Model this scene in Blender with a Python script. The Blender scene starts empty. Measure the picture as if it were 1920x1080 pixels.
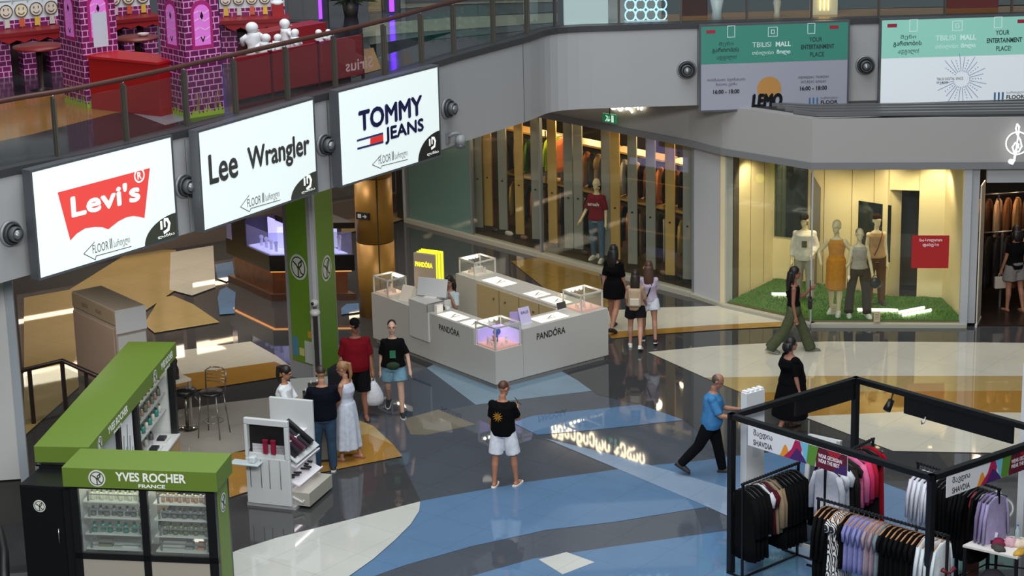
import bpy, bmesh, math, random
from mathutils import Vector, Matrix, Euler
random.seed(7)
C = bpy.context.scene.collection
SC = bpy.context.scene
PI = math.pi
R = math.radians

# ------------------------------------------------------------------ camera, light, exposure
cam = bpy.data.cameras.new('camera'); camo = bpy.data.objects.new('camera', cam); C.objects.link(camo)
cam.sensor_width = 36; cam.lens = 4100 / 1920 * 36; cam.clip_end = 300
_p, _r = R(15.8), R(-1.3)
_fw = Vector((0, math.cos(_p), -math.sin(_p))); _rt = Vector((1, 0, 0)); _up = _rt.cross(_fw)
_rt2 = _rt * math.cos(_r) + _up * math.sin(_r); _up2 = _up * math.cos(_r) - _rt * math.sin(_r)
camo.matrix_world = Matrix(((_rt2.x, _up2.x, -_fw.x, 0), (_rt2.y, _up2.y, -_fw.y, 0), (_rt2.z, _up2.z, -_fw.z, 12.2), (0, 0, 0, 1)))
SC.camera = camo
SC.view_settings.view_transform = 'Standard'; SC.view_settings.look = 'None'
SC.view_settings.exposure = 0.0; SC.view_settings.gamma = 1.0
w = bpy.data.worlds.new('hall_light'); SC.world = w; w.use_nodes = True
w.node_tree.nodes['Background'].inputs[0].default_value = (0.80, 0.90, 1.0, 1); w.node_tree.nodes['Background'].inputs[1].default_value = 0.16
def lamp(name, kind, loc, energy, color=(1, 1, 1), size=1.0, size_y=None, rot=(0, 0, 0), spot=None):
    l = bpy.data.lights.new(name, kind); l.energy = energy; l.color = color
    if kind == 'AREA':
        l.size = size
        if size_y: l.shape = 'RECTANGLE'; l.size_y = size_y
    elif kind == 'SPOT': l.shadow_soft_size = size; l.spot_size = spot or R(60); l.spot_blend = .6
    else: l.shadow_soft_size = size
    o = bpy.data.objects.new(name, l); C.objects.link(o); o.location = loc; o.rotation_euler = rot
    return o
# unseen glass roof of the atrium as broad fill; added frontal lamp over the viewer
lamp('unseen_skylight_fill', 'AREA', (0, 27, 24), 5200, (.90, .96, 1.0), 16, 22)
lamp('frontal_fill', 'AREA', (0, 10, 15), 3600, (.97, .98, 1.0), 14, 3, (R(52), 0, 0))

# ------------------------------------------------------------------ helpers
def lin(h):
    h = h.lstrip('#'); v = [int(h[i:i+2], 16) / 255 for i in (0, 2, 4)]
    return tuple(x / 12.92 if x <= .04045 else ((x + .055) / 1.055) ** 2.4 for x in v) + (1,)
_M = {}
def mat(h, rough=.55, metal=0, emit=0, noise=0, nscale=8, spec=.5, alpha=1, trans=0, bump=0, coat=0):
    k = (h, rough, metal, emit, noise, nscale, spec, alpha, trans, bump, coat)
    if k in _M: return _M[k]
    m = bpy.data.materials.new('m_' + h.strip('#')); m.use_nodes = True
    nt = m.node_tree; b = nt.nodes['Principled BSDF']; c = lin(h)
    b.inputs['Base Color'].default_value = c; b.inputs['Roughness'].default_value = rough
    b.inputs['Metallic'].default_value = metal; b.inputs['Specular IOR Level'].default_value = spec
    b.inputs['Alpha'].default_value = alpha; b.inputs['Transmission Weight'].default_value = trans
    if coat: b.inputs['Coat Weight'].default_value = coat; b.inputs['Coat Roughness'].default_value = .05
    if emit: b.inputs['Emission Color'].default_value = c; b.inputs['Emission Strength'].default_value = emit
    tc = n = None
    if noise or bump:
        tc = nt.nodes.new('ShaderNodeTexCoord'); n = nt.nodes.new('ShaderNodeTexNoise')
        n.inputs['Scale'].default_value = nscale; n.inputs['Detail'].default_value = 5
        nt.links.new(tc.outputs['Object'], n.inputs['Vector'])
    if noise:
        mr = nt.nodes.new('ShaderNodeMapRange'); mr.inputs[1].default_value = .3; mr.inputs[2].default_value = .7
        mr.inputs[3].default_value = 1 - noise; mr.inputs[4].default_value = 1 + noise
        mx = nt.nodes.new('ShaderNodeVectorMath'); mx.operation = 'SCALE'; mx.inputs[0].default_value = c[:3]
        nt.links.new(n.outputs['Fac'], mr.inputs[0]); nt.links.new(mr.outputs[0], mx.inputs['Scale'])
        nt.links.new(mx.outputs[0], b.inputs['Base Color'])
    if bump:
        bp = nt.nodes.new('ShaderNodeBump'); bp.inputs['Strength'].default_value = bump; bp.inputs['Distance'].default_value = .02
        nt.links.new(n.outputs['Fac'], bp.inputs['Height']); nt.links.new(bp.outputs[0], b.inputs['Normal'])
    _M[k] = m; return m
def glass(h='#e8f4f0', alpha=.12, rough=.02):
    k = ('glass', h, alpha, rough)
    if k in _M: return _M[k]
    m = bpy.data.materials.new('pane_' + h.strip('#')); m.use_nodes = True; nt = m.node_tree
    nt.nodes.remove(nt.nodes['Principled BSDF']); out = nt.nodes['Material Output']
    t = nt.nodes.new('ShaderNodeBsdfTransparent'); g = nt.nodes.new('ShaderNodeBsdfGlossy'); d = nt.nodes.new('ShaderNodeBsdfDiffuse')
    g.inputs['Roughness'].default_value = rough; d.inputs['Color'].default_value = lin(h); t.inputs['Color'].default_value = (.94, .97, .95, 1)
    a = nt.nodes.new('ShaderNodeMixShader'); a.inputs[0].default_value = alpha
    nt.links.new(t.outputs[0], a.inputs[1]); nt.links.new(d.outputs[0], a.inputs[2])
    f = nt.nodes.new('ShaderNodeFresnel'); f.inputs['IOR'].default_value = 1.45
    ge = nt.nodes.new('ShaderNodeNewGeometry'); mr = nt.nodes.new('ShaderNodeMapRange'); mr.inputs[3].default_value = 1.45; mr.inputs[4].default_value = 1 / 1.45
    nt.links.new(ge.outputs['Backfacing'], mr.inputs[0]); nt.links.new(mr.outputs[0], f.inputs['IOR'])
    s = nt.nodes.new('ShaderNodeMixShader'); nt.links.new(f.outputs[0], s.inputs[0])
    nt.links.new(a.outputs[0], s.inputs[1]); nt.links.new(g.outputs[0], s.inputs[2]); nt.links.new(s.outputs[0], out.inputs[0])
    _M[k] = m; return m

class MB:
    """collects shapes, then links them as ONE mesh object"""
    def __init__(s): s.v = []; s.f = []; s.m = []; s.sm = []; s.cur = 0
    def add(s, vs, fs, sm=False):
        o = len(s.v); s.v += [tuple(p) for p in vs]; s.f += [tuple(i + o for i in q) for q in fs]
        s.m += [s.cur] * len(fs); s.sm += [sm] * len(fs); return s
    def mi(s, i): s.cur = i; return s
    def box(s, x0, x1, y0, y1, z0, z1, M=None):
        vs = [Vector(p) for p in ((x0,y0,z0),(x1,y0,z0),(x1,y1,z0),(x0,y1,z0),(x0,y0,z1),(x1,y0,z1),(x1,y1,z1),(x0,y1,z1))]
        if M: vs = [M @ p for p in vs]
        return s.add(vs, [(0,3,2,1),(4,5,6,7),(0,1,5,4),(1,2,6,5),(2,3,7,6),(3,0,4,7)])
    def prism(s, poly, z0, z1, M=None):
        n = len(poly)
        if sum(poly[i][0] * poly[(i+1) % n][1] - poly[(i+1) % n][0] * poly[i][1] for i in range(n)) < 0: poly = poly[::-1]
        vs = [Vector((p[0], p[1], z0)) for p in poly] + [Vector((p[0], p[1], z1)) for p in poly]
        if M: vs = [M @ p for p in vs]
        return s.add(vs, [tuple(range(n))[::-1], tuple(range(n, 2*n))] + [(i, (i+1) % n, n + (i+1) % n, n + i) for i in range(n)])
    def loft(s, rings, cap=True, sm=True):
        n = len(rings[0]); vs = [p for r in rings for p in r]; fs = []
        for k in range(len(rings) - 1):
            for i in range(n): fs.append((k*n+i, k*n+(i+1) % n, (k+1)*n+(i+1) % n, (k+1)*n+i))
        if cap: fs += [tuple(range(n))[::-1], tuple(range((len(rings)-1)*n, len(rings)*n))]
        return s.add(vs, fs, sm)
    def tube(s, pts, r, n=8, sm=True, cap=True, sq=1.0):
        pts = [Vector(p) for p in pts]; rs = r if isinstance(r, (list, tuple)) else [r] * len(pts); rings = []; pu = None
        for i, p in enumerate(pts):
            d = (pts[min(i+1, len(pts)-1)] - pts[max(i-1, 0)]).normalized()
            u = d.orthogonal().normalized() if pu is None else (pu - d * pu.dot(d)).normalized()
            pu = u; v = d.cross(u)
            rings.append([p + (u * math.cos(2*PI*k/n) + v * math.sin(2*PI*k/n) * sq) * rs[i] for k in range(n)])
        return s.loft(rings, cap, sm)
    def cyl(s, x, y, z0, z1, r0, r1=None, n=20, sm=True):
        return s.tube([(x, y, z0), (x, y, z1)], [r0, r0 if r1 is None else r1], n, sm)
    def lathe(s, prof, n=20, M=None, sm=True):
        rings = [[Vector((r * math.cos(2*PI*k/n), r * math.sin(2*PI*k/n), z)) for k in range(n)] for r, z in prof]
        if M: rings = [[M @ p for p in q] for q in rings]
        return s.loft(rings, True, sm)
    def ball(s, c, rx, ry=None, rz=None, n=12, m=8, M=None):
        ry = ry or rx; rz = rz or rx; rings = []
        for j in range(m + 1):
            t = PI * (j + .02) / (m + .04); rr = math.sin(t); z = -math.cos(t)
            q = [Vector((rx*rr*math.cos(2*PI*k/n), ry*rr*math.sin(2*PI*k/n), rz*z)) for k in range(n)]
            rings.append([(M @ p if M else p) + Vector(c) for p in q])
        return s.loft(rings, True, True)
    def me(s, name, mats):
        me = bpy.data.meshes.new(name); me.from_pydata(s.v, [], s.f)
        me.polygons.foreach_set('material_index', s.m); me.polygons.foreach_set('use_smooth', s.sm)
        for m in (mats if isinstance(mats, (list, tuple)) else [mats]): me.materials.append(m)
        me.update(); return me
    def build(s, name, mats, parent=None, loc=None, rotz=0, bev=0, label=None):
        o = bpy.data.objects.new(name, s.me(name, mats)); C.objects.link(o)
        if loc: o.location = loc
        if rotz: o.rotation_euler = (0, 0, rotz)
        if parent: o.parent = parent
        if bev:
            b = o.modifiers.new('bevel', 'BEVEL'); b.width = bev; b.segments = 2; b.limit_method = 'ANGLE'
        if label: o['label'] = label
        return o
def tag(o, label, cat, group=None, kind=None):
    o['label'] = label; o['category'] = cat
    if group: o['group'] = group
    if kind: o['kind'] = kind
    return o
def thing(name, label, cat, loc=(0, 0, 0), rotz=0, group=None):
    o = bpy.data.objects.new(name, None); C.objects.link(o); o.empty_display_size = .2
    o.location = loc if len(loc) == 3 else (loc[0], loc[1], 0); o.rotation_euler = (0, 0, rotz)
    return tag(o, label, cat, group)
def struct(o): o['kind'] = 'structure'; return o
def dup(r, loc, rotz=None, label=None, group=None):
    n = r.copy(); C.objects.link(n); n.location = loc
    if rotz is not None: n.rotation_euler = (0, 0, rotz)
    if label: n['label'] = label
    if group: n['group'] = group
    for ch in list(r.children):
        c = ch.copy(); C.objects.link(c); c.parent = n
        for g in list(ch.children):
            d = g.copy(); C.objects.link(d); d.parent = c
    return n
def frame_of(a, b):
    """plan frame: origin a, x axis towards b; returns (loc, rotz, length)"""
    d = Vector((b[0]-a[0], b[1]-a[1])); return (a[0], a[1], 0), math.atan2(d.y, d.x), d.length
# upright panel frame: x along the panel, y out of it (towards the viewer side = -y local of the thing), z up
def upright(x=0, y=0, z=0): return Matrix.Translation((x, y, z)) @ Matrix.Rotation(PI/2, 4, 'X')
_T = {}
def text_mb(body, w=None, h=None, depth=.004, bold=0, shear=0, space=1, align='LEFT'):
    """flat lettering lying in local x / z, facing -y; scaled to width w and height h; returns MB"""
    cu = bpy.data.curves.new('t', 'FONT'); cu.body = body; cu.size = 1; cu.extrude = 0; cu.offset = bold; cu.shear = shear; cu.space_character = space
    cu.resolution_u = 3; cu.align_x = align if '\n' in body else 'LEFT'; cu.space_line = .95
    o = bpy.data.objects.new('t', cu); C.objects.link(o)
    me = bpy.data.meshes.new_from_object(o.evaluated_get(bpy.context.evaluated_depsgraph_get()))
    vs = [v.co.copy() for v in me.vertices]; fs = [tuple(p.vertices) for p in me.polygons]
    bpy.data.objects.remove(o); bpy.data.curves.remove(cu); bpy.data.meshes.remove(me)
    mb = MB()
    if not vs: return mb
    x0, x1 = min(v.x for v in vs), max(v.x for v in vs); y0, y1 = min(v.y for v in vs), max(v.y for v in vs)
    sx = w / max(x1-x0, 1e-6) if w else None; sy = h / max(y1-y0, 1e-6) if h else None
    sx = sx or sy; sy = sy or sx
    n = len(vs); P = [Vector(((v.x-x0)*sx, -depth, (v.y-y0)*sy)) for v in vs]
    mb.add(P, fs)
    return mb
def letter(parent, body, x, z, y, mt, w=None, h=None, name='lettering', bold=0, shear=0, mirror=False, depth=.004, rise=0, align='CENTER', fat=0):
    """lettering on an upright face of parent: x, z lower left corner, y the face"""
    t = text_mb(body, w, h, depth, bold, shear, align=align)
    if fat:
        v0, f0 = list(t.v), list(t.f)
        for dx, dz in ((fat, 0), (-fat, 0), (0, fat), (0, -fat), (fat*.7, fat*.7), (-fat*.7, -fat*.7)): t.add([(p[0]+dx, p[1]-.0003, p[2]+dz) for p in v0], f0)
    if rise: t.v = [(p[0], p[1], p[2] + p[0]*rise) for p in t.v]
    if mirror:
        mx = max(p[0] for p in t.v); t.v = [(mx - p[0], p[1], p[2]) for p in t.v]; t.f = [q[::-1] for q in t.f]
    t.v = [(p[0] + x, p[1] + y, p[2] + z) for p in t.v]
    return t.build(name, mt, parent)
def flat(pts, y, M=None):
    """flat upright polygon (x, z) on plane y facing -y"""
    m = MB(); n = len(pts)
    a = sum(pts[i][0]*pts[(i+1) % n][1] - pts[(i+1) % n][0]*pts[i][1] for i in range(n))
    if a < 0: pts = pts[::-1]
    m.add([(p[0], y, p[1]) for p in pts], [tuple(range(n))]); return m
def stroke(m, pts, wd, y):
    """thin upright line strip of width wd through (x, z) points"""
    for a, b in zip(pts, pts[1:]):
        d = Vector((b[0]-a[0], b[1]-a[1])); L = d.length or 1; n = Vector((-d.y, d.x)) / L * wd / 2; e = d / L * wd * .3
        q = [(a[0]-e.x+n.x, a[1]-e.y+n.y), (a[0]-e.x-n.x, a[1]-e.y-n.y), (b[0]+e.x-n.x, b[1]+e.y-n.y), (b[0]+e.x+n.x, b[1]+e.y+n.y)]
        m.add([(p[0], y, p[1]) for p in q], [(0, 1, 2, 3)])
    return m
def arc(cx, cz, r, a0, a1, n=16, rz=None):
    rz = rz or r
    return [(cx + r*math.cos(R(a0 + (a1-a0)*i/n)), cz + rz*math.sin(R(a0 + (a1-a0)*i/n))) for i in range(n+1)]
def ring(m, cx, cz, r, wd, y, n=28, rz=None): return stroke(m, arc(cx, cz, r, 0, 360, n, rz), wd, y)
def disc(cx, cz, r, y, rz=None, n=28): return flat(arc(cx, cz, r, 0, 360, n, rz)[:-1], y)

# ------------------------------------------------------------------ the floor with its stone inlays
ZT, ZB = 5.6, 4.05
def floor_mat(h, rough=.03, noise=.05):
    k = ('fl', h, rough)
    if k in _M: return _M[k]
    m = mat(h, rough, noise=noise, nscale=1.3, spec=.55).copy(); nt = m.node_tree; b = nt.nodes['Principled BSDF']
    tc = nt.nodes.new('ShaderNodeTexCoord'); mp = nt.nodes.new('ShaderNodeMapping'); mp.inputs['Rotation'].default_value = (0, 0, R(38))
    br = nt.nodes.new('ShaderNodeTexBrick'); br.inputs['Scale'].default_value = 1; br.offset = 0
    br.inputs['Brick Width'].default_value = .9; br.inputs['Row Height'].default_value = .9; br.inputs['Mortar Size'].default_value = .004
    br.inputs['Color1'].default_value = br.inputs['Color2'].default_value = (1, 1, 1, 1); br.inputs['Mortar'].default_value = (.72, .72, .72, 1)
    nt.links.new(tc.outputs['Object'], mp.inputs[0]); nt.links.new(mp.outputs[0], br.inputs['Vector'])
    lk = b.inputs['Base Color'].links[0]; src = lk.from_socket
    mx = nt.nodes.new('ShaderNodeMix'); mx.data_type = 'RGBA'; mx.blend_type = 'MULTIPLY'; mx.inputs[0].default_value = 1
    nt.links.new(src, mx.inputs[6]); nt.links.new(br.outputs['Color'], mx.inputs[7]); nt.links.new(mx.outputs[2], b.inputs['Base Color'])
    _M[k] = m; return m
FC = dict(char='#3f3f40', slate='#4a4f57', navy='#37414f', blue='#597797', sky='#8496ab', pale='#758a98', cream='#c6c0ae', white='#bdbdb6', tan='#a8905f', ochre='#9c7335', olive='#736c5e', grey='#96928a', gold='#806835')
FK = list(FC); FM = [floor_mat(FC[k]) for k in FK]
m = MB(); m.cur = FK.index('char')
m.add([(-26, 14, 0), (26, 14, 0), (26, 75, 0), (-26, 75, 0)], [(0, 1, 2, 3)])
INLAY = [
 ('slate', [(-1.457, 31.219), (-1.761, 32.672), (-1.827, 33.238), (-2.688, 35.041), (-2.484, 36.589), (-1.975, 37.927), (0.837, 37.720), (1.427, 36.398), (1.782, 39.281), (3.109, 36.044), (3.590, 33.561), (4.112, 29.645), (3.632, 26.033), (-2.375, 28.456)]),
 ('navy', [(-2.473, 36.383), (-2.091, 37.252), (-1.585, 37.898), (-0.672, 35.794), (-1.506, 35.373), (-1.863, 35.176), (-2.521, 35.583)]),
 ('pale', [(-1.585, 37.898), (-0.671, 35.765), (1.427, 36.398), (0.832, 37.563), (-0.627, 39.466)]),
 ('olive', [(-1.886, 35.096), (-1.310, 35.555), (-0.661, 34.740), (-1.471, 34.262), (-1.739, 34.306)]),
 ('char', [(1.746, 40.685), (2.485, 38.527), (3.395, 36.945), (4.863, 34.686), (6.051, 32.969), (6.592, 32.015), (6.155, 31.012), (5.527, 31.617), (4.404, 33.128), (3.418, 32.895), (2.833, 34.717), (2.152, 35.567), (1.445, 36.163), (0.837, 37.720)]),
 ('blue', [(-2.375, 28.456), (-1.459, 31.263), (-1.217, 31.382), (0.122, 31.960), (1.628, 32.453), (2.897, 30.774), (1.439, 30.241), (0.429, 29.989), (-0.679, 29.424), (-1.602, 28.792), (-2.107, 28.348)]),
 ('blue', [(3.776, 30.079), (3.103, 29.808), (1.391, 29.302), (0.216, 28.918), (-0.688, 28.323), (-1.977, 27.347), (0.150, 24.673), (4.730, 24.442), (5.650, 29.553)]),
 ('blue', [(-0.051, 34.806), (0.313, 35.109), (2.152, 35.567), (2.833, 34.717), (1.455, 34.355), (0.359, 34.139)]),
 ('blue', [(2.152, 32.588), (2.822, 32.714), (3.418, 32.895), (4.404, 33.128), (5.546, 31.731), (6.075, 31.017), (6.415, 29.508), (5.853, 26.745), (4.319, 25.997), (3.530, 29.989), (3.261, 31.193)]),
 ('sky', [(0.496, 33.947), (1.320, 33.306), (2.135, 32.589), (3.291, 31.484), (4.013, 30.705), (4.996, 28.412), (4.321, 27.891), (3.714, 29.567), (3.170, 30.306), (2.835, 30.800), (1.627, 32.429)]),
 ('white', [(0.291, 28.875), (0.694, 29.125), (1.082, 28.733), (0.617, 28.324)]),
 ('cream', [(2.485, 38.527), (3.644, 38.803), (4.768, 38.917), (5.943, 38.928), (7.702, 38.760), (10.688, 38.432), (10.177, 36.482), (5.079, 36.914), (3.395, 36.945)]),
 ('tan', [(3.395, 36.945), (5.079, 36.914), (10.193, 36.541), (9.972, 35.700), (3.986, 36.011)]),
 ('ochre', [(3.946, 36.072), (4.961, 36.029), (9.987, 35.757), (9.648, 34.464), (6.591, 34.785), (4.863, 34.686)]),
 ('cream', [(4.835, 34.742), (6.605, 34.866), (9.676, 34.571), (9.164, 32.617), (7.974, 32.744), (6.051, 32.969)]),
 ('cream', [(1.451, 41.074), (1.815, 41.266), (2.728, 41.417), (3.571, 41.423), (4.206, 41.447), (5.266, 40.334), (5.058, 40.066), (3.764, 40.097), (2.730, 39.931), (1.776, 39.796), (1.499, 39.714)]),
 ('ochre', [(1.778, 39.831), (2.733, 39.966), (3.767, 40.132), (5.257, 40.264), (5.227, 39.947), (3.993, 39.833), (2.811, 39.647), (1.859, 39.411)]),
 ('gold', [(-0.010, 45.169), (0.658, 45.463), (1.822, 44.279), (1.868, 42.171), (0.726, 42.814), (0.286, 44.199)]),
 ('gold', [(1.067, 42.237), (1.626, 42.779), (2.009, 41.777), (1.772, 41.233), (1.242, 41.090)]),
 # towards the lower left
 ('tan', [(-3.595, 34.248), (-2.692, 35.096), (-2.383, 34.749), (-1.978, 33.727), (-3.182, 33.502)]),
 ('ochre', [(-4.648, 31.349), (-4.205, 31.772), (-3.190, 32.524), (-1.827, 33.238), (-1.998, 33.779), (-2.450, 34.354), (-3.212, 33.885), (-4.581, 33.594), (-5.010, 32.881)]),
 ('white', [(-4.500, 28.959), (-4.027, 29.480), (-3.526, 29.895), (-2.473, 30.563), (-1.473, 31.220), (-1.476, 30.825), (-1.585, 30.298), (-1.795, 29.691), (-2.069, 29.012), (-2.373, 28.419), (-2.994, 27.403), (-4.090, 25.800), (-5.094, 26.497)]),
 ('grey', [(-5.872, 32.937), (-5.806, 35.812), (-5.061, 36.130), (-3.932, 36.486), (-3.372, 35.926), (-3.595, 34.248), (-4.581, 33.594), (-5.010, 32.881)]),
 ('ochre', [(-6.389, 37.564), (-6.088, 37.821), (-5.110, 38.159), (-4.404, 38.426), (-3.930, 38.071), (-4.080, 37.581), (-4.994, 37.158), (-5.937, 36.747), (-6.240, 36.562)]),
 ('cream', [(-6.701, 38.989), (-6.336, 39.226), (-4.988, 39.732), (-4.386, 38.749), (-3.902, 37.755), (-4.404, 38.426), (-6.079, 37.758), (-6.486, 37.571)]),
 ('tan', [(-7.218, 41.031), (-7.185, 42.913), (-6.932, 43.050), (-6.439, 42.386), (-5.739, 41.059), (-6.439, 40.683), (-6.919, 40.436)]),
 ('tan', [(-10.009, 43.145), (-9.179, 43.676), (-8.360, 46.846), (-7.404, 46.761), (-6.940, 43.490), (-7.489, 41.417), (-7.584, 38.341), (-8.228, 34.611)]),
 ('cream', [(-7.074, 43.501), (-7.490, 46.540), (-6.616, 47.062), (-6.141, 43.626), (-6.546, 43.018)]),
 ('blue', [(-6.375, 45.415), (-6.024, 45.648), (-5.836, 44.426), (-5.956, 44.020), (-6.179, 44.287)]),
 ('blue', [(-5.997, 42.816), (-6.022, 43.374), (-5.907, 43.606), (-5.671, 43.184), (-5.512, 41.630), (-5.802, 41.579)]),
 ('blue', [(-3.410, 41.836), (-3.323, 42.133), (-3.005, 42.184), (-2.865, 41.605), (-3.379, 41.385)]),
 ('tan', [(-3.965, 49.882), (-3.253, 50.610), (-2.456, 49.739), (-2.431, 49.118), (-3.126, 48.281), (-3.825, 47.856)]),
]
for k, (c_, pl) in enumerate(INLAY):
    m.cur = FK.index(c_); n = len(pl); z = .0008 * (k + 1)
    if sum(pl[i][0]*pl[(i+1) % n][1] - pl[(i+1) % n][0]*pl[i][1] for i in range(n)) < 0: pl = pl[::-1]
    m.add([(p[0], p[1], z) for p in pl], [tuple(range(n))])
struct(m.build('floor', FM))

# ------------------------------------------------------------------ gallery edge: curved fascia, slab, soffit
def catmull(P, k=8):
    out = []
    for i in range(len(P) - 1):
        p0, p1, p2, p3 = P[max(i-1, 0)], P[i], P[i+1], P[min(i+2, len(P)-1)]
        for j in range(k):
            t = j / k
            out.append(tuple(.5*((2*b) + (c-a)*t + (2*a-5*b+4*c-d)*t*t + (3*b-a-3*c+d)*t**3) for a, b, c, d in zip(p0, p1, p2, p3)))
    return out + [P[-1]]
EDGE = catmull([(-10.4, 24.6), (-8.9, 27.1)] + [(-7.093, 29.782), (-6.086, 30.784), (-5.047, 32.088), (-3.115, 34.809), (-2.070, 36.296), (-0.944, 38.290), (0.301, 40.140), (0.969, 41.161), (2.343, 41.348), (3.668, 41.415)] + [(7.0, 41.5), (10.2, 41.6), (16, 41.8)], 6)
def offs(P, d):
    o = []
    for i, p in enumerate(P):
        a, b = P[max(i-1, 0)], P[min(i+1, len(P)-1)]; t = Vector((b[0]-a[0], b[1]-a[1])).normalized()
        o.append((p[0] - t.y*d, p[1] + t.x*d))      # +d = towards the slab
    return o
M_fas = mat('#a3a3a4', .5, noise=.02, nscale=.6); M_dark = mat('#3a3a3c', .45); M_seam = mat('#5c5c5e', .6)
def strip(m, outer, inner, z0, z1):
    n = len(outer)
    vs = [(p[0], p[1], z0) for p in outer] + [(p[0], p[1], z1) for p in outer] + [(p[0], p[1], z0) for p in inner] + [(p[0], p[1], z1) for p in inner]
    fs = []
    for i in range(n-1):
        fs += [(i, i+1, n+i+1, n+i), (n+i, n+i+1, 3*n+i+1, 3*n+i), (2*n+i+1, 2*n+i, 3*n+i, 3*n+i+1), (i+1, i, 2*n+i, 2*n+i+1)]
    fs += [(0, n, 3*n, 2*n), (n-1, 3*n-1, 4*n-1, 2*n-1)]
    m.add(vs, fs)
m = MB(); strip(m, EDGE, offs(EDGE, .22), ZB, ZT - .06); struct(m.build('wall_fascia', M_fas))
m = MB()
for px in [(0.301, 40.140), (-4.861, 32.184), (-2.941, 35.017), (3.648, 41.418)]:
    i = min(range(len(EDGE)), key=lambda q: (EDGE[q][0]-px[0])**2 + (EDGE[q][1]-px[1])**2)
    a, b = EDGE[max(i-1, 0)], EDGE[min(i+1, len(EDGE)-1)]; t = Vector((b[0]-a[0], b[1]-a[1])).normalized(); nn = Vector((t.y, -t.x))
    q = [Vector(px) + nn*.004 + t*s for s in (-.008, .008)]
    m.add([(q[0].x, q[0].y, ZB), (q[1].x, q[1].y, ZB), (q[1].x, q[1].y, ZT-.07), (q[0].x, q[0].y, ZT-.07)], [(0, 1, 2, 3)])
struct(m.build('trim_seams', M_seam))
m = MB(); strip(m, offs(EDGE, -.03), offs(EDGE, .24), ZT - .06, ZT + .05); struct(m.build('trim_edge', M_dark))
back = offs(EDGE, .2)
m = MB(); m.prism([(p[0], p[1]) for p in back] + [(16, 75), (-30, 75), (-30, 24.6)], ZT - .12, ZT)
m.cur = 1
UP = [
 (1, [(-7.946, 31.530), (-7.192, 32.443), (-6.203, 33.977), (-5.694, 34.222), (-5.914, 35.377), (-6.840, 36.944), (-8.708, 34.797)]),
 (2, [(-5.896, 33.899), (-5.247, 32.905), (-4.485, 34.037), (-5.657, 35.114)]),
 (3, [(-2.700, 40.865), (-1.914, 41.254), (-0.907, 41.557), (0.994, 42.133), (1.024, 43.288), (-0.933, 43.094), (-2.797, 42.485)]),
 (4, [(-2.692, 42.470), (-0.933, 43.094), (1.030, 43.498), (1.056, 44.506), (-0.958, 44.520), (-2.784, 44.073)]),
 (3, [(-2.784, 44.073), (-0.963, 44.817), (1.064, 44.802), (1.134, 47.480), (-3.017, 48.161)]),
 (4, [(-2.369, 38.479), (-2.547, 39.934), (-0.890, 40.611), (0.977, 41.480), (0.991, 42.001), (-0.903, 41.365), (-2.592, 40.726)]),
 (1, [(-2.981, 39.122), (-2.432, 39.624), (-2.170, 37.377), (-2.631, 36.666)]),
 (5, [(1.133, 41.587), (2.969, 41.582), (3.198, 44.770), (1.259, 45.842)]),
 (1, [(2.969, 41.582), (5.621, 41.588), (10.733, 41.630), (11.032, 42.827), (5.798, 42.920), (3.055, 42.776)]),
 (4, [(3.055, 42.776), (5.798, 42.920), (11.067, 42.965), (11.761, 45.739), (3.367, 47.115)]),
]
for k, (ci, pl) in enumerate(UP):
    m.cur = ci; n = len(pl)
    if sum(pl[i][0]*pl[(i+1) % n][1] - pl[(i+1) % n][0]*pl[i][1] for i in range(n)) < 0: pl = pl[::-1]
    m.add([(p[0], p[1], ZT + .001*(k+1)) for p in pl], [tuple(range(n))])
struct(m.build('floor_gallery', [floor_mat('#2c2a2e', .12), floor_mat('#9a6a35', .12), floor_mat('#8d8790', .12), floor_mat('#8b8d77', .12), floor_mat('#3b4547', .12), floor_mat('#b6bbb4', .1)]))
m = MB(); m.prism([(p[0], p[1]) for p in back] + [(16, 75), (-30, 75), (-30, 24.6)], ZB, ZB + .1)
struct(m.build('ceiling', mat('#8f8c88', .8)))

# far walls of the hall and the lit shop windows at its back
m = MB(); A, B = [(-8.825, 46.114), (-5.877, 47.898)]
d = Vector((B[0]-A[0], B[1]-A[1])).normalized(); nn = Vector((-d.y, d.x))
def wpt(s, o=0): return (A[0] + d.x*s + nn.x*o, A[1] + d.y*s + nn.y*o)
def wallbox(m, s0, s1, o0, o1, z0, z1): m.prism([wpt(s0, o0), wpt(s1, o0), wpt(s1, o1), wpt(s0, o1)], z0, z1)
wallbox(m, -9, 7.5, .0, .2, 0, .45); wallbox(m, -9, 7.5, 0, .2, 2.9, 4.05)
for s in (-9, -5.4, -2.3, 1.0, 1.75, 4.6, 7.3): wallbox(m, s, s+.22, 0, .2, .45, 2.9)
wallbox(m, -9, 7.5, 2.2, 2.3, 0, 4.05)
struct(m.build('wall_back', mat('#6f6158', .6)))
m = MB()
for s in (-5.1, -2.0, 1.98, 4.85): wallbox(m, s, s+2.4, .09, .1, .46, 2.89)
struct(m.build('window_1', glass('#dfe6e2', .05)))
for i, (s, z, L) in enumerate(((-4.8, 2.6, 2.0), (-1.8, 2.55, 2.3), (-1.9, 1.3, 2.4), (2.1, 2.6, 2.2), (2.2, 1.2, 2.0), (4.9, 2.6, 2.0))):
    m = MB(); wallbox(m, s, s+L, .9, 1.0, z, z+.07)
    tag(m.build('strip_light', mat('#ffd9b8', emit=9)), 'warm strip light in a back shop window behind the grey booth', 'light', 'strip lights in the shop windows at the back of the hall')
lamp('back_shop_light', 'AREA', (*wpt(0, 1.2), 2.8), 120, (1, .82, .66), 6, 1, (0, 0, math.atan2(d.y, d.x)))
m = MB()
for k, s in enumerate((1.2, 1.9, 2.7, 3.4, 4.3, 5.0)): 
    wallbox(m, s, s+.45, .25, .6, .45, .8 + .1*(k % 2))
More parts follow.
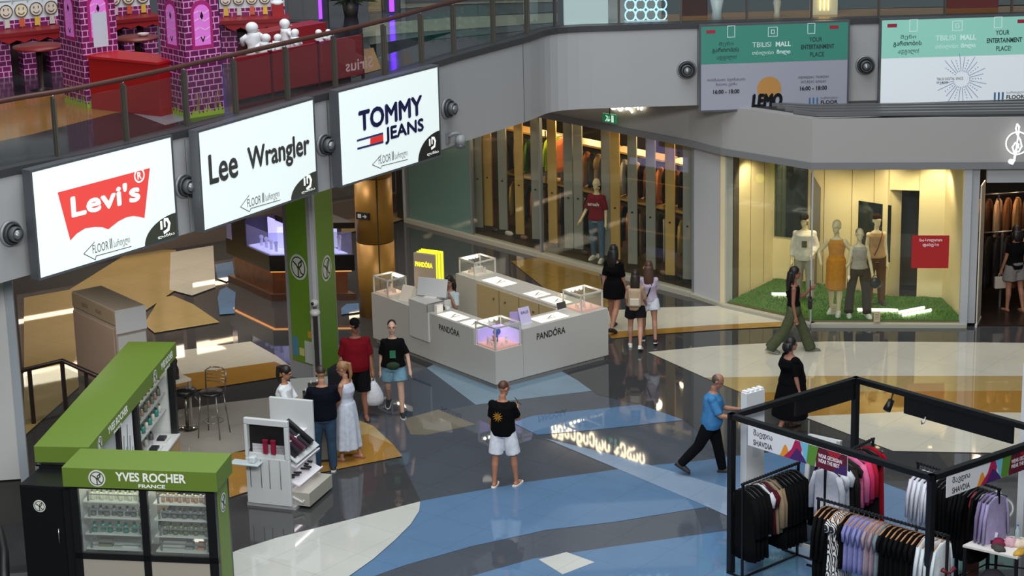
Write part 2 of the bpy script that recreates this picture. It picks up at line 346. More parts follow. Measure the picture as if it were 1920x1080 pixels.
tag(m.build('display_plinths', mat('#d9b3a6', .4)), 'row of low pinkish display plinths in the far shop window', 'display plinths')
# tall side panels of the moving stairs at the left edge of the hall
wl = [(-7.280, 30.641), (-8.179, 30.379)]
m = MB(); P0 = Vector(wl[0]); P1 = P0 + Vector((-2.6, -.35)); P2 = P1 + Vector((-.2, 1.2)); P3 = P0 + Vector((-.12, .55))
m.prism([P0, P1, P2, P3], .75, ZB); struct(m.build('wall_left', mat('#c3c4c0', .6, noise=.03, nscale=2)))
m = MB(); m.prism([P0 + Vector((.02, -.02)), P0 + Vector((-.1, -.03)), P3 + Vector((-.1, 0)), P3 + Vector((.02, 0))], .7, ZB)
struct(m.build('trim_left', mat('#9fa6ab', .5)))
m = MB(); m.prism([P0 + Vector((-.1, .1)), P1 + Vector((0, .1)), P2, P3 + Vector((-.1, 0))], 0, .75); struct(m.build('baseboard_left', mat('#4a4a45', .6)))

# ------------------------------------------------------------------ shop row on the right: plan line S0 S1 S2 S3 S4
S0, S1, S2, S3, S4 = [(-2.363, 48.959), (3.640, 42.220), (4.202, 41.410), (5.690, 39.981), (8.593, 39.718)]
ZG = 3.12
SE = (13.5, S4[1] - .35)
def seg(a, b, o0, o1, e0=0, e1=0):
    t = Vector((b[0]-a[0], b[1]-a[1])).normalized(); n = Vector((-t.y, t.x)); a = Vector(a) - t*e0; b = Vector(b) + t*e1
    return [tuple(a + n*o0), tuple(b + n*o0), tuple(b + n*o1), tuple(a + n*o1)]
LINE = [tuple(Vector(S0) + (Vector(S0)-Vector(S1)).normalized()*3), S1, S2, S3, S4, SE]
FRONT = offs(LINE, -.12)
m = MB(); m.prism(FRONT + [(13.5, 40.3), (13.5, 42)][:1] + offs(LINE, .25)[::-1], ZG, ZB - .002)
struct(m.build('wall_shopfront', mat('#a09e9b', .55)))
m = MB(); m.prism(offs(LINE, -.16) + offs(LINE, .2)[::-1], ZG - .03, ZG + .1); struct(m.build('trim_shopfront', mat('#77787a', .45)))
m = MB(); m.prism([(4.6, 41.2), (5.75, 40.1), S4, SE, (13.5, 41.4), (6, 41.35)], ZB - .001, ZB + .01); struct(m.build('ceiling_shop_roof', mat('#2b2b2c', .5)))
LV = []
for k in range(4):
    a = Vector((5.35 - k*.12, 40.35 + k*.26)); q = [a, (5.75 + .0*k, 40.02 + k*.27), (13.5, 39.62 + k*.27)]
    LV.append(q)
    mm = MB(); strip(mm, [tuple(p) for p in q], [tuple(Vector(p) + Vector((.02, .1))) for p in q], ZB + .01, ZB + .07)
    tag(mm.build('ventilation_louvre', mat('#6d6d6e', .4, metal=.3)), 'long grey louvre blade on the dark ledge under the green banners', 'louvre', 'louvre blades on the ledge above the corner shop')
m = MB(); m.prism(seg(S1, S2, 0, .18), 0, ZG); struct(m.build('wall_pier', mat('#b4b5b6', .5)))
m = MB()
m.prism(seg(S0, S1, -.12, .1), 0, .09); m.prism(seg(S1, S2, -.1, .1), 0, .07); m.prism(seg(S2, S3, -.12, .1, 0, .06), 0, .07); m.prism(seg(S3, S4, -.12, .1), 0, .07)
struct(m.build('baseboard_shopfront', mat('#a9a594', .4)))
m = MB()
m.prism(seg(S4, SE, -.02, .16, 0, -4.75), .07, ZG)
struct(m.build('door_1', mat('#aeb0b3', .35, metal=.2)))
# shop one: floor, back wall, side wall
def deep(a, b, o): return seg(a, b, 0, o)
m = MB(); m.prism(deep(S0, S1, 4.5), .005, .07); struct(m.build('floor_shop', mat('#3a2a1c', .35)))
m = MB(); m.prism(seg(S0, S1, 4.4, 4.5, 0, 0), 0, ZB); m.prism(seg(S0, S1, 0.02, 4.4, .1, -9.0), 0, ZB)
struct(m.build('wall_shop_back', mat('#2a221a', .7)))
m = MB(); m.prism([tuple(V2) for V2 in seg(S1, S2, .2, .22)[:2]] + [(5.1, 43.35), (5.9, 44.5), (7.0, 45.3)], .08, ZB); struct(m.build('wall_between_shops', mat('#4a4036', .7)))
# shop windows
fr = ((-2.363, 48.959), -0.8431)
sh1 = fr
L1 = (Vector(S1)-Vector(S0)).length
def shop_pt(s, o, z=0):
    t = (Vector(S1)-Vector(S0)).normalized(); n = Vector((-t.y, t.x)); p = Vector(S0) + t*s + n*o; return (p.x, p.y, z)
SR = math.atan2(S1[1]-S0[1], S1[0]-S0[0])
fs0 = [(0.000, 0.000), (2.249, 0.017)]
win = struct(MB().box(fs0[1][0], L1, 0, .012, .09, ZG).build('window_2', glass('#cfe0d8', .008), None, (S0[0], S0[1], 0), SR))
frost = struct(MB().box(.06, fs0[1][0], 0, .014, .09, ZG).build('window_3', glass('#6f8f84', .8, .05), None, (S0[0], S0[1], 0), SR))
m = MB()
for s in (0, fs0[1][0], L1*.5, L1-.03): m.box(s, s+.05, -.02, .06, .09, ZG)
struct(m.build('trim_window', mat('#8b8f90', .4, metal=.4), None, (S0[0], S0[1], 0), SR))
# shop two: corner display window
l2, r2, n2 = frame_of(S2, S3); l3, r3, n3 = frame_of(S3, S4)
struct(MB().box(.02, n2, 0, .012, .07, ZG).build('window_4', glass('#f2ead6', .006), None, l2, r2))
struct(MB().box(0, n3-.06, 0, .012, .07, ZG).build('window_5', glass('#f2ead6', .006), None, l3, r3))
m = MB(); m.box(-.02, .01, -.015, .03, .07, ZG); m.box(n3-.12, n3+.02, -.08, .1, 0, ZG+.02); struct(m.build('trim_corner', mat('#b9bbbd', .35, metal=.2), None, l3, r3))
GRASS = [S2, S3, S4, (8.55, 41.35), (7.55, 41.5), (6.05, 42.7), (5.35, 43.05)]
m = MB(); m.prism([tuple(Vector(p) + (Vector((6.6, 41.5)) - Vector(p)).normalized()*.04) for p in GRASS], .0, .1)
struct(m.build('floor_display', mat('#6d5a30', .7)))
g = MB(); random.seed(3)
gin = [tuple(Vector(p) + (Vector((6.6, 41.4)) - Vector(p)).normalized()*.07) for p in GRASS]
g.prism(gin, .1, .115)
def inside(p, poly):
    c = False; n = len(poly)
    for i in range(n):
        a, b = poly[i], poly[(i+1) % n]
        if (a[1] > p[1]) != (b[1] > p[1]) and p[0] < (b[0]-a[0])*(p[1]-a[1])/(b[1]-a[1]) + a[0]: c = not c
    return c
for _ in range(9000):
    p = (random.uniform(4.2, 8.6), random.uniform(39.7, 43.1))
    if not inside(p, gin): continue
    a = random.uniform(0, 6.28); hh = random.uniform(.02, .045); dx, dy = math.cos(a)*.008, math.sin(a)*.008; b = random.uniform(0, 6.28)
    g.add([(p[0]-dx, p[1]-dy, .114), (p[0]+dx, p[1]+dy, .114), (p[0]+.015*math.cos(b), p[1]+.015*math.sin(b), .114+hh)], [(0, 1, 2)])
tag(g.build('artificial_grass', mat('#3b651a', .8, noise=.25, nscale=30)), 'green artificial grass on the floor of the yellow display window', 'grass', kind='stuff')
YW = mat('#dccb9e', .6, noise=.03, nscale=3)
WLN = [S2, (5.35, 43.05), (6.05, 42.7), (7.42, 41.58)]
m = MB(); m.prism(offs(WLN, .02) + offs(WLN, .12)[::-1], .0, ZG)
m.prism([(7.38, 41.55), (7.72, 41.9), (7.68, 41.98), (7.3, 41.62)], 0, ZG)
WR = [(7.98, 41.45), (8.45, 41.3), (S4[0]-.04, S4[1]+.25)]
m.prism(offs(WR, .0) + offs(WR, .1)[::-1], .0, ZG); m.prism([(7.4, 41.6), (8.0, 41.46), (8.02, 41.56), (7.42, 41.7)], 2.25, ZG)
struct(m.build('wall_display', YW))
m = MB(); m.prism([(7.3, 42.6), (8.9, 42.3), (8.9, 42.4), (7.3, 42.7)], .05, ZG); struct(m.build('wall_display_back', mat('#2e2f30', .5)))

for _s in (2.6, 4.0, 5.4, 6.8, 8.2):
    lamp('shop_light', 'POINT', shop_pt(_s, 2.1, 2.85), 62, (1, .70, .36), .12)
    lamp('shop_light_front', 'POINT', shop_pt(_s + .5, .72, 2.9), 22, (1, .74, .40), .1)
m = MB()
for f_ in (.16, .52, .8):
    for a_, b_ in zip(WLN, WLN[1:]):
        p_ = Vector(a_).lerp(Vector(b_), f_); t_ = (Vector(b_)-Vector(a_)).normalized(); n_ = Vector((t_.y, -t_.x)); m.prism([tuple(p_ - t_*.006 + n_*-.02), tuple(p_ + t_*.006 + n_*-.02), tuple(p_ + t_*.006 + n_*-.014), tuple(p_ - t_*.006 + n_*-.014)], .12, ZG)
struct(m.build('trim_display', mat('#8d7440', .6)))
# unseen ceiling lights added as fill and one tube under the gallery
dl = None
for k, (x, y) in enumerate(((-8.2, 40.5), (-6.2, 39.6), (-5.6, 42.2), (-3.9, 40.2), (-8.6, 44.2), (-6.8, 45.2), (-2.4, 43.2), (-3.6, 45.4), (-.6, 42.6), (-1.0, 45.6), (-8.6, 34.0), (-7.0, 32.6))):
    if dl is None:
        dl = thing('added_downlight', 'added round downlight in the ceiling under the gallery', 'ceiling light', (x, y, ZB-.03), 0, 'fill lights added under the gallery')
        MB().lathe([(.11, 0), (.13, 0), (.13, .028), (.11, .028)], 24).build('added_trim_ring', mat('#c9c9c6', .4), dl); MB().lathe([(0, .01), (.11, .01), (.11, .02), (0, .02)], 24).build('added_diffuser', mat('#fff6e8', emit=6), dl)
    else: dup(dl, (x, y, ZB-.03))
    lamp('fill_downlight', 'SPOT', (x, y, ZB-.06), 140, (1, .93, .84), .1, None, (0, 0, 0), R(140))  # added spot that brightens the dark floor and the booth
# shop three: dark entrance
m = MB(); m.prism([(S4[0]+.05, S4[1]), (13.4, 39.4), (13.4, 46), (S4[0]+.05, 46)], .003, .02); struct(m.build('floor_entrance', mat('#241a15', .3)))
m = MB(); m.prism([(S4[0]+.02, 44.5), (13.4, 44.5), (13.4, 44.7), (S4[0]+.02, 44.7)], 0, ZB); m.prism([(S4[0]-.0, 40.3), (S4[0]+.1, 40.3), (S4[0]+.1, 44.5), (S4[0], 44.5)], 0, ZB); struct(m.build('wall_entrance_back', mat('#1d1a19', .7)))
m = MB(); m.prism(seg((S4[0]+.3, S4[1]), SE, -.03, .1), ZG-.32, ZG-.02); struct(m.build('trim_lintel', mat('#a9abad', .4)))
lamp('entrance_light', 'POINT', (10.0, 41.2, 3.3), 60, (1, .74, .5), .12); lamp('entrance_light', 'POINT', (9.2, 41.0, 3.2), 24, (1, .74, .5), .1)

# ------------------------------------------------------------------ light boxes on the gallery fascia
M_fr = mat('#5d6064', .4, metal=.3); M_lit = mat('#e4efec', .4, emit=.5); M_ink = mat('#5a5a58', .6)
def lightbox(label, fr, c, lit, depth=.17, group=None):
    """fr: plan frame, c: four corners (s, z) TL TR BR BL on the front"""
    (ox, oy), rz = fr
    x0, x1 = (c[0][0]+c[3][0])/2, (c[1][0]+c[2][0])/2; z1, z0 = (c[0][1]+c[1][1])/2, (c[2][1]+c[3][1])/2
    t = thing('light_box_sign', label, 'sign', (ox + math.cos(rz)*x0, oy + math.sin(rz)*x0, z0), rz, group)
    W, H = x1-x0, z1-z0
    m = MB(); e = .035
    m.box(-e, 0, 0, depth, -e, H+e).box(W, W+e, 0, depth, -e, H+e).box(0, W, 0, depth, -e, 0).box(0, W, 0, depth, H, H+e).box(0, W, depth-.03, depth, 0, H)
    m.build('frame', M_fr, t)
    MB().box(0, W, .004, .03, 0, H).build('lit_panel', lit, t)
    return t, W, H, x0, z0
def rel(pts, x0, z0): return [(p[0]-x0, p[1]-z0) for p in pts]
M_geo = mat('#2c2d28', .6)
def house_mark(t, W, H, arrow, cs, col='#43463a'):
    """arrow with the floor number and the quarter disc with the owner's mark"""
    r = cs
    q = [(W, 0)] + arc(W, 0, r[0], 180, 90, 14, r[1])
    flat(q, -.002).build('corner_mark', mat(col, .5), t)
    mm = MB(); w = mat('#f2f4f0', .5, emit=.5); k = r[0]/.62
    cx, cz = W - .34*r[0], .56*r[1]; k *= .8
    stroke(mm, [(cx-.10*k, cz+.1*k), (cx-.10*k, cz-.02*k)], .05*k, -.006); stroke(mm, [(cx-.02*k, cz+.12*k), (cx+.05*k, cz+.11*k), (cx+.09*k, cz+.03*k), (cx+.06*k, cz-.07*k), (cx-.04*k, cz-.1*k)], .055*k, -.006)
    stroke(mm, [(cx-.02*k, cz+.1*k), (cx-.02*k, cz+.0*k)], .04*k, -.006)
    mm.build('emblem', w, t)
    letter(t, 'ლაზსა', W-.6*r[0], .10*r[1], 0, w, .52*r[0], .15*r[1], bold=.02, depth=.006)
    a = MB(); stroke(a, arrow, .012, -.002); a.build('arrow', M_ink, t)
def floor_text(t, x0, x1, z):
    w = x1 - x0
    letter(t, 'FLOOR', x0, z, 0, M_ink, w*.42, .13, depth=.002)
    letter(t, 'II', x0 + w*.46, z, 0, M_ink, w*.06, .15, depth=.002, bold=.02)
    letter(t, 'სართული', x0 + w*.56, z-.03, 0, M_ink, w*.44, .14, depth=.002)
# batwing sign
fr = ((-6.636, 29.802), 0.9384)
t, W, H, x0, z0 = lightbox('white light box with a red batwing logo and white lettering, leftmost on the curved fascia', fr, [(0.000, 5.600), (2.734, 5.600), (2.689, 4.100), (-0.038, 4.050)], M_lit)
bw = rel([(0.418, 5.225), (2.243, 5.224), (2.064, 4.499), (1.969, 4.539), (1.842, 4.579), (1.713, 4.590), (1.538, 4.564), (1.327, 4.489), (1.216, 4.545), (1.072, 4.581), (0.886, 4.601), (0.716, 4.560), (0.585, 4.486)], x0, z0)
flat(bw, .000).build('batwing', mat('#d8453f', .5, emit=.55), t)
wt = mat('#f6f8f5', .5, emit=.8)
lt = rel([(0.637, 4.789), (2.012, 4.761), (2.013, 5.003)], x0, z0)
hgt = lt[2][1] - lt[1][1]
letter(t, "Levi's", lt[0][0]+.02, lt[0][1]+.03, 0, wt, lt[1][0]-lt[0][0]-.04, hgt*1.2, rise=(lt[1][1]-lt[0][1])/(lt[1][0]-lt[0][0]), fat=.014)
rc = rel((2.017, 5.155), x0, z0) if False else [((2.017, 5.155)[0]-x0, (2.017, 5.155)[1]-z0)]
mm = MB(); ring(mm, rc[0][0], rc[0][1], .095, .022, -.004); mm.build('registered_mark', wt, t); letter(t, 'R', rc[0][0]-.04, rc[0][1]-.055, 0, wt, .085, .11, bold=.02)
ar = rel([(1.040, 4.361), (0.818, 4.236), (1.034, 4.099), (1.050, 4.151), (1.756, 4.136)], x0, z0)
cm = rel([(2.032, 4.041), (2.686, 4.448)], x0, z0); house_mark(t, W, H, ar, (W - cm[0][0], cm[1][1]))
ft = rel([(0.993, 4.212), (1.738, 4.180)], x0, z0); floor_text(t, ft[0][0], ft[1][0], (ft[0][1]+ft[1][1])/2)
# two word sign
fr = ((-4.622, 32.083), 1.0150)
t, W, H, x0, z0 = lightbox('white light box with two grey western style words, middle of the three on the curve', fr, [(0.000, 5.640), (2.857, 5.640), (2.842, 4.145), (-0.004, 4.137)], M_lit)
lg = mat('#6c6a68', .6)
a, b, c_, d_, e_ = rel([(0.184, 4.792), (0.854, 4.778), (1.122, 4.832), (2.689, 4.775), (2.708, 5.016)], x0, z0)
letter(t, 'Lee', a[0], a[1]+.02, 0, lg, b[0]-a[0], .44, rise=(b[1]-a[1])/(b[0]-a[0]), fat=.014)
letter(t, 'Wrangler', c_[0], c_[1]-.09, 0, lg, d_[0]-c_[0], .44, rise=(d_[1]-c_[1])/(d_[0]-c_[0]), fat=.014)
ar = rel([(1.102, 4.447), (0.877, 4.309), (1.092, 4.185), (1.123, 4.230), (1.869, 4.205)], x0, z0)
cm = rel([(2.152, 4.091), (2.867, 4.476)], x0, z0); house_mark(t, W, H, ar, (W - cm[0][0], cm[1][1]))
ft = rel([(1.047, 4.280), (1.858, 4.242)], x0, z0); floor_text(t, ft[0][0], ft[1][0], (ft[0][1]+ft[1][1])/2)
# flag sign
fr = ((-2.735, 34.847), 0.9503)
t, W, H, x0, z0 = lightbox('white light box with navy capitals and a small red and white flag', fr, [(0.000, 5.680), (2.656, 5.680), (2.669, 4.149), (0.018, 4.139)], M_lit)
nv = mat('#33356f', .55); rd = mat('#d8322f', .5, emit=.35)
a, b, c_, d_, f_ = rel([(0.499, 4.949), (2.211, 4.942), (1.169, 4.618), (2.208, 4.600), (0.439, 5.315)], x0, z0)
letter(t, 'TOMMY', a[0], a[1]+.01, 0, nv, b[0]-a[0]-.03, f_[1]-a[1]-.05, rise=(b[1]-a[1])/(b[0]-a[0]), fat=.018)
letter(t, 'JEANS', c_[0], c_[1]+.0, 0, nv, d_[0]-c_[0], .27, rise=(d_[1]-c_[1])/(d_[0]-c_[0]), fat=.013)
fl = rel([(0.422, 4.829), (1.110, 4.828), (1.113, 4.646), (0.424, 4.659), (0.770, 4.827), (0.759, 4.654)], x0, z0)
mm = MB(); s_ = .035
mm.add([(fl[0][0], -.002, fl[0][1]), (fl[1][0], -.002, fl[1][1]), (fl[1][0], -.002, fl[1][1]-s_), (fl[0][0], -.002, fl[0][1]-s_)][::-1], [(0, 1, 2, 3)])
mm.add([(fl[3][0], -.002, fl[3][1]+s_), (fl[2][0], -.002, fl[2][1]+s_), (fl[2][0], -.002, fl[2][1]), (fl[3][0], -.002, fl[3][1])][::-1], [(0, 1, 2, 3)])
mm.build('flag_bars', nv, t)
flat([(fl[4][0], fl[4][1]-s_), (fl[1][0], fl[1][1]-s_), (fl[2][0], fl[2][1]+s_), (fl[5][0], fl[5][1]+s_)], -.0025).build('flag_field', rd, t)
ar = rel([(1.045, 4.460), (0.796, 4.335), (1.016, 4.229), (1.047, 4.268), (1.743, 4.243)], x0, z0)
cm = rel([(2.034, 4.150), (2.676, 4.580)], x0, z0); house_mark(t, W, H, ar, (W - cm[0][0], cm[1][1]), '#232420')
ft = rel([(0.965, 4.321), (1.746, 4.298)], x0, z0); floor_text(t, ft[0][0], ft[1][0], (ft[0][1]+ft[1][1])/2)

# green programme banners on the straight fascia
def banner(label, fr, c, top, low, kind):
    t, W, H, x0, z0 = lightbox(label, fr, c, low, .12)
    hz = H*.445
    flat([(0, H-hz), (W, H-hz), (W, H), (0, H)], .0).build('green_field', top, t)
    k = W/2.9; ink = mat('#1c3b38', .6); wh = mat('#d8efe8', .6, emit=.15 if kind else 0); red = mat('#a3203a', .6)
    ls = [('შენი', .40, .62, .34, .10, 0), ('გართობის', .27, .47, .62, .13, .02), ('ადგილი!', .36, .31, .46, .12, 0)]
    for s, x, z, w_, h_, b_ in ls: letter(t, s, x*k - .05, H-hz-.22*k + z*k*.9, 0, ink, w_*k*.85, h_*k*.9, bold=b_)
    for s, x, z, w_, h_, b_ in [('YOUR', 2.13, .66, .26, .10, .01), ('ENTERTAINMENT', 1.97, .50, .66, .10, .03), ('PLACE!' if kind else 'PLACE', 2.15, .33, .28, .10, .01)]:
        letter(t, s, x*k, H-hz-.22*k + z*k*.9, 0, ink, w_*k, h_*k*.9, bold=b_)
    letter(t, 'TBILISI', 1.01*k, H-hz+.30*k, 0, wh, .37*k, .10*k); letter(t, 'MALL', 1.47*k, H-hz+.30*k, 0, wh, .30*k, .10*k, bold=.03)
    letter(t, 'თბილისი', 1.01*k, H-hz+.13*k, 0, wh, .42*k, .10*k); letter(t, 'მოლი', 1.49*k, H-hz+.13*k, 0, wh, .27*k, .11*k, bold=.03)
    q = lambda x, z, w_, h_: stroke(MB(), [(x, z), (x+w_, z), (x+w_, z+h_), (x, z+h_), (x, z)], .012, -.003).build('emblem', wh, t)
    q(1.32*k, H-.23*k, .18*k, .18*k); q(1.38*k, H-.175*k, .06*k, .07*k); q(.52*k, H-.22*k, .14*k, .22*k); q(2.1*k, H-.2*k, .14*k, .2*k)
    stroke(MB(), [(.12*k, H-.1*k), (.26*k, H-.1*k)], .065*k, -.004).build('red_tab', red, t); stroke(MB(), [(2.55*k, H-.09*k), (2.69*k, H-.09*k)], .065*k, -.004).build('red_tab', red, t)
    bl = MB(); [stroke(bl, [(2.16*k + i*.075*k, .05*k), (2.16*k + i*.075*k, .17*k)], .035*k, -.003) for i in range(3)]; bl.build('floor_bars', mat('#3d6f96', .6), t)
    letter(t, 'სართული', 2.38*k, .135*k, 0, mat('#55585c', .6), .34*k, .06*k); letter(t, 'FLOOR', 2.38*k, .045*k, 0, mat('#1d1e22', .6), .34*k, .075*k, bold=.03)
    return t, W, H, k
fr = ((3.694, 41.028), 0.0640)
t, W, H, k = banner('unlit green and grey programme banner with opening hours, left of the two', fr, [(-0.020, 5.621), (2.792, 5.630), (2.804, 4.007), (-0.007, 4.035)], mat('#3c8a79', .6), mat('#9d9eab', .6), 0)
gk = mat('#3a3b40', .6)
letter(t, 'ოთხშაბათი, ხუთშაბათი,', .12*k, .56*k, 0, gk, .76*k, .07*k); letter(t, 'შაბათი, კვირა', .29*k, .47*k, 0, gk, .42*k, .07*k)
letter(t, 'WEDNESDAY, THURSDAY', 1.92*k, .56*k, 0, gk, .62*k, .055*k); letter(t, 'SATURDAY, SUNDAY', 1.98*k, .47*k, 0, gk, .5*k, .055*k)
letter(t, '16:00 - 18:00', .24*k, .32*k, 0, mat('#1b1b1f', .6), .52*k, .085*k, bold=.03); letter(t, '16:00 - 18:00', 1.96*k, .33*k, 0, mat('#1b1b1f', .6), .54*k, .085*k, bold=.03)
disc(1.35*k, .39*k, .24*k, -.001).build('orange_disc', mat('#b98545', .6), t)
letter(t, 'LEMO', 1.02*k, .03*k, 0, mat('#10161d', .6), .58*k, .25*k, shear=.15, fat=.02)
fr = ((7.121, 41.113), 0.0469)
cc = [(-0.020, 5.661), (2.706, 5.650), (2.776, 3.995), (-0.002, 4.053)]
cc[1] = (cc[1][0]+.22, cc[1][1]); cc[2] = (cc[2][0]+.22, cc[2][1])
t, W, H, k = banner('lit green and white banner with a starburst of fine lines', fr, cc, mat('#8fccbb', .5, emit=.2), mat('#d3dade', .5, emit=.32), 1)
mm = MB()
for i in range(30):
    a = 2*PI*i/30
    if 150 < math.degrees(a) < 190: continue
    r0, r1 = .15*k, (.36 + .06*((i*7) % 3))*k
    cx, cz = 1.52*k, .45*k
    if i % 3 == 0:
        for j in range(5):
            r = r0 + (r1-r0)*j/4; stroke(mm, [(cx+r*math.cos(a), cz+r*math.sin(a)), (cx+(r+.015)*math.cos(a), cz+(r+.015)*math.sin(a))], .014, -.003)
    else: stroke(mm, [(cx+r0*math.cos(a), cz+r0*math.sin(a)), (cx+r1*math.cos(a), cz+r1*math.sin(a))], .009, -.003)
mm.build('starburst', mat('#6d86b4', .6), t)
letter(t, 'TBILISI DIGITAL SPACE', 1.05*k, .44*k, 0, gk, .5*k, .05*k); letter(t, 'OF A MOOD', 1.05*k, .38*k, 0, gk, .22*k, .04*k, bold=.02)

# round air nozzles
def near_edge(p):
    i = min(range(len(EDGE)), key=lambda q: (EDGE[q][0]-p[0])**2 + (EDGE[q][1]-p[1])**2)
    a, b = EDGE[max(i-1, 0)], EDGE[min(i+1, len(EDGE)-1)]; t = Vector((b[0]-a[0], b[1]-a[1])).normalized()
    return math.atan2(t.y, t.x), Vector((t.y, -t.x)), Vector(a), t
noz = None
for (p, lab) in (((-7.045, 29.840, 4.725), 'round black air nozzle at the far left end of the fascia'), ((-4.935, 32.242, 4.801), 'round black air nozzle between the red logo box and the two word box'),
    ((-3.022, 34.938, 4.815), 'round black air nozzle between the two word box and the flag box'), ((-1.087, 38.050, 4.760), 'round black air nozzle right of the flag light box, over the dome camera'),
    ((3.434, 41.408, 4.754), 'round black air nozzle left of the unlit green banner'), ((6.870, 41.497, 4.743), 'round black air nozzle between the two green banners')):
    rz, nn, a, tt = near_edge(p)
    q = Vector(p[:2]) + nn * .004
    if noz is None:
        noz = thing('air_nozzle', lab, 'air vent', (q.x, q.y, p[2]), rz, None)
        M_ = Matrix.Rotation(PI/2, 4, 'X')
        MB().lathe([(.0, 0), (.19, 0), (.19, .025), (.165, .05), (.16, .02)], 28, M_).build('flange', mat('#8d8f91', .4, metal=.3), noz)
        MB().lathe([(.15, .01), (.155, .09), (.13, .1), (.125, .05)], 28, M_).build('outer_ring', mat('#3f4143', .45, metal=.2), noz)
        MB().lathe([(.11, .02), (.11, .17), (.09, .18), (.085, .06)], 28, M_).build('inner_ring', mat('#55575a', .45, metal=.2), noz)
        MB().lathe([(.07, .03), (.07, .2), (.0, .21)], 28, M_).build('core', mat('#77797b', .3, metal=.5), noz)
    else: dup(noz, (q.x, q.y, p[2]), rz, lab)
# dome camera on a bent arm
p = (-1.094, 38.038, 4.196); rz, nn, a, tt = near_edge(p); q = Vector(p[:2])
t = thing('dome_camera', 'grey dome security camera on a bent arm below the flag light box corner', 'camera', (q.x, q.y, p[2]), rz)
MB().box(-.05, .05, -.04, 0, -.07, .13).build('bracket', mat('#7d7f80', .4), t, bev=.008)
MB().tube([(0, -.03, .06), (.06, -.1, .11), (.13, -.16, .11), (.16, -.18, .06)], .03).build('arm', mat('#8a8c8d', .4), t)
MB().lathe([(.0, .08), (.06, .07), (.095, .0), (.1, -.09)], 20, Matrix.Translation((.16, -.18, 0))).build('housing', mat('#8f9192', .4), t)
MB().lathe([(.098, -.09), (.08, -.16), (.0, -.19)], 20, Matrix.Translation((.16, -.18, 0))).build('dome', mat('#5a5c5e', .15), t)
# exit sign, shop one letters, sign with a treble clef, small CO panel
t = thing('exit_sign', 'small green running man exit sign hanging below the fascia', 'exit sign', (2.032, 43.300, 3.451), R(-42))
MB().box(-.17, .17, 0, .04, -.09, .09).build('panel', mat('#1f8a5a', .5, emit=.35), t, bev=.006)
mm = MB(); wv = mat('#d9f3e6', .5, emit=.7)
stroke(mm, [(-.09, -.06), (-.05, -.02), (-.04, .03), (-.08, .05)], .022, -.004); stroke(mm, [(-.05, -.02), (-.02, -.06)], .022, -.004); mm.build('running_figure', wv, t)
mm = MB(); stroke(mm, [(.0, .04), (.0, -.05), (.03, -.02)], .016, -.004); stroke(mm, [(.0, -.05), (-.02, -.02)], .016, -.004); mm.build('down_arrow', wv, t)
flat([(.06, -.07), (.12, -.07), (.12, .07), (.06, .07)], -.004).build('doorway', wv, t)
MB().tube([(0, .02, .09), (0, .02, 1.2)], .012).build('rod', M_dark, t)
fs_ = ((1.198, 45.041), -0.8788)
q_ = (4.95, 3.57)
t = thing('shop_lettering', 'glowing white curly shop lettering cut off by the fascia bottom', 'lettering', shop_pt(q_[0], -.15, q_[1]), SR)
letter(t, 'მშვენიერი ჯული', 0, 0, 0, mat('#fff4dc', .4, emit=3.2), 2.85, .40, depth=.03, fat=.02)
t = thing('treble_clef_sign', 'white glowing treble clef in a ring on the grey shop fascia', 'sign', (9.341, 39.420, 3.582), 0)
wv = mat('#f4f6f6', .4, emit=.7)
mm = MB()
for i in range(2): ring(mm, .02, .02, .21, .022, -.02)
mm.build('ring', wv, t)
mm = MB(); cl = [(-.1, -.33), (-.06, -.36), (-.03, -.3), (.0, -.1), (.03, .2), (.04, .33), (.0, .38), (-.02, .3), (.0, .2), (.07, .08), (.1, -.04), (.05, -.14), (-.04, -.14), (-.07, -.05), (-.02, .03), (.04, .0), (.04, -.07)]
for i in range(len(cl)-1): stroke(mm, cl[i:i+2], .045 if i < 3 else .032, -.03)
mm.build('clef', wv, t); disc(-.09, -.32, .05, -.03).build('clef_ball', wv, t)
t = thing('blade_sign', 'narrow dark sign panel with two white letters beside the frosted shop window', 'sign', (*(-2.530, 49.127), 0), R(-48))
MB().box(-.13, .12, 0, .08, .05, 2.75).build('panel', mat('#2a2c2a', .4), t); MB().box(.12, .2, -.02, .1, 0, 3.1).build('post', mat('#b3b6b4', .4), t)
letter(t, 'CO', -.1, 2.05, 0, mat('#e8ebe6', .5, emit=.4), .2, .2, bold=.03)
t = thing('red_notice', 'red square price notice with white heading on the display window glass', 'notice', (*[v for v in (Vector(S3) + (Vector(S4)-Vector(S3)).normalized()*2.0)][:2], 0), r3)
qa, qb = ((5.690, 39.981), -0.0904)
pp = [(1.864, 1.789), (2.557, 1.789), (2.578, 1.155), (1.882, 1.154)]
for o_ in (t,): o_.location = (S3[0], S3[1], 0)
MB().box(pp[0][0], pp[1][0], -.03, -.012, pp[2][1], pp[0][1]).build('sheet', mat('#a81318', .5), t)
letter(t, 'საბოლოო', pp[0][0]+.14, pp[0][1]-.13, -.03, mat('#eccfd0', .6), .42, .075, bold=.03); letter(t, 'ფასები', pp[0][0]+.2, pp[0][1]-.22, -.03, mat('#eccfd0', .6), .3, .075, bold=.03)

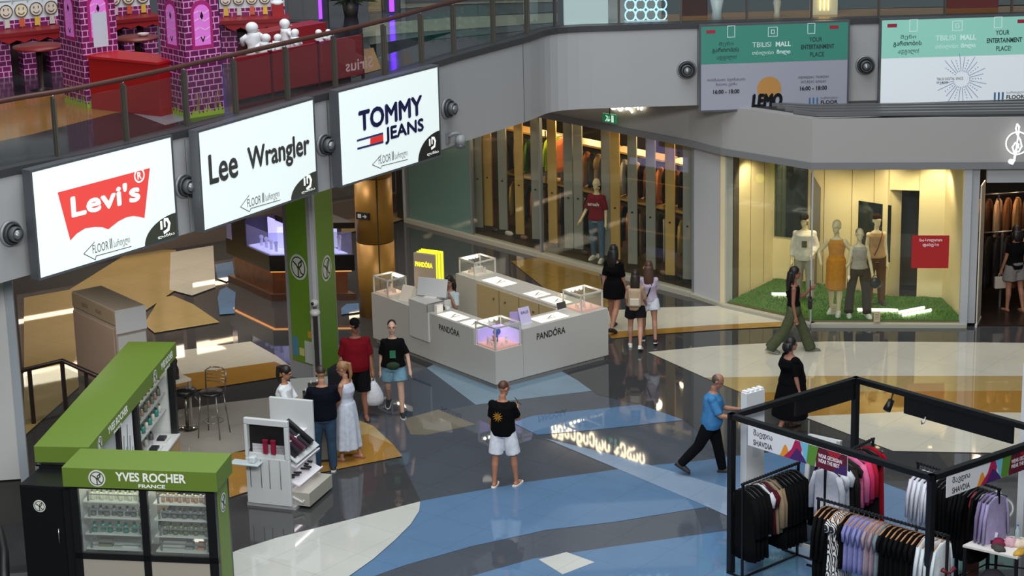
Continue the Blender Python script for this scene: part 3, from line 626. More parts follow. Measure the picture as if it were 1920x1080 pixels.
# ------------------------------------------------------------------ gallery railing
t = thing('gallery_railing', 'glass gallery railing with dark metal posts and a brown handrail along the curved edge', 'railing', (0, 0, ZT))
RL = offs(EDGE, .13)
def rail_at(p):
    i = min(range(len(RL)-1), key=lambda q: (Vector(RL[q]) + Vector(RL[q+1]) - 2*Vector(p)).length)
    a, b = Vector(RL[i]), Vector(RL[i+1]); d = (b-a).normalized()
    return a + d*(Vector(p)-a).dot(d), math.atan2(d.y, d.x), i
pm = MB().box(-.012, .012, -.05, -.02, .05, .88).box(-.02, .02, -.015, .05, .05, .9)
pmm = pm.me('post', [mat('#5c574f', .4, metal=.3)])
posts = [(-7.549, 29.828), (-6.680, 30.883), (-5.915, 31.799), (-5.210, 32.820), (-4.480, 33.649), (-3.772, 34.661), (-3.094, 35.645), (-2.345, 36.731), (-1.677, 37.736), (-0.969, 38.570), (-0.289, 39.625), (0.435, 40.548), (0.960, 41.226), (2.155, 41.440), (3.342, 41.528), (4.603, 41.606), (5.839, 41.688), (7.130, 41.764), (8.402, 41.776), (9.695, 41.785)] + [(11.8, 41.8)]
pos = []
for p in posts:
    q, rz, i = rail_at(p); pos.append((q, i))
    o = bpy.data.objects.new('post', pmm); C.objects.link(o); o.location = (q.x, q.y, 0); o.rotation_euler = (0, 0, rz); o.parent = t
gm = glass('#5d6868', .03, .02)
for (a, i), (b, j) in zip(pos, pos[1:]):
    pl = [a] + [Vector(RL[k]) for k in range(i+1, j+1)] + [b]
    mm = MB(); strip(mm, [tuple(p) for p in pl], [tuple(p + Vector((0, .012))) for p in pl], .06, .84); mm.build('glass_panel', gm, t)
MB().tube([(p[0], p[1], .97) for p in RL], .04, 8).build('handrail', mat('#4a2c24', .4), t)
mm = MB()
for q, i in pos: mm.tube([(q.x, q.y, .88), (q.x, q.y, .95)], .012, 6)
mm.build('handrail_pins', mat('#b9b9b7', .25, metal=.9), t)

# ------------------------------------------------------------------ jewellery counter island with four glass cases
KW = mat('#bdb9b2', .35, coat=.3); KIN = mat('#b29a72', .45); KBK = mat('#2a2725', .5); KWH = mat('#e6e1d8', .4); GL = glass('#f4f6f6', .04)
KA = R(37.8)
kf = (-0.318, 36.560)
kt = thing('jewellery_island', 'white rectangular jewellery counter island with black lettering in mid hall', 'sales counter', kf, KA)
MR = Matrix.Rotation(-PI/2, 4, 'Z')      # puts front facing work on the left long side
def grid_top(m, x0, x1, y0, y1, holes, z0, z1):
    xs = sorted({x0, x1, *[v for h in holes for v in h[:2]]}); ys = sorted({y0, y1, *[v for h in holes for v in h[2:]]})
    for a, b in zip(xs, xs[1:]):
        for c, d in zip(ys, ys[1:]):
            if any(h[0] <= (a+b)/2 <= h[1] and h[2] <= (c+d)/2 <= h[3] for h in holes): continue
            m.box(a, b, c, d, z0, z1)
HL = [(.06, .40, 1.22, 1.82), (.06, .40, .66, 1.14)]
HF = [(1.12, 1.80, .09, .48)]
HB = [(2.06, 2.46, 2.44, 3.12), (2.06, 2.46, 1.42, 1.84), (2.06, 2.42, .74, 1.33)]
NOTCH = (0, .62, 0, .62)
m = MB(); m.box(0, .5, .62, 3.8, .09, .93); grid_top(m, 0, .5, .62, 3.8, HL, .93, .98)
m.build('left_counter', KW, kt)
m = MB(); m.box(.62, 1.98, 0, .55, .09, .93); grid_top(m, .62, 1.98, 0, .55, HF, .93, .98); m.box(0, .62, 0, .62, .09, .70); m.build('front_counter', KW, kt)
m = MB(); m.box(1.98, 2.6, 0, 3.8, .09, .93); grid_top(m, 1.98, 2.6, 0, 3.8, HB, .93, .98); m.build('back_counter', KW, kt)
m = MB(); m.box(.06, 2.54, .05, .5, 0, .09).box(.05, .45, .5, 3.75, 0, .09).box(2.05, 2.54, .5, 3.75, 0, .09); m.build('plinth', mat('#8f8d89', .4), kt)
MB().box(1.955, 1.98, .6, 3.1, .1, .93).build('inner_panel', KIN, kt)
m = MB()
for y in (.62, .66): pass
for yy in (1.2, 1.8, 2.4): m.box(1.95, 1.956, yy, yy+.012, .1, .93)
m.build('door_gaps', mat('#6a5a42', .6), kt)
for k, yy in enumerate((1.1, 1.35, 2.2, 2.55)): MB().box(1.93, 1.955, yy, yy+.025, .72, .76).build('door_knob', mat('#8a7c60', .3, metal=.7), kt)
LITW = mat('#fff4e2', .5, emit=.85); LITP = mat('#fff0e2', .5, emit=.5)
for h in HL + HF + HB:
    MB().box(h[0]+.01, h[1]-.01, h[2]+.01, h[3]-.01, .962, .97).build('lit_tray', LITW, kt)  # tray floor glows in place of the lights that fall on it
    random.seed(int(h[0]*100 + h[2]*10)); mm = MB()
    cx, cy = (h[0]+h[1])/2, (h[2]+h[3])/2
    mm.tube([(cx-.1, cy-.06, .975), (cx+.02, cy+.02, .977), (cx+.1, cy+.07, .975)], .008, 6)
    mm.build('bracelet', mat('#6d665e', .3, metal=.6), kt)
    mm = MB()
    for q in range(3): mm.box(cx-.12+q*.08, cx-.07+q*.08, cy-.1, cy-.04, .97, .985)
    mm.build('ring_pads', KWH, kt)
m = MB(); m.box(-.03, .36, 1.95, 2.55, .42, 1.14).box(-.03, .5, 1.95, 2.0, .98, 1.14); m.build('till_block', mat('#c4c1bc', .35), kt, bev=.01)
mm = MB(); tmb = text_mb('PANDÓRA', .62, .145, .004, .02); tmb.v = [tuple(MR @ Vector((p[0] - 1.66, p[1], p[2] + .73))) for p in tmb.v]; tmb.build('lettering', KBK, kt)
letter(kt, 'PANDÓRA', .93, .72, 0, KBK, .66, .155, bold=.02)
m = MB(); m.box(.618, .622, -.003, 0, .1, .97).build('panel_joint', mat('#8f8c86', .5), kt)
def glass_case(label, loc, w, d, h, bulbs, pink, zb=0, glow=LITP):
    t = thing('glass_case', label, 'display case', loc, KA, 'glass cases on the jewellery island corners')
    r = .012; m = MB()
    for x in (0, w):
        for y in (0, d): m.box(x-r, x+r, y-r, y+r, zb, h)
    m.box(-r, w+r, -r, r, h-.02, h+.01).box(-r, w+r, d-r, d+r, h-.02, h+.01).box(-r, r, 0, d, h-.02, h+.01).box(w-r, w+r, 0, d, h-.02, h+.01)
    m.build('frame', mat('#ddd8cf', .3, metal=.3), t)
    m = MB(); m.box(0, w, 0, .004, zb+.01, h-.02).box(0, w, d-.004, d, zb+.01, h-.02).box(0, .004, 0, d, zb+.01, h-.02).box(w-.004, w, 0, d, zb+.01, h-.02); m.build('panes', GL, t)
    MB().box(.02, w-.02, .02, d-.02, zb, zb+.03).build('tray', mat(pink, .6, emit=.25), t)
    for k in range(bulbs):
        f = (k + .5)/bulbs
        p = (.06 + (w-.12)*f, d-.03) if w >= d else (w-.03, .06 + (d-.12)*f)
        MB().ball((p[0], p[1], h-.03), .026, n=10, m=6).build('bulb', mat('#fff4dd', emit=14), t)
    random.seed(len(label)); m = MB()
    for k in range(7):
        x, y = random.uniform(.08, w-.12), random.uniform(.08, d-.12); hh = random.uniform(.03, .14)
        m.lathe([(.03, 0), (.025, .01), (.012, hh*.6), (.02, hh), (0, hh+.01)], 10, Matrix.Translation((x, y, zb+.03)))
    m.build('jewellery_stands', mat('#f0cfc6', .4), t)
    return t
def kpt(u, v, z): return (kf[0] + math.cos(KA)*u - math.sin(KA)*v, kf[1] + math.sin(KA)*u + math.cos(KA)*v, z)
glass_case('glass case at the left end of the island, by the gold column', kpt(.03, 3.3, .98), .42, .45, .33, 4, '#e9c3b0')
glass_case('glass case with five bulbs at the far end of the island, holding a white bag', kpt(2.05, 3.28, .98), .5, .48, .30, 5, '#d9c9bb')
glass_case('glass case at the right corner of the island, with pink lined tray', kpt(2.03, .08, .98), .5, .5, .33, 4, '#efb3a2')
t = glass_case('low pink and violet lit glass case at the near corner of the island', kpt(.02, .02, .70), .56, .56, .42, 4, '#f0b0a6')
MB().box(.02, .54, .535, .55, .03, .27).build('violet_back', mat('#b9a8ee', .5, emit=.5), t); MB().box(.535, .55, .02, .535, .03, .27).build('violet_side', mat('#c3b3f2', .5, emit=.5), t)
m = MB(); m.tube([(.3, .34, .04), (.3, .34, .3)], .02); m.ball((.3, .34, .22), .08, .05, .07); m.build('blue_bow', mat('#3355c8', .4), t)
for i, (x, y) in enumerate(((.12, .25), (.2, .32), (.4, .2))):
    m = MB(); m.ball((x, y, .08), .03); m.ball((x, y, .14), .022); m.tube([(x, y, .03), (x, y, .18)], .012); m.build('pendant_figure', mat(('#e8e2dc', '#d83a52', '#f0ece6')[i], .4), t)
# small things on the island
t = thing('white_handbag', 'small white handbag inside the far glass case of the island', 'handbag', kpt(2.3, 3.5, 1.011), KA)
MB().box(-.1, .1, -.05, .05, 0, .11).build('bag_body', KWH, t, bev=.02); MB().tube([(-.06, 0, .1), (-.03, 0, .17), (.03, 0, .17), (.06, 0, .1)], .008).build('handle', KWH, t)
def holder(label, u, v, rz, w, h, col, txt=None, tilt=-18):
    t = thing('sign_holder', label, 'sign holder', kpt(u, v, .98), KA + rz)
    M_ = Matrix.Rotation(R(tilt), 4, 'X')
    MB().box(0, w, -.006, .006, 0, h, M_).build('sheet', mat(col, .35), t); MB().box(0, w, -.03, .09, 0, .008).build('foot', mat('#d9d6d2', .3), t)
    if txt:
        q = text_mb(txt, w*.7, .05, .008, .02); q.v = [tuple(M_ @ Vector((p[0]+w*.15, p[1], p[2]+h*.6))) for p in q.v]; q.build('lettering', mat('#5a4a78', .5), t)
holder('lilac sale sign in a clear stand at the front of the island', .78, .24, 0, .24, .30, '#c9bede', 'SALE')
holder('mauve sign in a stand left of the sale sign on the island', .66, .40, R(-25), .26, .22, '#9a86b8')
holder('left of two white cards leaning by the left glass case', .1, 3.05, R(-75), .3, .30, '#ded3c4', None, -30)
holder('right of two white cards leaning by the left glass case, next to the till', .1, 2.72, R(-75), .3, .30, '#cfc6b6', None, -30)
holder('small black and white card near the right glass case', 1.85, .52, 0, .2, .13, '#3c3936')
t = thing('till_monitor', 'white till screen seen from behind on the island, beside the seller', 'monitor', kpt(.3, 2.3, 1.14), KA + R(-62))
M_ = Matrix.Rotation(R(-16), 4, 'X')
MB().box(-.3, .3, 0, .03, .02, .36, M_).build('screen_back', mat('#c9cac9', .35), t, bev=.008); MB().box(-.12, .12, -.06, .12, 0, .02).build('stand', KWH, t)
MB().box(-.29, .29, .031, .033, .03, .35, M_).build('screen', mat('#20242a', .2), t)
t = thing('card_terminal', 'black and white card terminals beside the till on the island', 'card terminal', kpt(.27, 2.02, .985), KA)
MB().box(-.06, .05, -.12, .02, 0, .07).build('body', mat('#1b1b1d', .4), t, bev=.01); MB().box(.07, .14, -.14, .0, 0, .05).build('printer', mat('#dedbd6', .4), t)
t = thing('paper_stack', 'white paper roll box at the end of the till block', 'box', kpt(.1, 1.88, .98), KA); MB().box(0, .14, -.03, .05, 0, .14).build('carton', KWH, t)
# lit totem
tp = (-1.609, 39.629)
t = thing('logo_totem', 'slim totem with glowing yellow green edges and mirrored lettering behind the island', 'sign', (tp[0], tp[1], 0), R(-30))
m = MB(); m.box(-.24, .22, -.05, .02, 0, 1.70).build('front_board', mat('#b8a48e', .45), t, bev=.012)
YG = mat('#e2f02a', .4, emit=1.3)
for k in range(3):
    MB().box(-.215 + .01*k, .226 + .03*k, .038 + .06*k, .048 + .06*k, .02, 1.712 + .01*k).build('glowing_edge', YG, t)
    MB().box(-.2 + .01*k, .22 + .03*k, .052 + .06*k, .085 + .06*k, 0, 1.70).build('layer', mat('#a99680', .45), t)
letter(t, 'PANDÓRA', -.20, 1.44, -.051, mat('#f0e51e', .4, emit=1.6), .38, .12, bold=.03)
lamp('totem_glow', 'POINT', (tp[0]+.35, tp[1]+.25, 1.3), 1.2, (.9, 1, .1), .1)


# ------------------------------------------------------------------ green cosmetics kiosk: front cabinet, side cabinet, long wing
GRN = mat('#66802c', .5); GRN2 = mat('#748f36', .5); BLK = mat('#141416', .35); SHW = mat('#c9cac6', .4)
ca, cb, cc_, cd = [(-5.878, 26.610), (-3.837, 26.284), (-3.675, 26.945), (-5.619, 27.359)]
yl, yr, yw = frame_of(ca, cb)
YD = .72
M_wh = mat('#e9ebe4', .5, emit=.12); M_ic = mat('#3b4a22', .5)
def leaf_mark(par, cx, cz, r, y, back='#dfe3d6', MM=None):
    """round emblem: white disc, dark ring, leaf strokes"""
    d = disc(cx, cz, r, y - .004); k = MB(); ring(k, cx, cz, r*.78, r*.09, y - .008)
    stroke(k, [(cx-r*.55, cz+r*.35), (cx-r*.2, cz+r*.15), (cx, cz-r*.1), (cx, cz-r*.75)], r*.13, y - .008)
    stroke(k, [(cx, cz-r*.1), (cx+r*.1, cz+r*.3), (cx+r*.4, cz+r*.55), (cx+r*.38, cz+r*.2), (cx+r*.1, cz-r*.05)], r*.12, y - .008); stroke(k, [(cx+r*.12, cz-r*.05), (cx+r*.3, cz-r*.4), (cx+r*.55, cz-r*.5)], r*.12, y - .008)
    if MM:
        for q in (d, k): q.v = [tuple(MM @ Vector(p)) for p in q.v]
    e = d.build('emblem', mat(back, .5), par); k.build('leaf_drawing', mat('#33352d', .5), e)
yt = thing('cosmetics_cabinet', 'black framed cosmetics cabinet under a green canopy with white lettering, at the lower left', 'display cabinet', yl, yr)
MB().box(0, yw, 0, YD, 2.13, 2.4).build('canopy', GRN, yt, bev=.006)
letter(yt, 'YVES ROCHER', .72, 2.235, 0, M_wh, .94, .125, bold=.03); letter(yt, 'FRANCE', 1.02, 2.155, 0, M_wh, .36, .05, bold=.03)
leaf_mark(yt, .47, 2.265, .115, 0)
MS = Matrix.Translation((yw, 0, 0)) @ Matrix.Rotation(PI/2, 4, 'Z')
m = MB(); X0, X1, XM = .18, yw-.05, 1.06
for a, b in ((X0-.1, X0), (XM-.05, XM+.05), (X1-.12, X1)): m.box(a, b, .03, .09, 0, 2.13)
m.box(X0-.1, X1, .03, .09, 1.12, 1.2).box(X0-.1, X1, .03, .09, 2.1, 2.13).box(X1-.12, X1, .6, .68, 0, 2.13).box(X1-.05, X1, .09, .14, 0, 2.13)
m.box(X0-.1, X1, .03, YD-.03, 0, .08); m.build('frame', BLK, yt)
m = MB(); m.box(X0, XM-.05, .04, .08, .09, 1.12).box(XM+.05, X1-.12, .04, .08, .09, 1.12); m.build('lower_panels', mat('#a9a294', .5), yt)
MB().box(X1-.01, X1+.005, .16, .60, .05, 2.1).build('green_end_panel', GRN2, yt)
leaf_mark(yt, .36, 1.85, .13, -.05, MM=Matrix.Translation((X1-.05+.006, 0, 0)) @ Matrix.Rotation(PI/2, 4, 'Z'))
m = MB(); m.box(X0, XM-.05, .05, .055, 1.2, 2.1).box(XM+.05, X1-.12, .05, .055, 1.2, 2.1); m.build('glass_doors', glass('#e3e8e6', .04), yt)
m = MB(); m.box(X0-.1, X0-.06, .09, YD-.03, 1.12, 2.13).box(X0-.1, XM-.05, YD-.05, YD-.03, 1.1, 2.13); m.build('inner_wall', mat('#dcdde0', .5), yt)
SZ = (1.88, 1.66, 1.43, 1.22)
for z in SZ:
    for a, b in ((X0+.07, XM-.06), (XM+.14, X1-.13)):
        s_ = MB().box(a-.06, b, .16, .5, z-.02, z).build('shelf', SHW, yt)
        q = MB(); q.box(a, a+.025, .16, .18, z, z+.14).box(b-.05, b-.02, .16, .18, z, z+.14).box(a, b-.02, .16, .17, z+.09, z+.105).box(b-.05, b-.02, .46, .48, z, z+.14); q.build('shelf_guard', mat('#8f9194', .35, metal=.4), s_)
MB().box(X0, X1-.1, .1, .14, 2.09, 2.115).build('light_strip', mat('#fff8ec', emit=7), yt)
MB().box(X0, X1-.1, .44, .48, 2.09, 2.115).build('light_strip', mat('#fff8ec', emit=7), yt)
# bottles on its shelves
def bottle_mesh(r, h, col, cap):
    m = MB(); m.lathe([(0, 0), (r, .004), (r, h*.68), (r*.45, h*.78), (r*.4, h*.8)], 12); m.cur = 1; m.lathe([(r*.5, h*.8), (r*.5, h), (0, h)], 10); return m.me('bottle', [mat(col, .25), mat(cap, .3)])
def jar_mesh(r, h, col, cap):
    m = MB(); m.lathe([(0, 0), (r, .003), (r, h*.7), (r*.96, h*.72)], 12); m.cur = 1; m.lathe([(r*1.02, h*.7), (r*1.02, h), (0, h)], 12); return m.me('jar', [mat(col, .3), mat(cap, .3)])
def put(me, name, label, cat, loc, group=None, rz=0):
    o = bpy.data.objects.new(name, me); C.objects.link(o); o.location = loc; o.rotation_euler = (0, 0, rz); return tag(o, label, cat, group)
def ypt(x, y, z): return (yl[0] + math.cos(yr)*x - math.sin(yr)*y, yl[1] + math.sin(yr)*x + math.cos(yr)*y, z)
BT = {k: bottle_mesh(*v) for k, v in dict(white=(.028, .14, '#d9dcc9', '#4f6b2b'), grey=(.037, .13, '#77787a', '#3a3b3d'), teal=(.036, .14, '#3f8f80', '#1f4f47'), green=(.034, .15, '#7b8166', '#4a5a2c'), amber=(.026, .11, '#b08a78', '#e8e4da')).items()}
rows = [(0, 0, 'white', 11), (0, 1, 'amber', 11), (1, 0, 'grey', 8), (1, 1, 'grey', 9), (2, 0, 'teal', 7), (2, 1, 'green', 9)]
SHL = ['top', 'second', 'third']
for zi, bay, kind, n in rows:
    a, b = ((X0+.12, XM-.12), (XM+.2, X1-.2))[bay]
    for k in range(n):
        put(BT[kind], 'bottle', '%s bottle in the row on the %s shelf, %s bay of the lower left cabinet' % (kind, SHL[zi], ('left', 'right')[bay]), 'bottle',
            ypt(a + (b-a)*k/(n-1), .23 + .03*(k % 2), SZ[zi]), '%s bottles, %s shelf, %s bay' % (kind, SHL[zi], ('left', 'right')[bay]))
for (x, w_, h_, col, lab) in ((.34, .18, .09, '#7d7a68', 'grey carton on the bottom shelf, left bay of the lower left cabinet'), (1.52, .1, .09, '#8c8c88', 'grey carton on the bottom shelf, right bay of the lower left cabinet'), (1.68, .09, .09, '#b98a6d', 'tan carton at the right end of the bottom shelf in the lower left cabinet'),
        (.66, .22, .02, '#c6c6c6', 'flat pale tray on the bottom shelf, left bay of the lower left cabinet')):
    t = thing('carton', lab, 'box', ypt(x, .22, SZ[3]), yr); MB().box(0, w_, 0, .1, 0, h_).build('box_body', mat(col, .5), t, bev=.003)
m = MB(); [m.tube([(x, 0, 0), (x, 0, .09)], .002, 4) for x in (0, .02, .04, .06, .08, .1, .12, .14, .16)]; [m.tube([(0, 0, z), (.16, 0, z)], .002, 4) for z in (.0, .03, .06, .09)]
tag(m.build('wire_basket', mat('#9fd0c6', .3, metal=.3), None, ypt(.32, .2, SZ[2]), yr), 'pale wire basket at the left end of the third shelf of the cabinet', 'basket')
# black side cabinet
bp = [(-6.505, 26.871), (-5.906, 26.737), (-5.905, 27.550), (-6.470, 27.587)]
bl_, br_, bw_ = frame_of(bp[0], bp[1]); bw_ = bw_ + .1
t = thing('black_cabinet', 'tall black cabinet with a round white emblem left of the glass cabinet', 'cabinet', bl_, br_)
MB().box(0, bw_, 0, .72, 0, 2.08).build('body', BLK, t, bev=.008); MB().box(.02, bw_-.12, -.015, 0, .06, 2.04).build('door', mat('#0f0f11', .3), t); MB().tube([(bw_-.2, -.03, 1.3), (bw_-.2, -.03, 1.5)], .008).build('handle', mat('#b9bbbd', .25, metal=.9), t)
leaf_mark(t, .27, 1.80, .085, -.016)
# long wing
wa, wb, wc, wd = [(-6.416, 27.453), (-5.662, 27.362), (-5.163, 32.032), (-5.822, 32.474)]
wl_, wr_, wn_ = frame_of(wb, wc)     # x runs back along the sign face (its -y side faces the hall)
WD = .75
t = thing('cosmetics_wing', 'long shelf wing under a green canopy running back from the lower left cabinet', 'display cabinet', wl_, wr_)
MB().box(0, wn_, 0, WD, 2.17, 2.4).build('canopy', GRN, t, bev=.006)
letter(t, 'YVES ROCHER', .9, 2.24, 0, M_wh, 1.0, .11, bold=.03); letter(t, 'FRANCE', 1.15, 2.16, 0, M_wh, .4, .045, bold=.03); leaf_mark(t, .5, 2.26, .11, 0)
letter(t, 'YVES ROCHER', 3.75, 2.24, 0, M_wh, .7, .11, bold=.03); leaf_mark(t, 3.4, 2.26, .11, 0); letter(t, 'FRANCE', 3.95, 2.16, 0, M_wh, .3, .045, bold=.03)
m = MB()
for x in (.0, 1.55, 2.5, wn_-.12): m.box(x, x+.1, .04, .14, 0, 2.12)
m.box(0, wn_, .04, WD, 0, .08).box(0, .06, .04, WD, 0, 2.12); m.build('frame', BLK, t)
m = MB(); m.box(.0, wn_, WD-.05, WD, .05, 2.12); m.build('back_panel', mat('#cfd0cd', .5), t)
m = MB(); m.box(wn_-.06, wn_-.03, .12, WD-.05, .08, 2.12); m.build('lit_end_panel', mat('#dddfda', .5), t)
MB().box(1.7, 2.42, .1, .12, .9, 2.1).build('poster', mat('#d3d7da', .4, emit=.18), t)
m = MB()
for x, h in ((1.85, .9), (1.95, .7), (2.05, 1.0), (2.15, .8), (2.25, .6)): stroke(m, [(x, .95), (x+.02, .95+h*.5), (x+.09, .95+h)], .03, .095)
m.build('poster_leaves', mat('#6d7a74', .6), t)
MB().box(.1, 1.55, .1, .12, 1.0, 2.1).build('white_panel', mat('#c2c6c8', .5), t)
m = MB(); m.box(2.6, wn_-.1, .02, .5, .08, .92); m.build('counter', mat('#b39a74', .5), t); MB().box(2.6, wn_-.1, .0, .52, .92, .95).build('counter_top', mat('#d6d7d4', .3), t)
for z in (1.35, 1.62, 1.88): MB().box(2.6, wn_-.08, .2, WD-.05, z-.02, z).build('shelf', SHW, t)
MB().box(2.6, wn_-.15, .3, .34, 2.09, 2.115).build('light_strip', mat('#fff8ec', emit=6), t)
def wpt2(x, y, z): return (wl_[0] + math.cos(wr_)*x - math.sin(wr_)*y, wl_[1] + math.sin(wr_)*x + math.cos(wr_)*y, z)
for zi, (z, kinds) in enumerate(((1.35, ('teal', 'white')), (1.62, ('green', 'amber')), (1.88, ('green', 'grey')))):
    for k in range(10):
        kd = kinds[(k*3+zi) % 2]
        put(BT[kd], 'bottle', '%s bottle in the row on the %s shelf of the long green wing' % (kd, ('lower', 'middle', 'upper')[zi]), 'bottle', wpt2(2.72 + .19*k, .26, z), '%s bottles, %s shelf of the wing' % (kd, ('lower', 'middle', 'upper')[zi]))
for k in range(6):
    put(BT[('white', 'grey')[k % 2]], 'bottle', '%s tester bottle standing on the white counter of the long green wing' % ('white', 'grey')[k % 2], 'bottle', wpt2(2.8 + .3*k, .38, .95), '%s testers on the wing counter' % ('white', 'grey')[k % 2])
for k in range(4):
    tt = thing('open_carton', 'shallow carton of black boxes, %s along the counter of the long wing' % ('first', 'second', 'third', 'last')[k], 'box', wpt2(2.75 + .45*k, .1, .95), wr_)
    MB().box(0, .3, 0, .2, 0, .04).build('tray', mat('#dcdcd8', .5), tt); MB().box(.03, .2, .03, .15, .04, .075).build('dark_boxes', mat('#2a2b2e', .4), tt)
# green pillar: square column with lit emblem panels
ga, gb, gc = [(-4.034, 37.609), (-3.479, 37.049), (-3.176, 38.016)]
t = thing('sign_pillar', 'square grey pillar with two green emblem panels meeting at its near edge', 'pillar', (gb[0], gb[1], 0))
A_ = Vector(ga) - Vector(gb); B_ = Vector(gc) - Vector(gb)
MB().prism([(0, 0), tuple(A_), tuple(A_ + B_), tuple(B_)], 0, ZB).build('shaft', mat('#9a9b9e', .45), t)
for (D_, off, nm) in ((A_, .05, 'left'), (B_, .05, 'right')):
    L = D_.length; ang = math.atan2(D_.y, D_.x); u = D_.normalized()
    n = Vector((u.y, -u.x)) if nm == 'right' else Vector((-u.y, u.x))
    st = D_*0 if nm == 'right' else D_
    rzz = ang if nm == 'right' else ang + PI
    M_ = Matrix.Translation((st.x, st.y, 0)) @ Matrix.Rotation(rzz, 4, 'Z')
    MB().box(.13 if nm == 'left' else .1, L-.1, -.03, 0, .35 if nm == 'left' else .02, ZB-.05, M_).build('green_panel', mat('#557a1c', .5, emit=.12), t)
    leaf_mark(t, L/2 + .02, 2.12 if nm == 'left' else 2.02, .235, -.03, '#d4dbc6', M_)
    mm = MB(); mm.box(0, .1, -.035, -.001, 0, ZB, M_) if nm == 'right' else mm.box(L-.1, L, -.035, -.001, 0, ZB, M_); mm.build('corner_strip', mat('#c4c6c8', .4), t)
    if nm == 'left':
        MB().box(.5, L-.04, -.05, -.03, .38, .78, M_).build('notice_sheet', mat('#b9bdb8', .5), t)
        q = MB(); q.box(.16, .3, -.04, -.03, .45, .8, M_); q.build('leaflet', mat('#4a86a8', .5), t); MB().box(.34, .46, -.04, -.03, .48, .62, M_).build('leaflet', mat('#c9c27a', .5), t); MB().box(.6, .68, -.04, -.03, .86, .98, M_).build('sticker', mat('#d09a2a', .5), t)
# gold column
gp = (-2.657, 41.476)
t = thing('gold_column', 'round gold metal column with dark panel joints beside the white island', 'column', (gp[0], gp[1], 0))
GO = mat('#a87a34', .42, metal=.35, noise=.05, nscale=2)
MB().lathe([(.37, 0), (.37, 1.49)], 40).build('lower_shell', GO, t); MB().lathe([(.37, 1.51), (.37, 2.78)], 40).build('middle_shell', GO, t); MB().lathe([(.37, 2.8), (.37, ZB)], 40).build('upper_shell', GO, t)
m = MB(); m.lathe([(.362, 0), (.362, ZB)], 40); m.build('core', mat('#4b3316', .5), t)
m = MB(); a0 = math.atan2(-gp[1], -gp[0]) + .17
m.box(-.012, .012, -.374, -.36, 0, ZB, Matrix.Rotation(a0 + PI/2, 4, 'Z')); m.build('panel_joint', mat('#3a2812', .5), t)
M_ = Matrix.Rotation(a0 + PI/2 - .75, 4, 'Z'); MB().box(-.16, .13, -.40, -.36, 2.0, 2.14, M_).build('route_sign', mat('#26262a', .4), t)
q = flat([(-.12, 2.03), (-.04, 2.03), (-.04, 2.11), (-.12, 2.11)], -.402); q.v = [tuple(M_ @ Vector(p)) for p in q.v]; q.build('sign_figure', mat('#cfd2cf', .5), t)
q = MB(); stroke(q, [(0, 2.07), (.07, 2.07)], .02, -.402); stroke(q, [(.04, 2.1), (.08, 2.07), (.04, 2.04)], .016, -.402); q.v = [tuple(M_ @ Vector(p)) for p in q.v]; q.build('sign_arrow', mat('#cfd2cf', .5), t)
# thermal camera post in front of the pillar
cp = (-3.465, 36.867)
t = thing('camera_post', 'dark post with two white camera heads standing at the green pillar', 'camera stand', (cp[0], cp[1]-.05, 0))
MB().box(-.18, .18, -.18, .18, 0, .02).build('base', BLK, t, bev=.004); MB().box(-.04, .04, -.025, .025, .02, 1.36).build('post', mat('#2b2723', .4), t)
m = MB(); m.ball((0, -.01, 1.42), .095, .09, .07); m.build('lower_head', mat('#d7d7d5', .3), t); MB().ball((0, -.01, 1.60), .075, .075, .07).build('upper_head', mat('#d7d7d5', .3), t)
MB().tube([(0, 0, 1.45), (0, 0, 1.58)], .035).build('neck', mat('#55565a', .3), t); MB().ball((-.03, -.075, 1.60), .03, .02, .03).build('lens', BLK, t)
# white make up stand
sa, sb = [(-4.106, 31.249), (-3.416, 31.009)]
sl, sr, sn = frame_of(sa, sb); SDp = .98
t = thing('makeup_stand', 'white freestanding make up stand with slanted trays in front of the couple', 'display stand', sl, sr)
STW = mat('#c6c9c9', .4); 
def holed_panel(m, y0, y1, w, h, hx0, hx1, hz0, hz1): m.box(0, w, y0, y1, 0.05, hz0).box(0, hx0, y0, y1, hz0, hz1).box(hx1, w, y0, y1, hz0, hz1).box(0, w, y0, y1, hz1, h)
m = MB(); holed_panel(m, 0, .07, sn, 1.42, .05, sn-.07, .80, 1.32); m.build('front_panel', STW, t, bev=.012)
MB().box(0, sn, SDp-.06, SDp, .05, 1.45).build('back_panel', STW, t, bev=.012); MB().box(-.02, sn+.06, .02, SDp, 0, .05).build('base', mat('#9fa1a1', .4), t)
MB().box(.1, sn-.1, .07, SDp-.06, .05, 1.0).build('core', mat('#d9d6da', .5, emit=.1), t)
MB().box(.06, sn-.08, .07, .11, .8, 1.32).build('niche_back', mat('#17171a', .4), t)
M_ = Matrix.Translation((sn*.55, 0, 1.05)) @ Matrix.Rotation(R(38), 4, 'Y')
MB().box(-.1, .52, .08, SDp-.07, 0, .02, M_).build('top_tray', STW, t); 
for (z, dx) in ((.72, .12), (.44, .16), (.20, .2)):
    M2 = Matrix.Translation((sn-.3, 0, z+.1)) @ Matrix.Rotation(R(24), 4, 'Y'); MB().box(0, .3+dx, .08, SDp-.07, 0, .02, M2).box(.3+dx-.02, .3+dx, .08, SDp-.07, 0, .05, M2).build('tray', mat('#dcdadd', .4), t)
    MB().box(sn-.09, sn-.07, .1, SDp-.08, z-.02, z).build('light_strip', mat('#fff6fb', emit=3.5), t)
MB().box(sn-.05, sn+.26, .1, SDp-.02, .05, .26).build('drawer_base', mat('#a7a498', .45), t)
for k in range(7):
    M2 = M_ @ Matrix.Translation((.02, .13 + .1*k, .02)); MB().box(-.1, .42, 0, .075, 0, .025 + .05*(k % 3), M2).build('palette', mat(('#1b1a1d', '#25232a', '#4a2030', '#1b1a1d', '#2c2c30', '#141416', '#33202a')[k], .35), t)
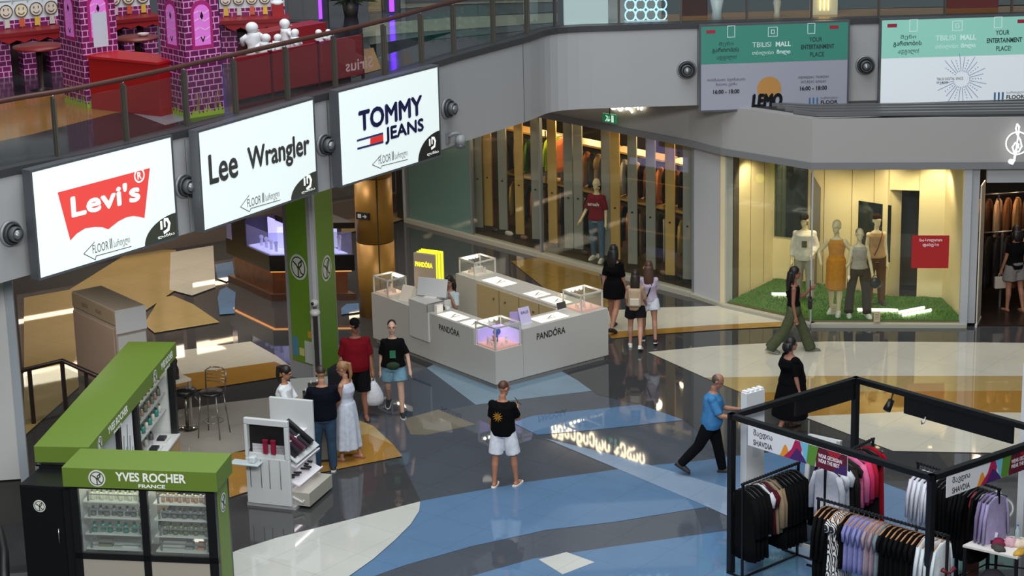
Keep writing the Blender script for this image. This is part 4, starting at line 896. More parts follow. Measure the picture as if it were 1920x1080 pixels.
MB().box(-.18, .3, -.2, .0, .72, .75).build('tester_shelf', mat('#b8c3c6', .35), t, bev=.015); MB().box(.12, .22, -.14, -.03, .75, .85).build('dispenser', mat('#ced6d8', .3), t, bev=.02)
m = MB(); [m.tube([(x, -.012, .78), (x, -.012, .32)], .005, 5) for x in (.08, .26, .40, .58)]; m.build('panel_grooves', mat('#6b6d6e', .5), t)
random.seed(5)
for k in range(8):
    M2 = Matrix.Translation((sn-.22 + .22*random.random(), .15 + .1*k, .42+.04)) @ Matrix.Rotation(random.uniform(-.4, .4), 4, 'Z'); MB().box(-.06, .08, 0, .03, 0, .025, M2).build('brush', mat('#19191b', .4), t)
for k in range(12):
    MB().lathe([(0, 0), (.022, 0), (.022, .02), (0, .022)], 10, Matrix.Translation((sn-.2 + .11*(k % 3), .16 + .17*(k//3), .78 - .05*(k % 3)))).build('compact', mat(('#e9e6e4', '#9a7d74')[k % 2], .3), t)
for k, x in enumerate((.34, .47)):
    q = put(MB().box(-.035, .035, -.02, .02, 0, .2).box(-.03, .05, -.04, 0, .2, .23).me('pump_bottle', [mat('#8e1f3a', .3)]), 'pump_bottle', ('left', 'right')[k] + ' of the two dark red pump bottles in the stand window', 'bottle', (sl[0] + math.cos(sr)*x + .01, sl[1] + math.sin(sr)*x, .88), None, sr)
MB().box(.06, sn-.08, .01, .1, .80, .86).build('sample_row', mat('#cfd2d2', .4), t)
# grey service counter with mirrors behind it
va = (-3.138, 32.930)
t = thing('service_counter', 'grey waist high counter between the saleswoman and the couple', 'counter', (va[0]-.25, va[1]+.05, 0), R(8))
MB().box(0, .5, 0, 1.35, .06, .98).build('body', mat('#7f7d74', .5), t, bev=.01); MB().box(-.12, .52, -.02, 1.4, .98, 1.01).build('top', mat('#8f8f8a', .35), t); MB().box(.02, .47, .03, 1.3, 0, .06).build('plinth', mat('#3a3935', .5), t)
t = thing('table_mirror', 'dark triangular table mirror on the grey counter before the man in navy', 'mirror', (va[0]+.22, va[1]+1.0, 1.01), R(5))
M_ = Matrix.Rotation(R(-12), 4, 'X'); MB().prism([(-.12, 0), (.12, 0), (.12, .42), (-.12, .28)], -.012, .012, M_ @ Matrix.Rotation(PI/2, 4, 'X')).build('glass_plate', mat('#26262a', .15, metal=.3), t); MB().box(-.09, .09, -.06, .1, 0, .015).build('foot', BLK, t)
for k, (dx, dy, lab) in enumerate(((.05, .35, 'black organiser box on the grey counter nearest the make up stand'), (.1, .75, 'black organiser box on the grey counter under the man\'s hands'))):
    q = thing('organiser', lab, 'box', (va[0]-.2+dx, va[1]+dy, 1.01), R(10)); MB().box(-.1, .1, -.1, .1, 0, .12).build('box_body', BLK, q, bev=.01); [MB().tube([(x, y, .1), (x, y, .17)], .012).build('lipstick', mat(c_, .3), q) for x, y, c_ in ((-.05, .04, '#b9b4ae'), (.04, -.03, '#6d2030'), (.05, .05, '#d8d4cf'))]
# bar stool and round stool by the wing
p1 = (-5.018, 34.448)
t = thing('bar_chair', 'black seated bar chair with a slatted metal back on the hall floor', 'bar chair', (p1[0], p1[1], 0), R(-18))
MET = mat('#8b857c', .25, metal=.85)
MB().lathe([(0, .73), (.2, .74), (.215, .77), (.19, .80), (0, .81)], 24).build('seat', BLK, t)
for sx, sy in ((-1, -1), (1, -1), (1, 1), (-1, 1)): MB().tube([(sx*.14, sy*.14, .75), (sx*.2, sy*.2, 0)], .011).build('leg', MET, t)
MB().tube([(.17*math.cos(a), .17*math.sin(a), .28) for a in [2*PI*k/16 for k in range(17)]], .008).build('foot_ring', MET, t)
MB().tube([(-.17, .14, .76), (-.19, .2, 1.08), (-.1, .23, 1.14), (.1, .23, 1.14), (.19, .2, 1.08), (.17, .14, .76)], .012).build('back_frame', MET, t)
m = MB(); [m.tube([(-.17, .19, z), (0, .215, z), (.17, .19, z)], .006) for z in (.9, .96, 1.02, 1.08)]; m.build('back_slats', MET, t)
p2 = (-5.515, 34.828)
t = thing('round_stool', 'black round stool on a chrome foot next to the green wing', 'stool', (p2[0], p2[1], 0))
MB().lathe([(0, .62), (.18, .63), (.2, .68), (.17, .72), (0, .73)], 24).build('seat', BLK, t); MB().lathe([(0, .06), (.03, .06), (.03, .62), (0, .62)], 14).build('stem', MET, t); MB().lathe([(.0, 0), (.2, 0), (.19, .02), (.05, .06), (0, .06)], 28).build('foot', mat('#a9a7a2', .15, metal=1), t)
MB().tube([(.1, 0, .66), (.22, -.02, .5), (.22, -.02, .46)], .01).build('lever', MET, t)
p3 = (-5.597, 34.968)
# closed grey booth
q0, q1, q2, q3 = [(-7.471, 35.762), (-6.534, 34.500), (-6.065, 34.870), (-7.031, 36.093)]
bl2, br2, bn2 = frame_of(q0, q1)
t = thing('grey_booth', 'closed beige grey booth with a faded sign panel beyond the green wing', 'booth', bl2, br2)
bd = (Vector(q3) - Vector(q0)).length
MB().box(0, bn2, 0, bd, 0, 2.2).build('body', mat('#9b8f80', .6), t, bev=.01); MB().box(.02, bn2-.03, -.02, 0, 1.95, 2.18).build('header', mat('#94826b', .6), t)
letter(t, 'COFFEE · BAKERY'[:6], bn2*.28, 2.03, -.02, mat('#5a4028', .6), .28, .08, bold=.03) if False else None
letter(t, 'ᲧᲐᲕᲐ', bn2*.25, 2.03, -.02, mat('#6f4f38', .6), .22, .07); letter(t, 'ᲩᲐᲘ', bn2*.58, 2.03, -.02, mat('#6f4f38', .6), .2, .07)
MB().box(.03, bn2-.05, -.03, 0, .1, 1.88).build('shutter', mat('#a08a78', .6), t, bev=.01); MB().box(bn2, bn2+.02, .02, bd-.02, .05, 1.75).build('end_door', mat('#bcbcb9', .5), t); MB().box(bn2+.02, bn2+.05, .06, .1, 1.25, 1.32).build('door_lock', BLK, t)
MB().box(bn2, bn2+.03, .0, bd, 1.8, 2.2).build('end_header', mat('#c6c8c8', .5), t)
MB().ball((bn2-.12, -.05, .72), .035).build('knob', BLK, t)
# red and black toy figures on the shelf behind the booth
bq = (bl2[0] + math.cos(br2)*(bn2+.12) - math.sin(br2)*(bd+.35), bl2[1] + math.sin(br2)*(bn2+.12) + math.cos(br2)*(bd+.35))
t = thing('side_table', 'pale side table with bottles standing behind the grey booth', 'table', (bq[0], bq[1], 0), br2)
MB().box(-.3, .3, -.2, .2, .86, .9).build('table_top', mat('#c9bfae', .5), t)
for x in (-.27, .27):
    for y in (-.17, .17): MB().box(x-.02, x+.02, y-.02, y+.02, 0, .86).build('leg', mat('#8a8175', .5), t)
for k, (x, hh, lab) in enumerate(((-.15, .62, 'taller red and dark bottle shape on the side table behind the booth'), (.15, .42, 'shorter dark bottle shape on the side table behind the booth'))):
    o = put(MB().lathe([(0, 0), (.05, 0), (.055, hh*.4), (.025, hh*.6), (.04, hh*.75), (.0, hh)], 12).me('tall_bottle', [mat(('#6d1f26', '#231c1e')[k], .35)]), 'tall_bottle', lab, 'bottle', (bq[0]+math.cos(br2)*x, bq[1]+math.sin(br2)*x, .9), None)
# stair balustrade at the left
t = thing('stair_railing', 'dark stair railing with glass and posts between the left wall and the green wing', 'railing', (0, 0, 0))
s0_, s1_, s2_ = [(-8.454, 35.017), (-7.701, 35.668), (-6.588, 34.312)]
pts_ = [(s0_[0], s0_[1], 1.0), (s1_[0], s1_[1], 1.0), (s2_[0], s2_[1], 1.0)]
MB().tube(pts_, .04, 8).build('handrail', mat('#2a1c17', .4), t)
for f in (.35, .98): 
    p = Vector(pts_[0]).lerp(Vector(pts_[1]), f); MB().box(p.x-.035, p.x+.035, p.y-.02, p.y+.02, 0, .97).build('post', mat('#241c19', .4), t)
p = Vector(pts_[1]).lerp(Vector(pts_[2]), .45); MB().box(p.x-.03, p.x+.03, p.y-.02, p.y+.02, 0, .97).build('post', mat('#241c19', .4), t)
m = MB(); 
for a, b in zip(pts_, pts_[1:]): m.prism(seg(a[:2], b[:2], 0, .012), .06, .88)
m.build('glass_panel', glass('#8d8f8a', .1), t)
# dark jewellery kiosk with cool lit glass
ja, jb, jc = [(-5.933, 44.100), (-4.872, 42.529), (-3.152, 42.466)]
t = thing('dark_jewellery_kiosk', 'dark wooden jewellery kiosk with cool violet lit glass behind the green pillar', 'sales kiosk', (jb[0], jb[1], 0))
A_ = Vector(ja) - Vector(jb); B_ = Vector(jc) - Vector(jb)
def quad(k, ka=1.0): return [tuple(A_*k*0 + (A_+B_)*(1-k)*.5*0 + Vector((0, 0)))]
def jprism(m, s, z0, z1):
    c_ = (A_+B_)/2; q = [Vector((0, 0)), A_, A_+B_, B_]; m.prism([tuple(c_ + (p-c_)*s) for p in q], z0, z1); return m
WD_ = mat('#6b3f20', .4, noise=.25, nscale=6)
jprism(MB(), 1.0, 0, .14).build('plinth', mat('#54392a', .4), t); jprism(MB(), .88, .14, .62).build('wood_body', WD_, t); jprism(MB(), 1.0, .62, .95).build('dark_band', mat('#120d0b', .3), t)
MB().prism([tuple((A_+B_)/2 + (p-(A_+B_)/2)*.95) for p in (Vector((0, 0)), A_, A_+B_, B_)], .600, .618).build('glow_strip', mat('#ffb060', emit=2.6), t)
jprism(MB(), .9, .951, .97).build('lit_deck', mat('#c9c6ff', .5, emit=1.1), t)
m = MB(); c_ = (A_+B_)/2
qq = [c_ + (p-c_)*.97 for p in (Vector((0, 0)), A_, A_+B_, B_)]
for a, b in ((qq[0], qq[1]), (qq[0], qq[3])): m.prism(seg(tuple(a), tuple(b), 0, .01), .95, 1.42)
m.build('glass_front', glass('#b9b4ff', .25), t)
q = A_*.52; u_ = A_.normalized(); n_ = Vector((-u_.y, u_.x)) if (Vector((-u_.y, u_.x))).dot(B_) > 0 else Vector((u_.y, -u_.x))
MB().prism([tuple(q), tuple(q + u_*.62), tuple(q + u_*.62 + n_*.8), tuple(q + n_*.8)], .95, 1.52).build('tower', mat('#150f0c', .35), t)
MB().prism([tuple(q - u_*.05), tuple(q + u_*.64), tuple(q + u_*.64 + n_*1.1), tuple(q - u_*.05 + n_*1.1)], 1.5, 1.55).build('tower_top', mat('#241913', .4), t)
MB().prism([tuple(A_*.03 + n_*.5), tuple(A_*.5 + n_*.5), tuple(A_*.5 + n_*.52), tuple(A_*.03 + n_*.52)], .97, 1.5).build('lit_panel', mat('#b3aef5', .5, emit=.9), t)
MB().prism([tuple(B_*.3 + A_*.35), tuple(B_*1.0 + A_*.35), tuple(B_*1.0 + A_*.37), tuple(B_*.3 + A_*.37)], .97, 1.4).build('lit_panel', mat('#c9c8ee', .5, emit=.8), t)
MB().prism([tuple(B_*.35), tuple(B_*1.02), tuple(B_*1.02 + A_*.5), tuple(B_*.35 + A_*.5)], 1.5, 1.62).build('canopy', mat('#1a1210', .35), t)
for k in range(5):
    p = B_*(.5 + .11*k) + A_*.2; MB().tube([(p.x, p.y, .97), (p.x, p.y, 1.2)], .035).ball((p.x, p.y, 1.24), .05).build('necklace_bust', mat(('#e9e7f5', '#2b2730')[k % 2], .4), t)
for k in range(4):
    p = A_*(.08 + .11*k) + n_*.25; MB().tube([(p.x, p.y, .97), (p.x, p.y, 1.12)], .03).ball((p.x, p.y, 1.15), .045).build('necklace_bust', mat('#dedcf2', .4), t)
lamp('dark_kiosk_light', 'AREA', (jb[0] + .4, jb[1]-.6, 3.9), 30, (.92, .95, 1), 2.2, .3, (0, 0, R(-28)))
ct0, ct1 = [(-7.360, 55.631), (-5.575, 52.769)]
sb_ = MB().box(-1.3, 1.3, -.06, .06, 0, .05).build('ceiling_tube', mat('#f4f6ff', emit=7), None, (ct0[0]/2+ct1[0]/2, ct0[1]/2+ct1[1]/2, ZB-.05), math.atan2(ct1[1]-ct0[1], ct1[0]-ct0[0])); tag(sb_, 'long white tube light under the gallery ceiling, seen in the floor', 'light')

# moving stair handrail at the lower left corner
p = (-6.994, 27.667)
t = thing('escalator_handrail', 'black rubber escalator handrail with a pale skirt at the lower left corner', 'handrail', (p[0], p[1], 0), R(0))
MB().tube([(-.45, 1.1, 1.05), (-.1, .25, .98), (.05, -.2, .86), (.15, -.7, .62)], [.075, .075, .075, .075], 10).build('rubber_rail', mat('#0d0d0f', .5), t)
MB().prism([(-.5, 1.05), (-.12, .2), (.06, -.25), (.12, -.7), (-.3, -.8), (-.8, .8)], .05, .55).build('pale_skirt', mat('#c9cdd6', .4), t)

# ------------------------------------------------------------------ people: one continuous body each, clothes and hair as children
def fuse(mb, voxel, smooth=3):
    """joins overlapping closed shapes into one continuous surface"""
    me = mb.me('tmp', []); o = bpy.data.objects.new('tmp', me); C.objects.link(o)
    r = o.modifiers.new('r', 'REMESH'); r.mode = 'VOXEL'; r.voxel_size = voxel
    s = o.modifiers.new('s', 'SMOOTH'); s.factor = .5; s.iterations = smooth
    n = bpy.data.meshes.new_from_object(o.evaluated_get(bpy.context.evaluated_depsgraph_get()))
    bpy.data.objects.remove(o); bpy.data.meshes.remove(me)
    n.polygons.foreach_set('use_smooth', [True] * len(n.polygons)); return n
def link(name, me, mt, parent, label=None):
    me.name = name; me.materials.clear()
    for q in (mt if isinstance(mt, list) else [mt]): me.materials.append(q)
    o = bpy.data.objects.new(name, me); C.objects.link(o); o.parent = parent
    if label: o['label'] = label
    return o
def ellipse(c, u, v, rx, ry, n=20): return [c + u*(rx*math.cos(2*PI*k/n)) + v*(ry*math.sin(2*PI*k/n)) for k in range(n)]
V = Vector
def figure(name, label, cat, loc, rz, H=1.70, fem=False, fat=1.0, legs=((0, 0, 3), (0, 0, 3)), arms=((5, 8, 10, 0), (5, 8, 10, 0)), lean=0, head=(0, 0),
           skin='#b58468', hair=None, wear=(), group=None, shoes=('#dddddd', '#e8e8e8'), face=True, bare=False, sit=None, voxel=.0095):
    s = H / 1.72; t = thing(name, label, cat, (loc[0], loc[1], loc[2] if len(loc) > 2 else 0), rz, group)
    ln = R(lean); u = V((0, -math.sin(ln), math.cos(ln))); fw = V((0, -math.cos(ln), -math.sin(ln))); X = V((1, 0, 0))
    Pz = V((0, 0, 0)); sw = (.142 if fem else .168) * (1 + (fat-1)*.35)
    N = u*.50; sh = [u*.408 + X*(sd*sw) for sd in (1, -1)]
    J = []
    for sd, (swg, kn, out) in zip((1, -1), legs):
        a, b, o = R(swg), R(swg - kn), R(out)
        hip = V((sd*.09, 0, -.03)); d1 = V((sd*math.sin(o), -math.sin(a)*math.cos(o), -math.cos(a)*math.cos(o))); d2 = V((sd*math.sin(o)*.4, -math.sin(b), -math.cos(b))).normalized()
        k = hip + d1*.42; an = k + d2*.40; J.append((hip, k, an, b))
    base = min(j[2].z for j in J) - .075
    if sit is not None: base = -sit/s - .0
    off = V((0, 0, -base))
    A = []
    for sd, ar, S in zip((1, -1), arms, sh):
        f, o, b, inw = ar; a, o2 = R(f), R(o)
        d1 = V((sd*math.sin(o2), -math.sin(a)*math.cos(o2), -math.cos(a)*math.cos(o2))); a2 = R(f + b)
        d2 = V((sd*(math.sin(o2)*.6 - math.sin(R(inw))), -math.sin(a2), -math.cos(a2))).normalized()
        e = S + d1*.285; w = e + d2*.245; A.append((S, e, w, d1, d2))
    T = lambda p: (p + off) * s
    prof = [(-.10, .155, .105, 0), (0, .17, .115, 0), (.10, .152, .108, -.005), (.18, .14, .10, -.005), (.30, .160, .115, -.008), (.39, .172, .112, 0), (.445, .128, .085, 0), (.49, .07, .062, 0)]
    if fem: prof = [(-.10, .155, .108, 0), (0, .168, .115, 0), (.10, .135, .10, 0), (.18, .118, .088, -.004), (.30, .138, .115, -.022), (.39, .145, .098, -.005), (.45, .115, .075, 0), (.49, .055, .055, 0)]
    def belly(tt): return max(0, 1 - ((tt - .12)/.28)**2)
    def rings(t0, t1, ease, n=24, flare=0, drape=0):
        out = []; ts = [t0] + [q[0] for q in prof if t0 < q[0] < t1] + [t1]
        for tt in ts:
            for q0, q1 in zip(prof, prof[1:]):
                if q0[0] <= tt <= q1[0] + 1e-6: break
            f = max(0, min(1, (tt - q0[0])/(q1[0]-q0[0]))); rx, ry, yo = (q0[i] + (q1[i]-q0[i])*f for i in (1, 2, 3))
            fb = 1 + (fat-1)*(.4 + .6*belly(tt)); rx *= fb; ry *= 1 + (fat-1)*(.4 + 1.2*belly(tt))
            e = ease*(1 if tt < .44 else .45) + flare*max(0, .15 - tt)
            if drape and .02 < tt < .36: rx = max(rx, drape*fb); ry = max(ry, drape*.68*fb)
            out.append([T(p) for p in ellipse(u*tt - fw*(-yo) + fw*((fat-1)*.12*belly(tt)), X, fw, rx + e, ry + e, n)])
        return out
    # body
    m = MB(); m.loft(rings(-.10, .49, 0))
    m.tube([T(N - u*.04), T(N + u*.08)], [.058*s if not fem else .048*s, .052*s if not fem else .044*s], 14)
    HR = Matrix.Rotation(R(head[0]), 4, 'Z') @ Matrix.Rotation(R(head[1] + lean), 4, 'X')
    hc = N + u*.105 + HR @ V((0, -.012, .075))
    def hp(x, y, z): return T(hc + HR @ V((x, y, z)))
    def hball(mm, x, y, z, rx, ry, rz_, n=16, k=10): mm.ball(hp(x, y, z), rx*s, ry*s, rz_*s, n, k, HR.to_3x3().to_4x4())
    hball(m, 0, .012, .025, .074, .092, .095); hball(m, 0, -.022, -.045, .056, .064, .068); hball(m, 0, -.092, -.012, .012, .022, .022, 10, 6); hball(m, 0, -.07, -.085, .026, .022, .022, 10, 6)
    hball(m, 0, -.078, .03, .05, .014, .02, 10, 6); hball(m, 0, -.084, -.05, .024, .012, .012, 10, 6)
    for sd in (1, -1): hball(m, sd*.076, .012, -.005, .012, .022, .032, 8, 6)
    hands = []
    for sd, (S, e, w, d1, d2) in zip((1, -1), A):
        k = 1 + (fat-1)*.5; k *= .86 if fem else 1
        m.ball(T(S), .06*s*k, .056*s*k, .062*s*k); m.tube([T(S), T(S + d1*.14), T(e)], [.052*s*k, .047*s*k, .038*s*k], 12); m.tube([T(e - d1*.01), T(e + d2*.09), T(w)], [.039*s*k, .038*s*k, .026*s], 12)
        pal = w + d2*.05; side = (X - d2*X.dot(d2)).normalized() if abs(X.dot(d2)) < .9 else V((0, 0, 1)); nrm = d2.cross(side).normalized(); acr = nrm if abs(nrm.y) > .3 else side
        thk = d2.cross(acr).normalized()
        m.tube([T(w - d2*.01), T(w + d2*.03), T(w + d2*.085)], [.026*s, .033*s, .03*s], 12)
        for q, fl in enumerate((.06, .072, .068, .052)):
            b0 = w + d2*.075 + acr*(.0175*(q - 1.5)); cur = thk * (-.012*sd); m.tube([T(b0), T(b0 + d2*fl*.55 + cur*.4), T(b0 + d2*fl + cur*1.6)], [.0098*s, .0092*s, .0085*s], 8)
        tb = w + d2*.025 + acr*(-.028); m.tube([T(tb), T(tb + d2*.03 - acr*.016), T(tb + d2*.058 - acr*.018)], [.011*s, .0105*s, .009*s], 8)
        hands.append(t.matrix_basis @ T(w + d2*.09))
    sk = 1 + (fat-1)*.45
    feet = []
    for sd, (h_, k, an, b) in zip((1, -1), J):
        kk = sk*(1.0 if not fem else .98)
        m.tube([T(h_ + V((0, 0, .03))), T(h_.lerp(k, .35)), T(h_.lerp(k, .8)), T(k)], [.088*s*kk, .082*s*kk, .06*s*kk, .055*s*kk], 14)
        d2 = (an - k).normalized(); bk = V((0, 1, 0)); m.tube([T(k), T(k.lerp(an, .3) + bk*.012), T(k.lerp(an, .7)), T(an)], [.055*s*kk, .056*s*kk, .04*s*kk, .034*s], 14)
        # foot: follows the shank when the heel is lifted
        lift = (an.z - base - .075); pit = min(R(50), max(0, lift*4.0)) if sit is None else 0
        fd = V((sd*.12, -math.cos(pit), -math.sin(pit))).normalized(); fu = V((0, -math.sin(pit), math.cos(pit)))
        feet.append((an, fd, fu)); sole = an - fu*.05
        m.tube([T(sole - fd*.055 + fu*.01), T(sole + fd*.02 + fu*.012), T(sole + fd*.11), T(sole + fd*.17 - fu*.004)], [.03*s, .042*s, .036*s, .022*s], 12, sq=.8); m.tube([T(an), T(sole)], [.034*s, .036*s], 12)
    body = link('body', fuse(m, voxel*s), mat(skin, .5, spec=.35), t)
    if face:
        for sd in (1, -1):
            e_ = MB(); hball(e_, sd*.031, -.0845, .012, .010, .006, .006, 8, 6); e_.build('eye', mat('#241a16', .3), t)
            e_ = MB(); hball(e_, sd*.031, -.087, .032, .016, .004, .0028, 8, 6); e_.build('eyebrow', mat('#2c1f18', .6), t)
        e_ = MB(); hball(e_, 0, -.094, -.052, .022, .006, .006, 8, 6); e_.build('mouth', mat('#8a4640', .5), t)
    # hair
    if hair:
        kind, hcol = hair[0], mat(hair[1], .5, noise=.2, nscale=60); m = MB()
        if kind in ('short', 'crop', 'bald'):
            z0 = {'short': .042, 'crop': .036, 'bald': .02}[kind]; hball(m, 0, .024, z0, .079, .09, .084)
        else:
            hball(m, 0, .02, .04, .085, .099, .098)
            L = hair[2] if len(hair) > 2 else .35
            if kind in ('long', 'bob'):
                L = L if kind == 'long' else .16; rr = []
                for q in range(7):
                    f = q/6; c_ = hp(0, .05, .02) + V((0, .03*s + .035*s*math.sin(f*2.6), -L*f*s)); rr.append(ellipse(c_, X, V((0, 1, 0)), (.086 + .03*math.sin(f*PI) - .02*f)*s, (.062 - .022*f)*s, 16))
                m.loft(rr[::-1])
                for sd in (1, -1): m.tube([hp(sd*.066, .02, .05), hp(sd*.078, .02, -.05), hp(sd*.08, .03, -.05) + V((0, 0, -L*.35*s))], [.022*s, .026*s, .014*s], 8)
            elif kind == 'pony':
                hball(m, 0, .1, .075, .03, .03, .03); m.tube([hp(0, .1, .075), hp(0, .16, .04), hp(0, .16, .02) + V((0, .01, -L*.6*s)), hp(0, .14, .0) + V((0, 0, -L*s))], [.026*s, .036*s, .034*s, .012*s], 10)
        link('hair', fuse(m, .012*s, 2), hcol, t)
    # clothes
    for wv in wear:
        k = wv[0]; col = mat(wv[1], .9, noise=.12, nscale=14, spec=.12) if isinstance(wv[1], str) else wv[1]; m = MB()
        o = dict(wv[2]) if len(wv) > 2 else {}
        if k in ('tshirt', 'shirt', 'blouse', 'tank', 'jacket'):
            ez = o.get('ease', .018); m.loft(rings(o.get('hem', -.06), o.get('neck', .475), ez, flare=o.get('flare', .05), drape=0 if k == 'tank' else (.142 if fem else .168)))
            sl = o.get('sleeve', .62)
            for sd, (S, e, w, d1, d2) in zip((1, -1), A):
                kk = (1 + (fat-1)*.5)*(.86 if fem else 1)
                if sl > 0:
                    m.ball(T(S), (.061*kk+.008)*s, (.058*kk+.008)*s, (.060*kk+.008)*s)
                    m.tube([T(S - d1*.01 - X*sd*.02), T(S + d1*.12), T(S + d1*.285*min(sl, 1))], [(.058*kk+.008)*s, (.054*kk+.010)*s, (.054*kk+.012)*s], 14)
                    if sl > 1: m.tube([T(e - d1*.02), T(e.lerp(w, sl-1))], [.058*s*kk, .046*s], 12)
        elif k in ('trousers', 'shorts'):
            ez = o.get('ease', .016); L = o.get('length', 2.0); m.loft(rings(-.095, o.get('waist', .09), ez*.8))
            for (h_, kn, an, b) in J:
                f = o.get('flare', 0); r0 = .092*sk + ez*.7
                if L <= 1: m.tube([T(h_ + V((0, 0, .04))), T(h_.lerp(kn, L*.5)), T(h_.lerp(kn, L))], [r0*s, (.088*sk + ez + f*.5)*s, (.078*sk + ez + f)*s], 16)
                else:
                    m.tube([T(h_ + V((0, 0, .04))), T(h_.lerp(kn, .4)), T(kn), T(kn.lerp(an, .5)), T(kn.lerp(an, min(1, L-1) + .04))], [r0*s, (.085*sk + ez*.8)*s, (.06*sk + ez + f*.3)*s, (.056*sk + ez + f*.7)*s, (.048 + ez + f)*s], 16)
        elif k in ('skirt', 'dress'):
            if k == 'dress':
                ez = o.get('ease', .016); m.loft(rings(-.06, o.get('neck', .455), ez)); sl = o.get('sleeve', 0)
                for sd, (S, e, w, d1, d2) in zip((1, -1), A):
                    kk = (1 + (fat-1)*.5)*.9
                    if sl > 0: m.ball(T(S), (.064*kk+.010)*s, (.06*kk+.010)*s, (.066*kk+.010)*s); m.tube([T(S - d1*.01 - X*sd*.02), T(S + d1*.12), T(S + d1*.285*min(sl, 1))], [.066*s*kk, .065*s*kk, .062*s*kk], 14)
                    else: m.tube([T(S - X*(sd*.05) + u*.03), T(S - X*(sd*.02)- u*.02)], [.03*s, .035*s], 8)
            hem = o['hem'] / s + base; w0 = o.get('w', .20)*(1 + (fat-1)*.8); rr = []; kx = (J[0][1] + J[1][1])*.5; zt = o.get('top', .10)
            for q in range(9):
                f = q/8; z = zt + (hem - zt)*f; c_ = V((0, 0, z)).lerp(V((kx.x*.6, kx.y*.6, z)), f); wd = (.150*fat if fem else .16) + (w0 - .15)*f**.7 + .022*(1-f)
                pl = o.get('pleat', .008)*f; yb = fw.xy.to_3d()*((fat-1)*.12*(1-f))
                rr.append([T(c_ + yb + V(((wd + pl*math.cos(9*a))*math.cos(a), (wd*.78 + pl*math.cos(9*a+1) + abs(kx.y)*.25*f)*math.sin(a), 0))) for a in [2*PI*i/36 for i in range(36)]])
            m.loft(rr[::-1])
        elif k == 'cap':
            hball(m, 0, .018, .062, .086, .1, .072)
            m.tube([hp(-.0, -.06, .062), hp(0, -.16, .045)], [.07*s, .055*s], 14, sq=.14) if not o.get('nobrim') else None
        elif k == 'backpack':
            c_ = u*.24 - fw*(.17); M_ = Matrix.Translation(T(c_)) @ Matrix.Rotation(ln, 4, 'X'); q = MB(); q.box(-.14*s, .14*s, -.06*s, .06*s, -.2*s, .2*s, M_)
            ob = q.build('backpack', col, t, bev=.04); q = MB(); q.box(-.1*s, .1*s, .055*s, .085*s, -.16*s, .0, M_); q.build('front_pocket', mat(o.get('pocket', wv[1]), .5), ob, bev=.015); continue
        elif k == 'strap':
            q = MB(); sd = o.get('side', 1); pts = []
            for f in range(13):
                a = 2*PI*f/12; cx = math.cos(a); sy = math.sin(a); pts.append(T(u*(.2 + .26*cx) + X*(-sd*.10*cx) * 1.0 + fw*(.15*sy)))
            q.tube(pts, .012*s, 6, cap=False); q.build('strap', col, t); continue
        elif k == 'print':
            q = MB(); back = o.get('back'); 
            for i in range(11):
                a = 2*PI*i/11; d_ = o.get('r', .07)
                q.add([(0, 0, 0), (d_*math.cos(a-.15)*.5, 0, d_*math.sin(a-.15)*.5), (d_*math.cos(a), 0, d_*math.sin(a)), (d_*math.cos(a+.15)*.5, 0, d_*math.sin(a+.15)*.5)], [(0, 1, 2, 3)] if back else [(3, 2, 1, 0)])
            yy = (prof[4][2]*fat + .026)*(1 if back else -1); M_ = Matrix.Translation(T(u*o.get('z', .3) + V((o.get('x', 0), yy + (.012 if back else -.025), 0)))) @ Matrix.Rotation(ln, 4, 'X'); q.v = [tuple(M_ @ V(p)) for p in q.v]
            q.build('print', col, t); continue
        elif k == 'panel':
            q = MB(); yy = -(prof[4][2]*fat + .05); M_ = Matrix.Translation(T(u*.24 + V((0, yy, 0)))) @ Matrix.Rotation(ln, 4, 'X'); q.box(-.05, .05, -.004, .01, -.07, .06, M_); q.build('print', col, t); continue
        elif k == 'letters':
            q = text_mb(o['text'], .26, .08, 0, .02); yy = -(prof[4][2] + .055); M_ = Matrix.Translation(T(u*.3 + V((-.13, yy, -.04)))); q.v = [tuple(M_ @ V(p)) for p in q.v]; q.build('lettering', col, t); continue
        elif k == 'beltbag':
            q = MB(); q.ball(T(u*.03 + fw*.16*fat), .12*s, .05*s, .07*s); q.build('belt_bag', col, t); continue
        nm = dict(tank='top', blouse='shirt', cap='cap').get(k, k)
        link(nm, fuse(m, .0125*s, 4), col, t)
    # shoes
    if shoes and not bare:
        for (an, fd, fu) in feet:
            sole = an - fu*.05; m = MB()
            if shoes[0] != 'sandal':
                m.tube([T(sole - fd*.068 + fu*.012), T(sole - fd*.02 + fu*.018), T(sole + fd*.06 + fu*.012), T(sole + fd*.14), T(sole + fd*.19 - fu*.002)], [.034*s, .05*s, .048*s, .042*s, .026*s], 14, sq=.85); m.tube([T(an + fu*.0), T(sole)], [.042*s, .046*s], 12)
                so = link('shoe', fuse(m, .011*s, 2), mat(shoes[0], .55), t)
            else: so = t
            q = MB(); sd_ = fd.cross(fu).normalized(); z0 = sole - fu*.025
            pl = [(-.085, -.03), (-.085, .03), (-.03, .042), (.1, .048), (.17, .04), (.205, .01), (.205, -.01), (.17, -.04), (.1, -.048), (.0, -.04)]
            n = len(pl); q.add([T(z0 + fd*a + sd_*b + fu*.02) for a, b in pl] + [T(z0 + fd*a + sd_*b) for a, b in pl], [tuple(range(n))[::-1], tuple(range(n, 2*n))] + [(i, (i+1) % n, n+(i+1) % n, n+i) for i in range(n)])
            q.build('sole' if so is not t else 'sandal', mat(shoes[1], .6), so)
            if so is t: q = MB(); q.tube([T(sole + fd*.09 + sd_*.045 - fu*.01), T(sole + fd*.08 + fu*.032), T(sole + fd*.09 - sd_*.045 - fu*.01)], .009*s, 6); q.build('sandal_strap', mat(shoes[1], .6), t)
    bpy.context.view_layer.update()
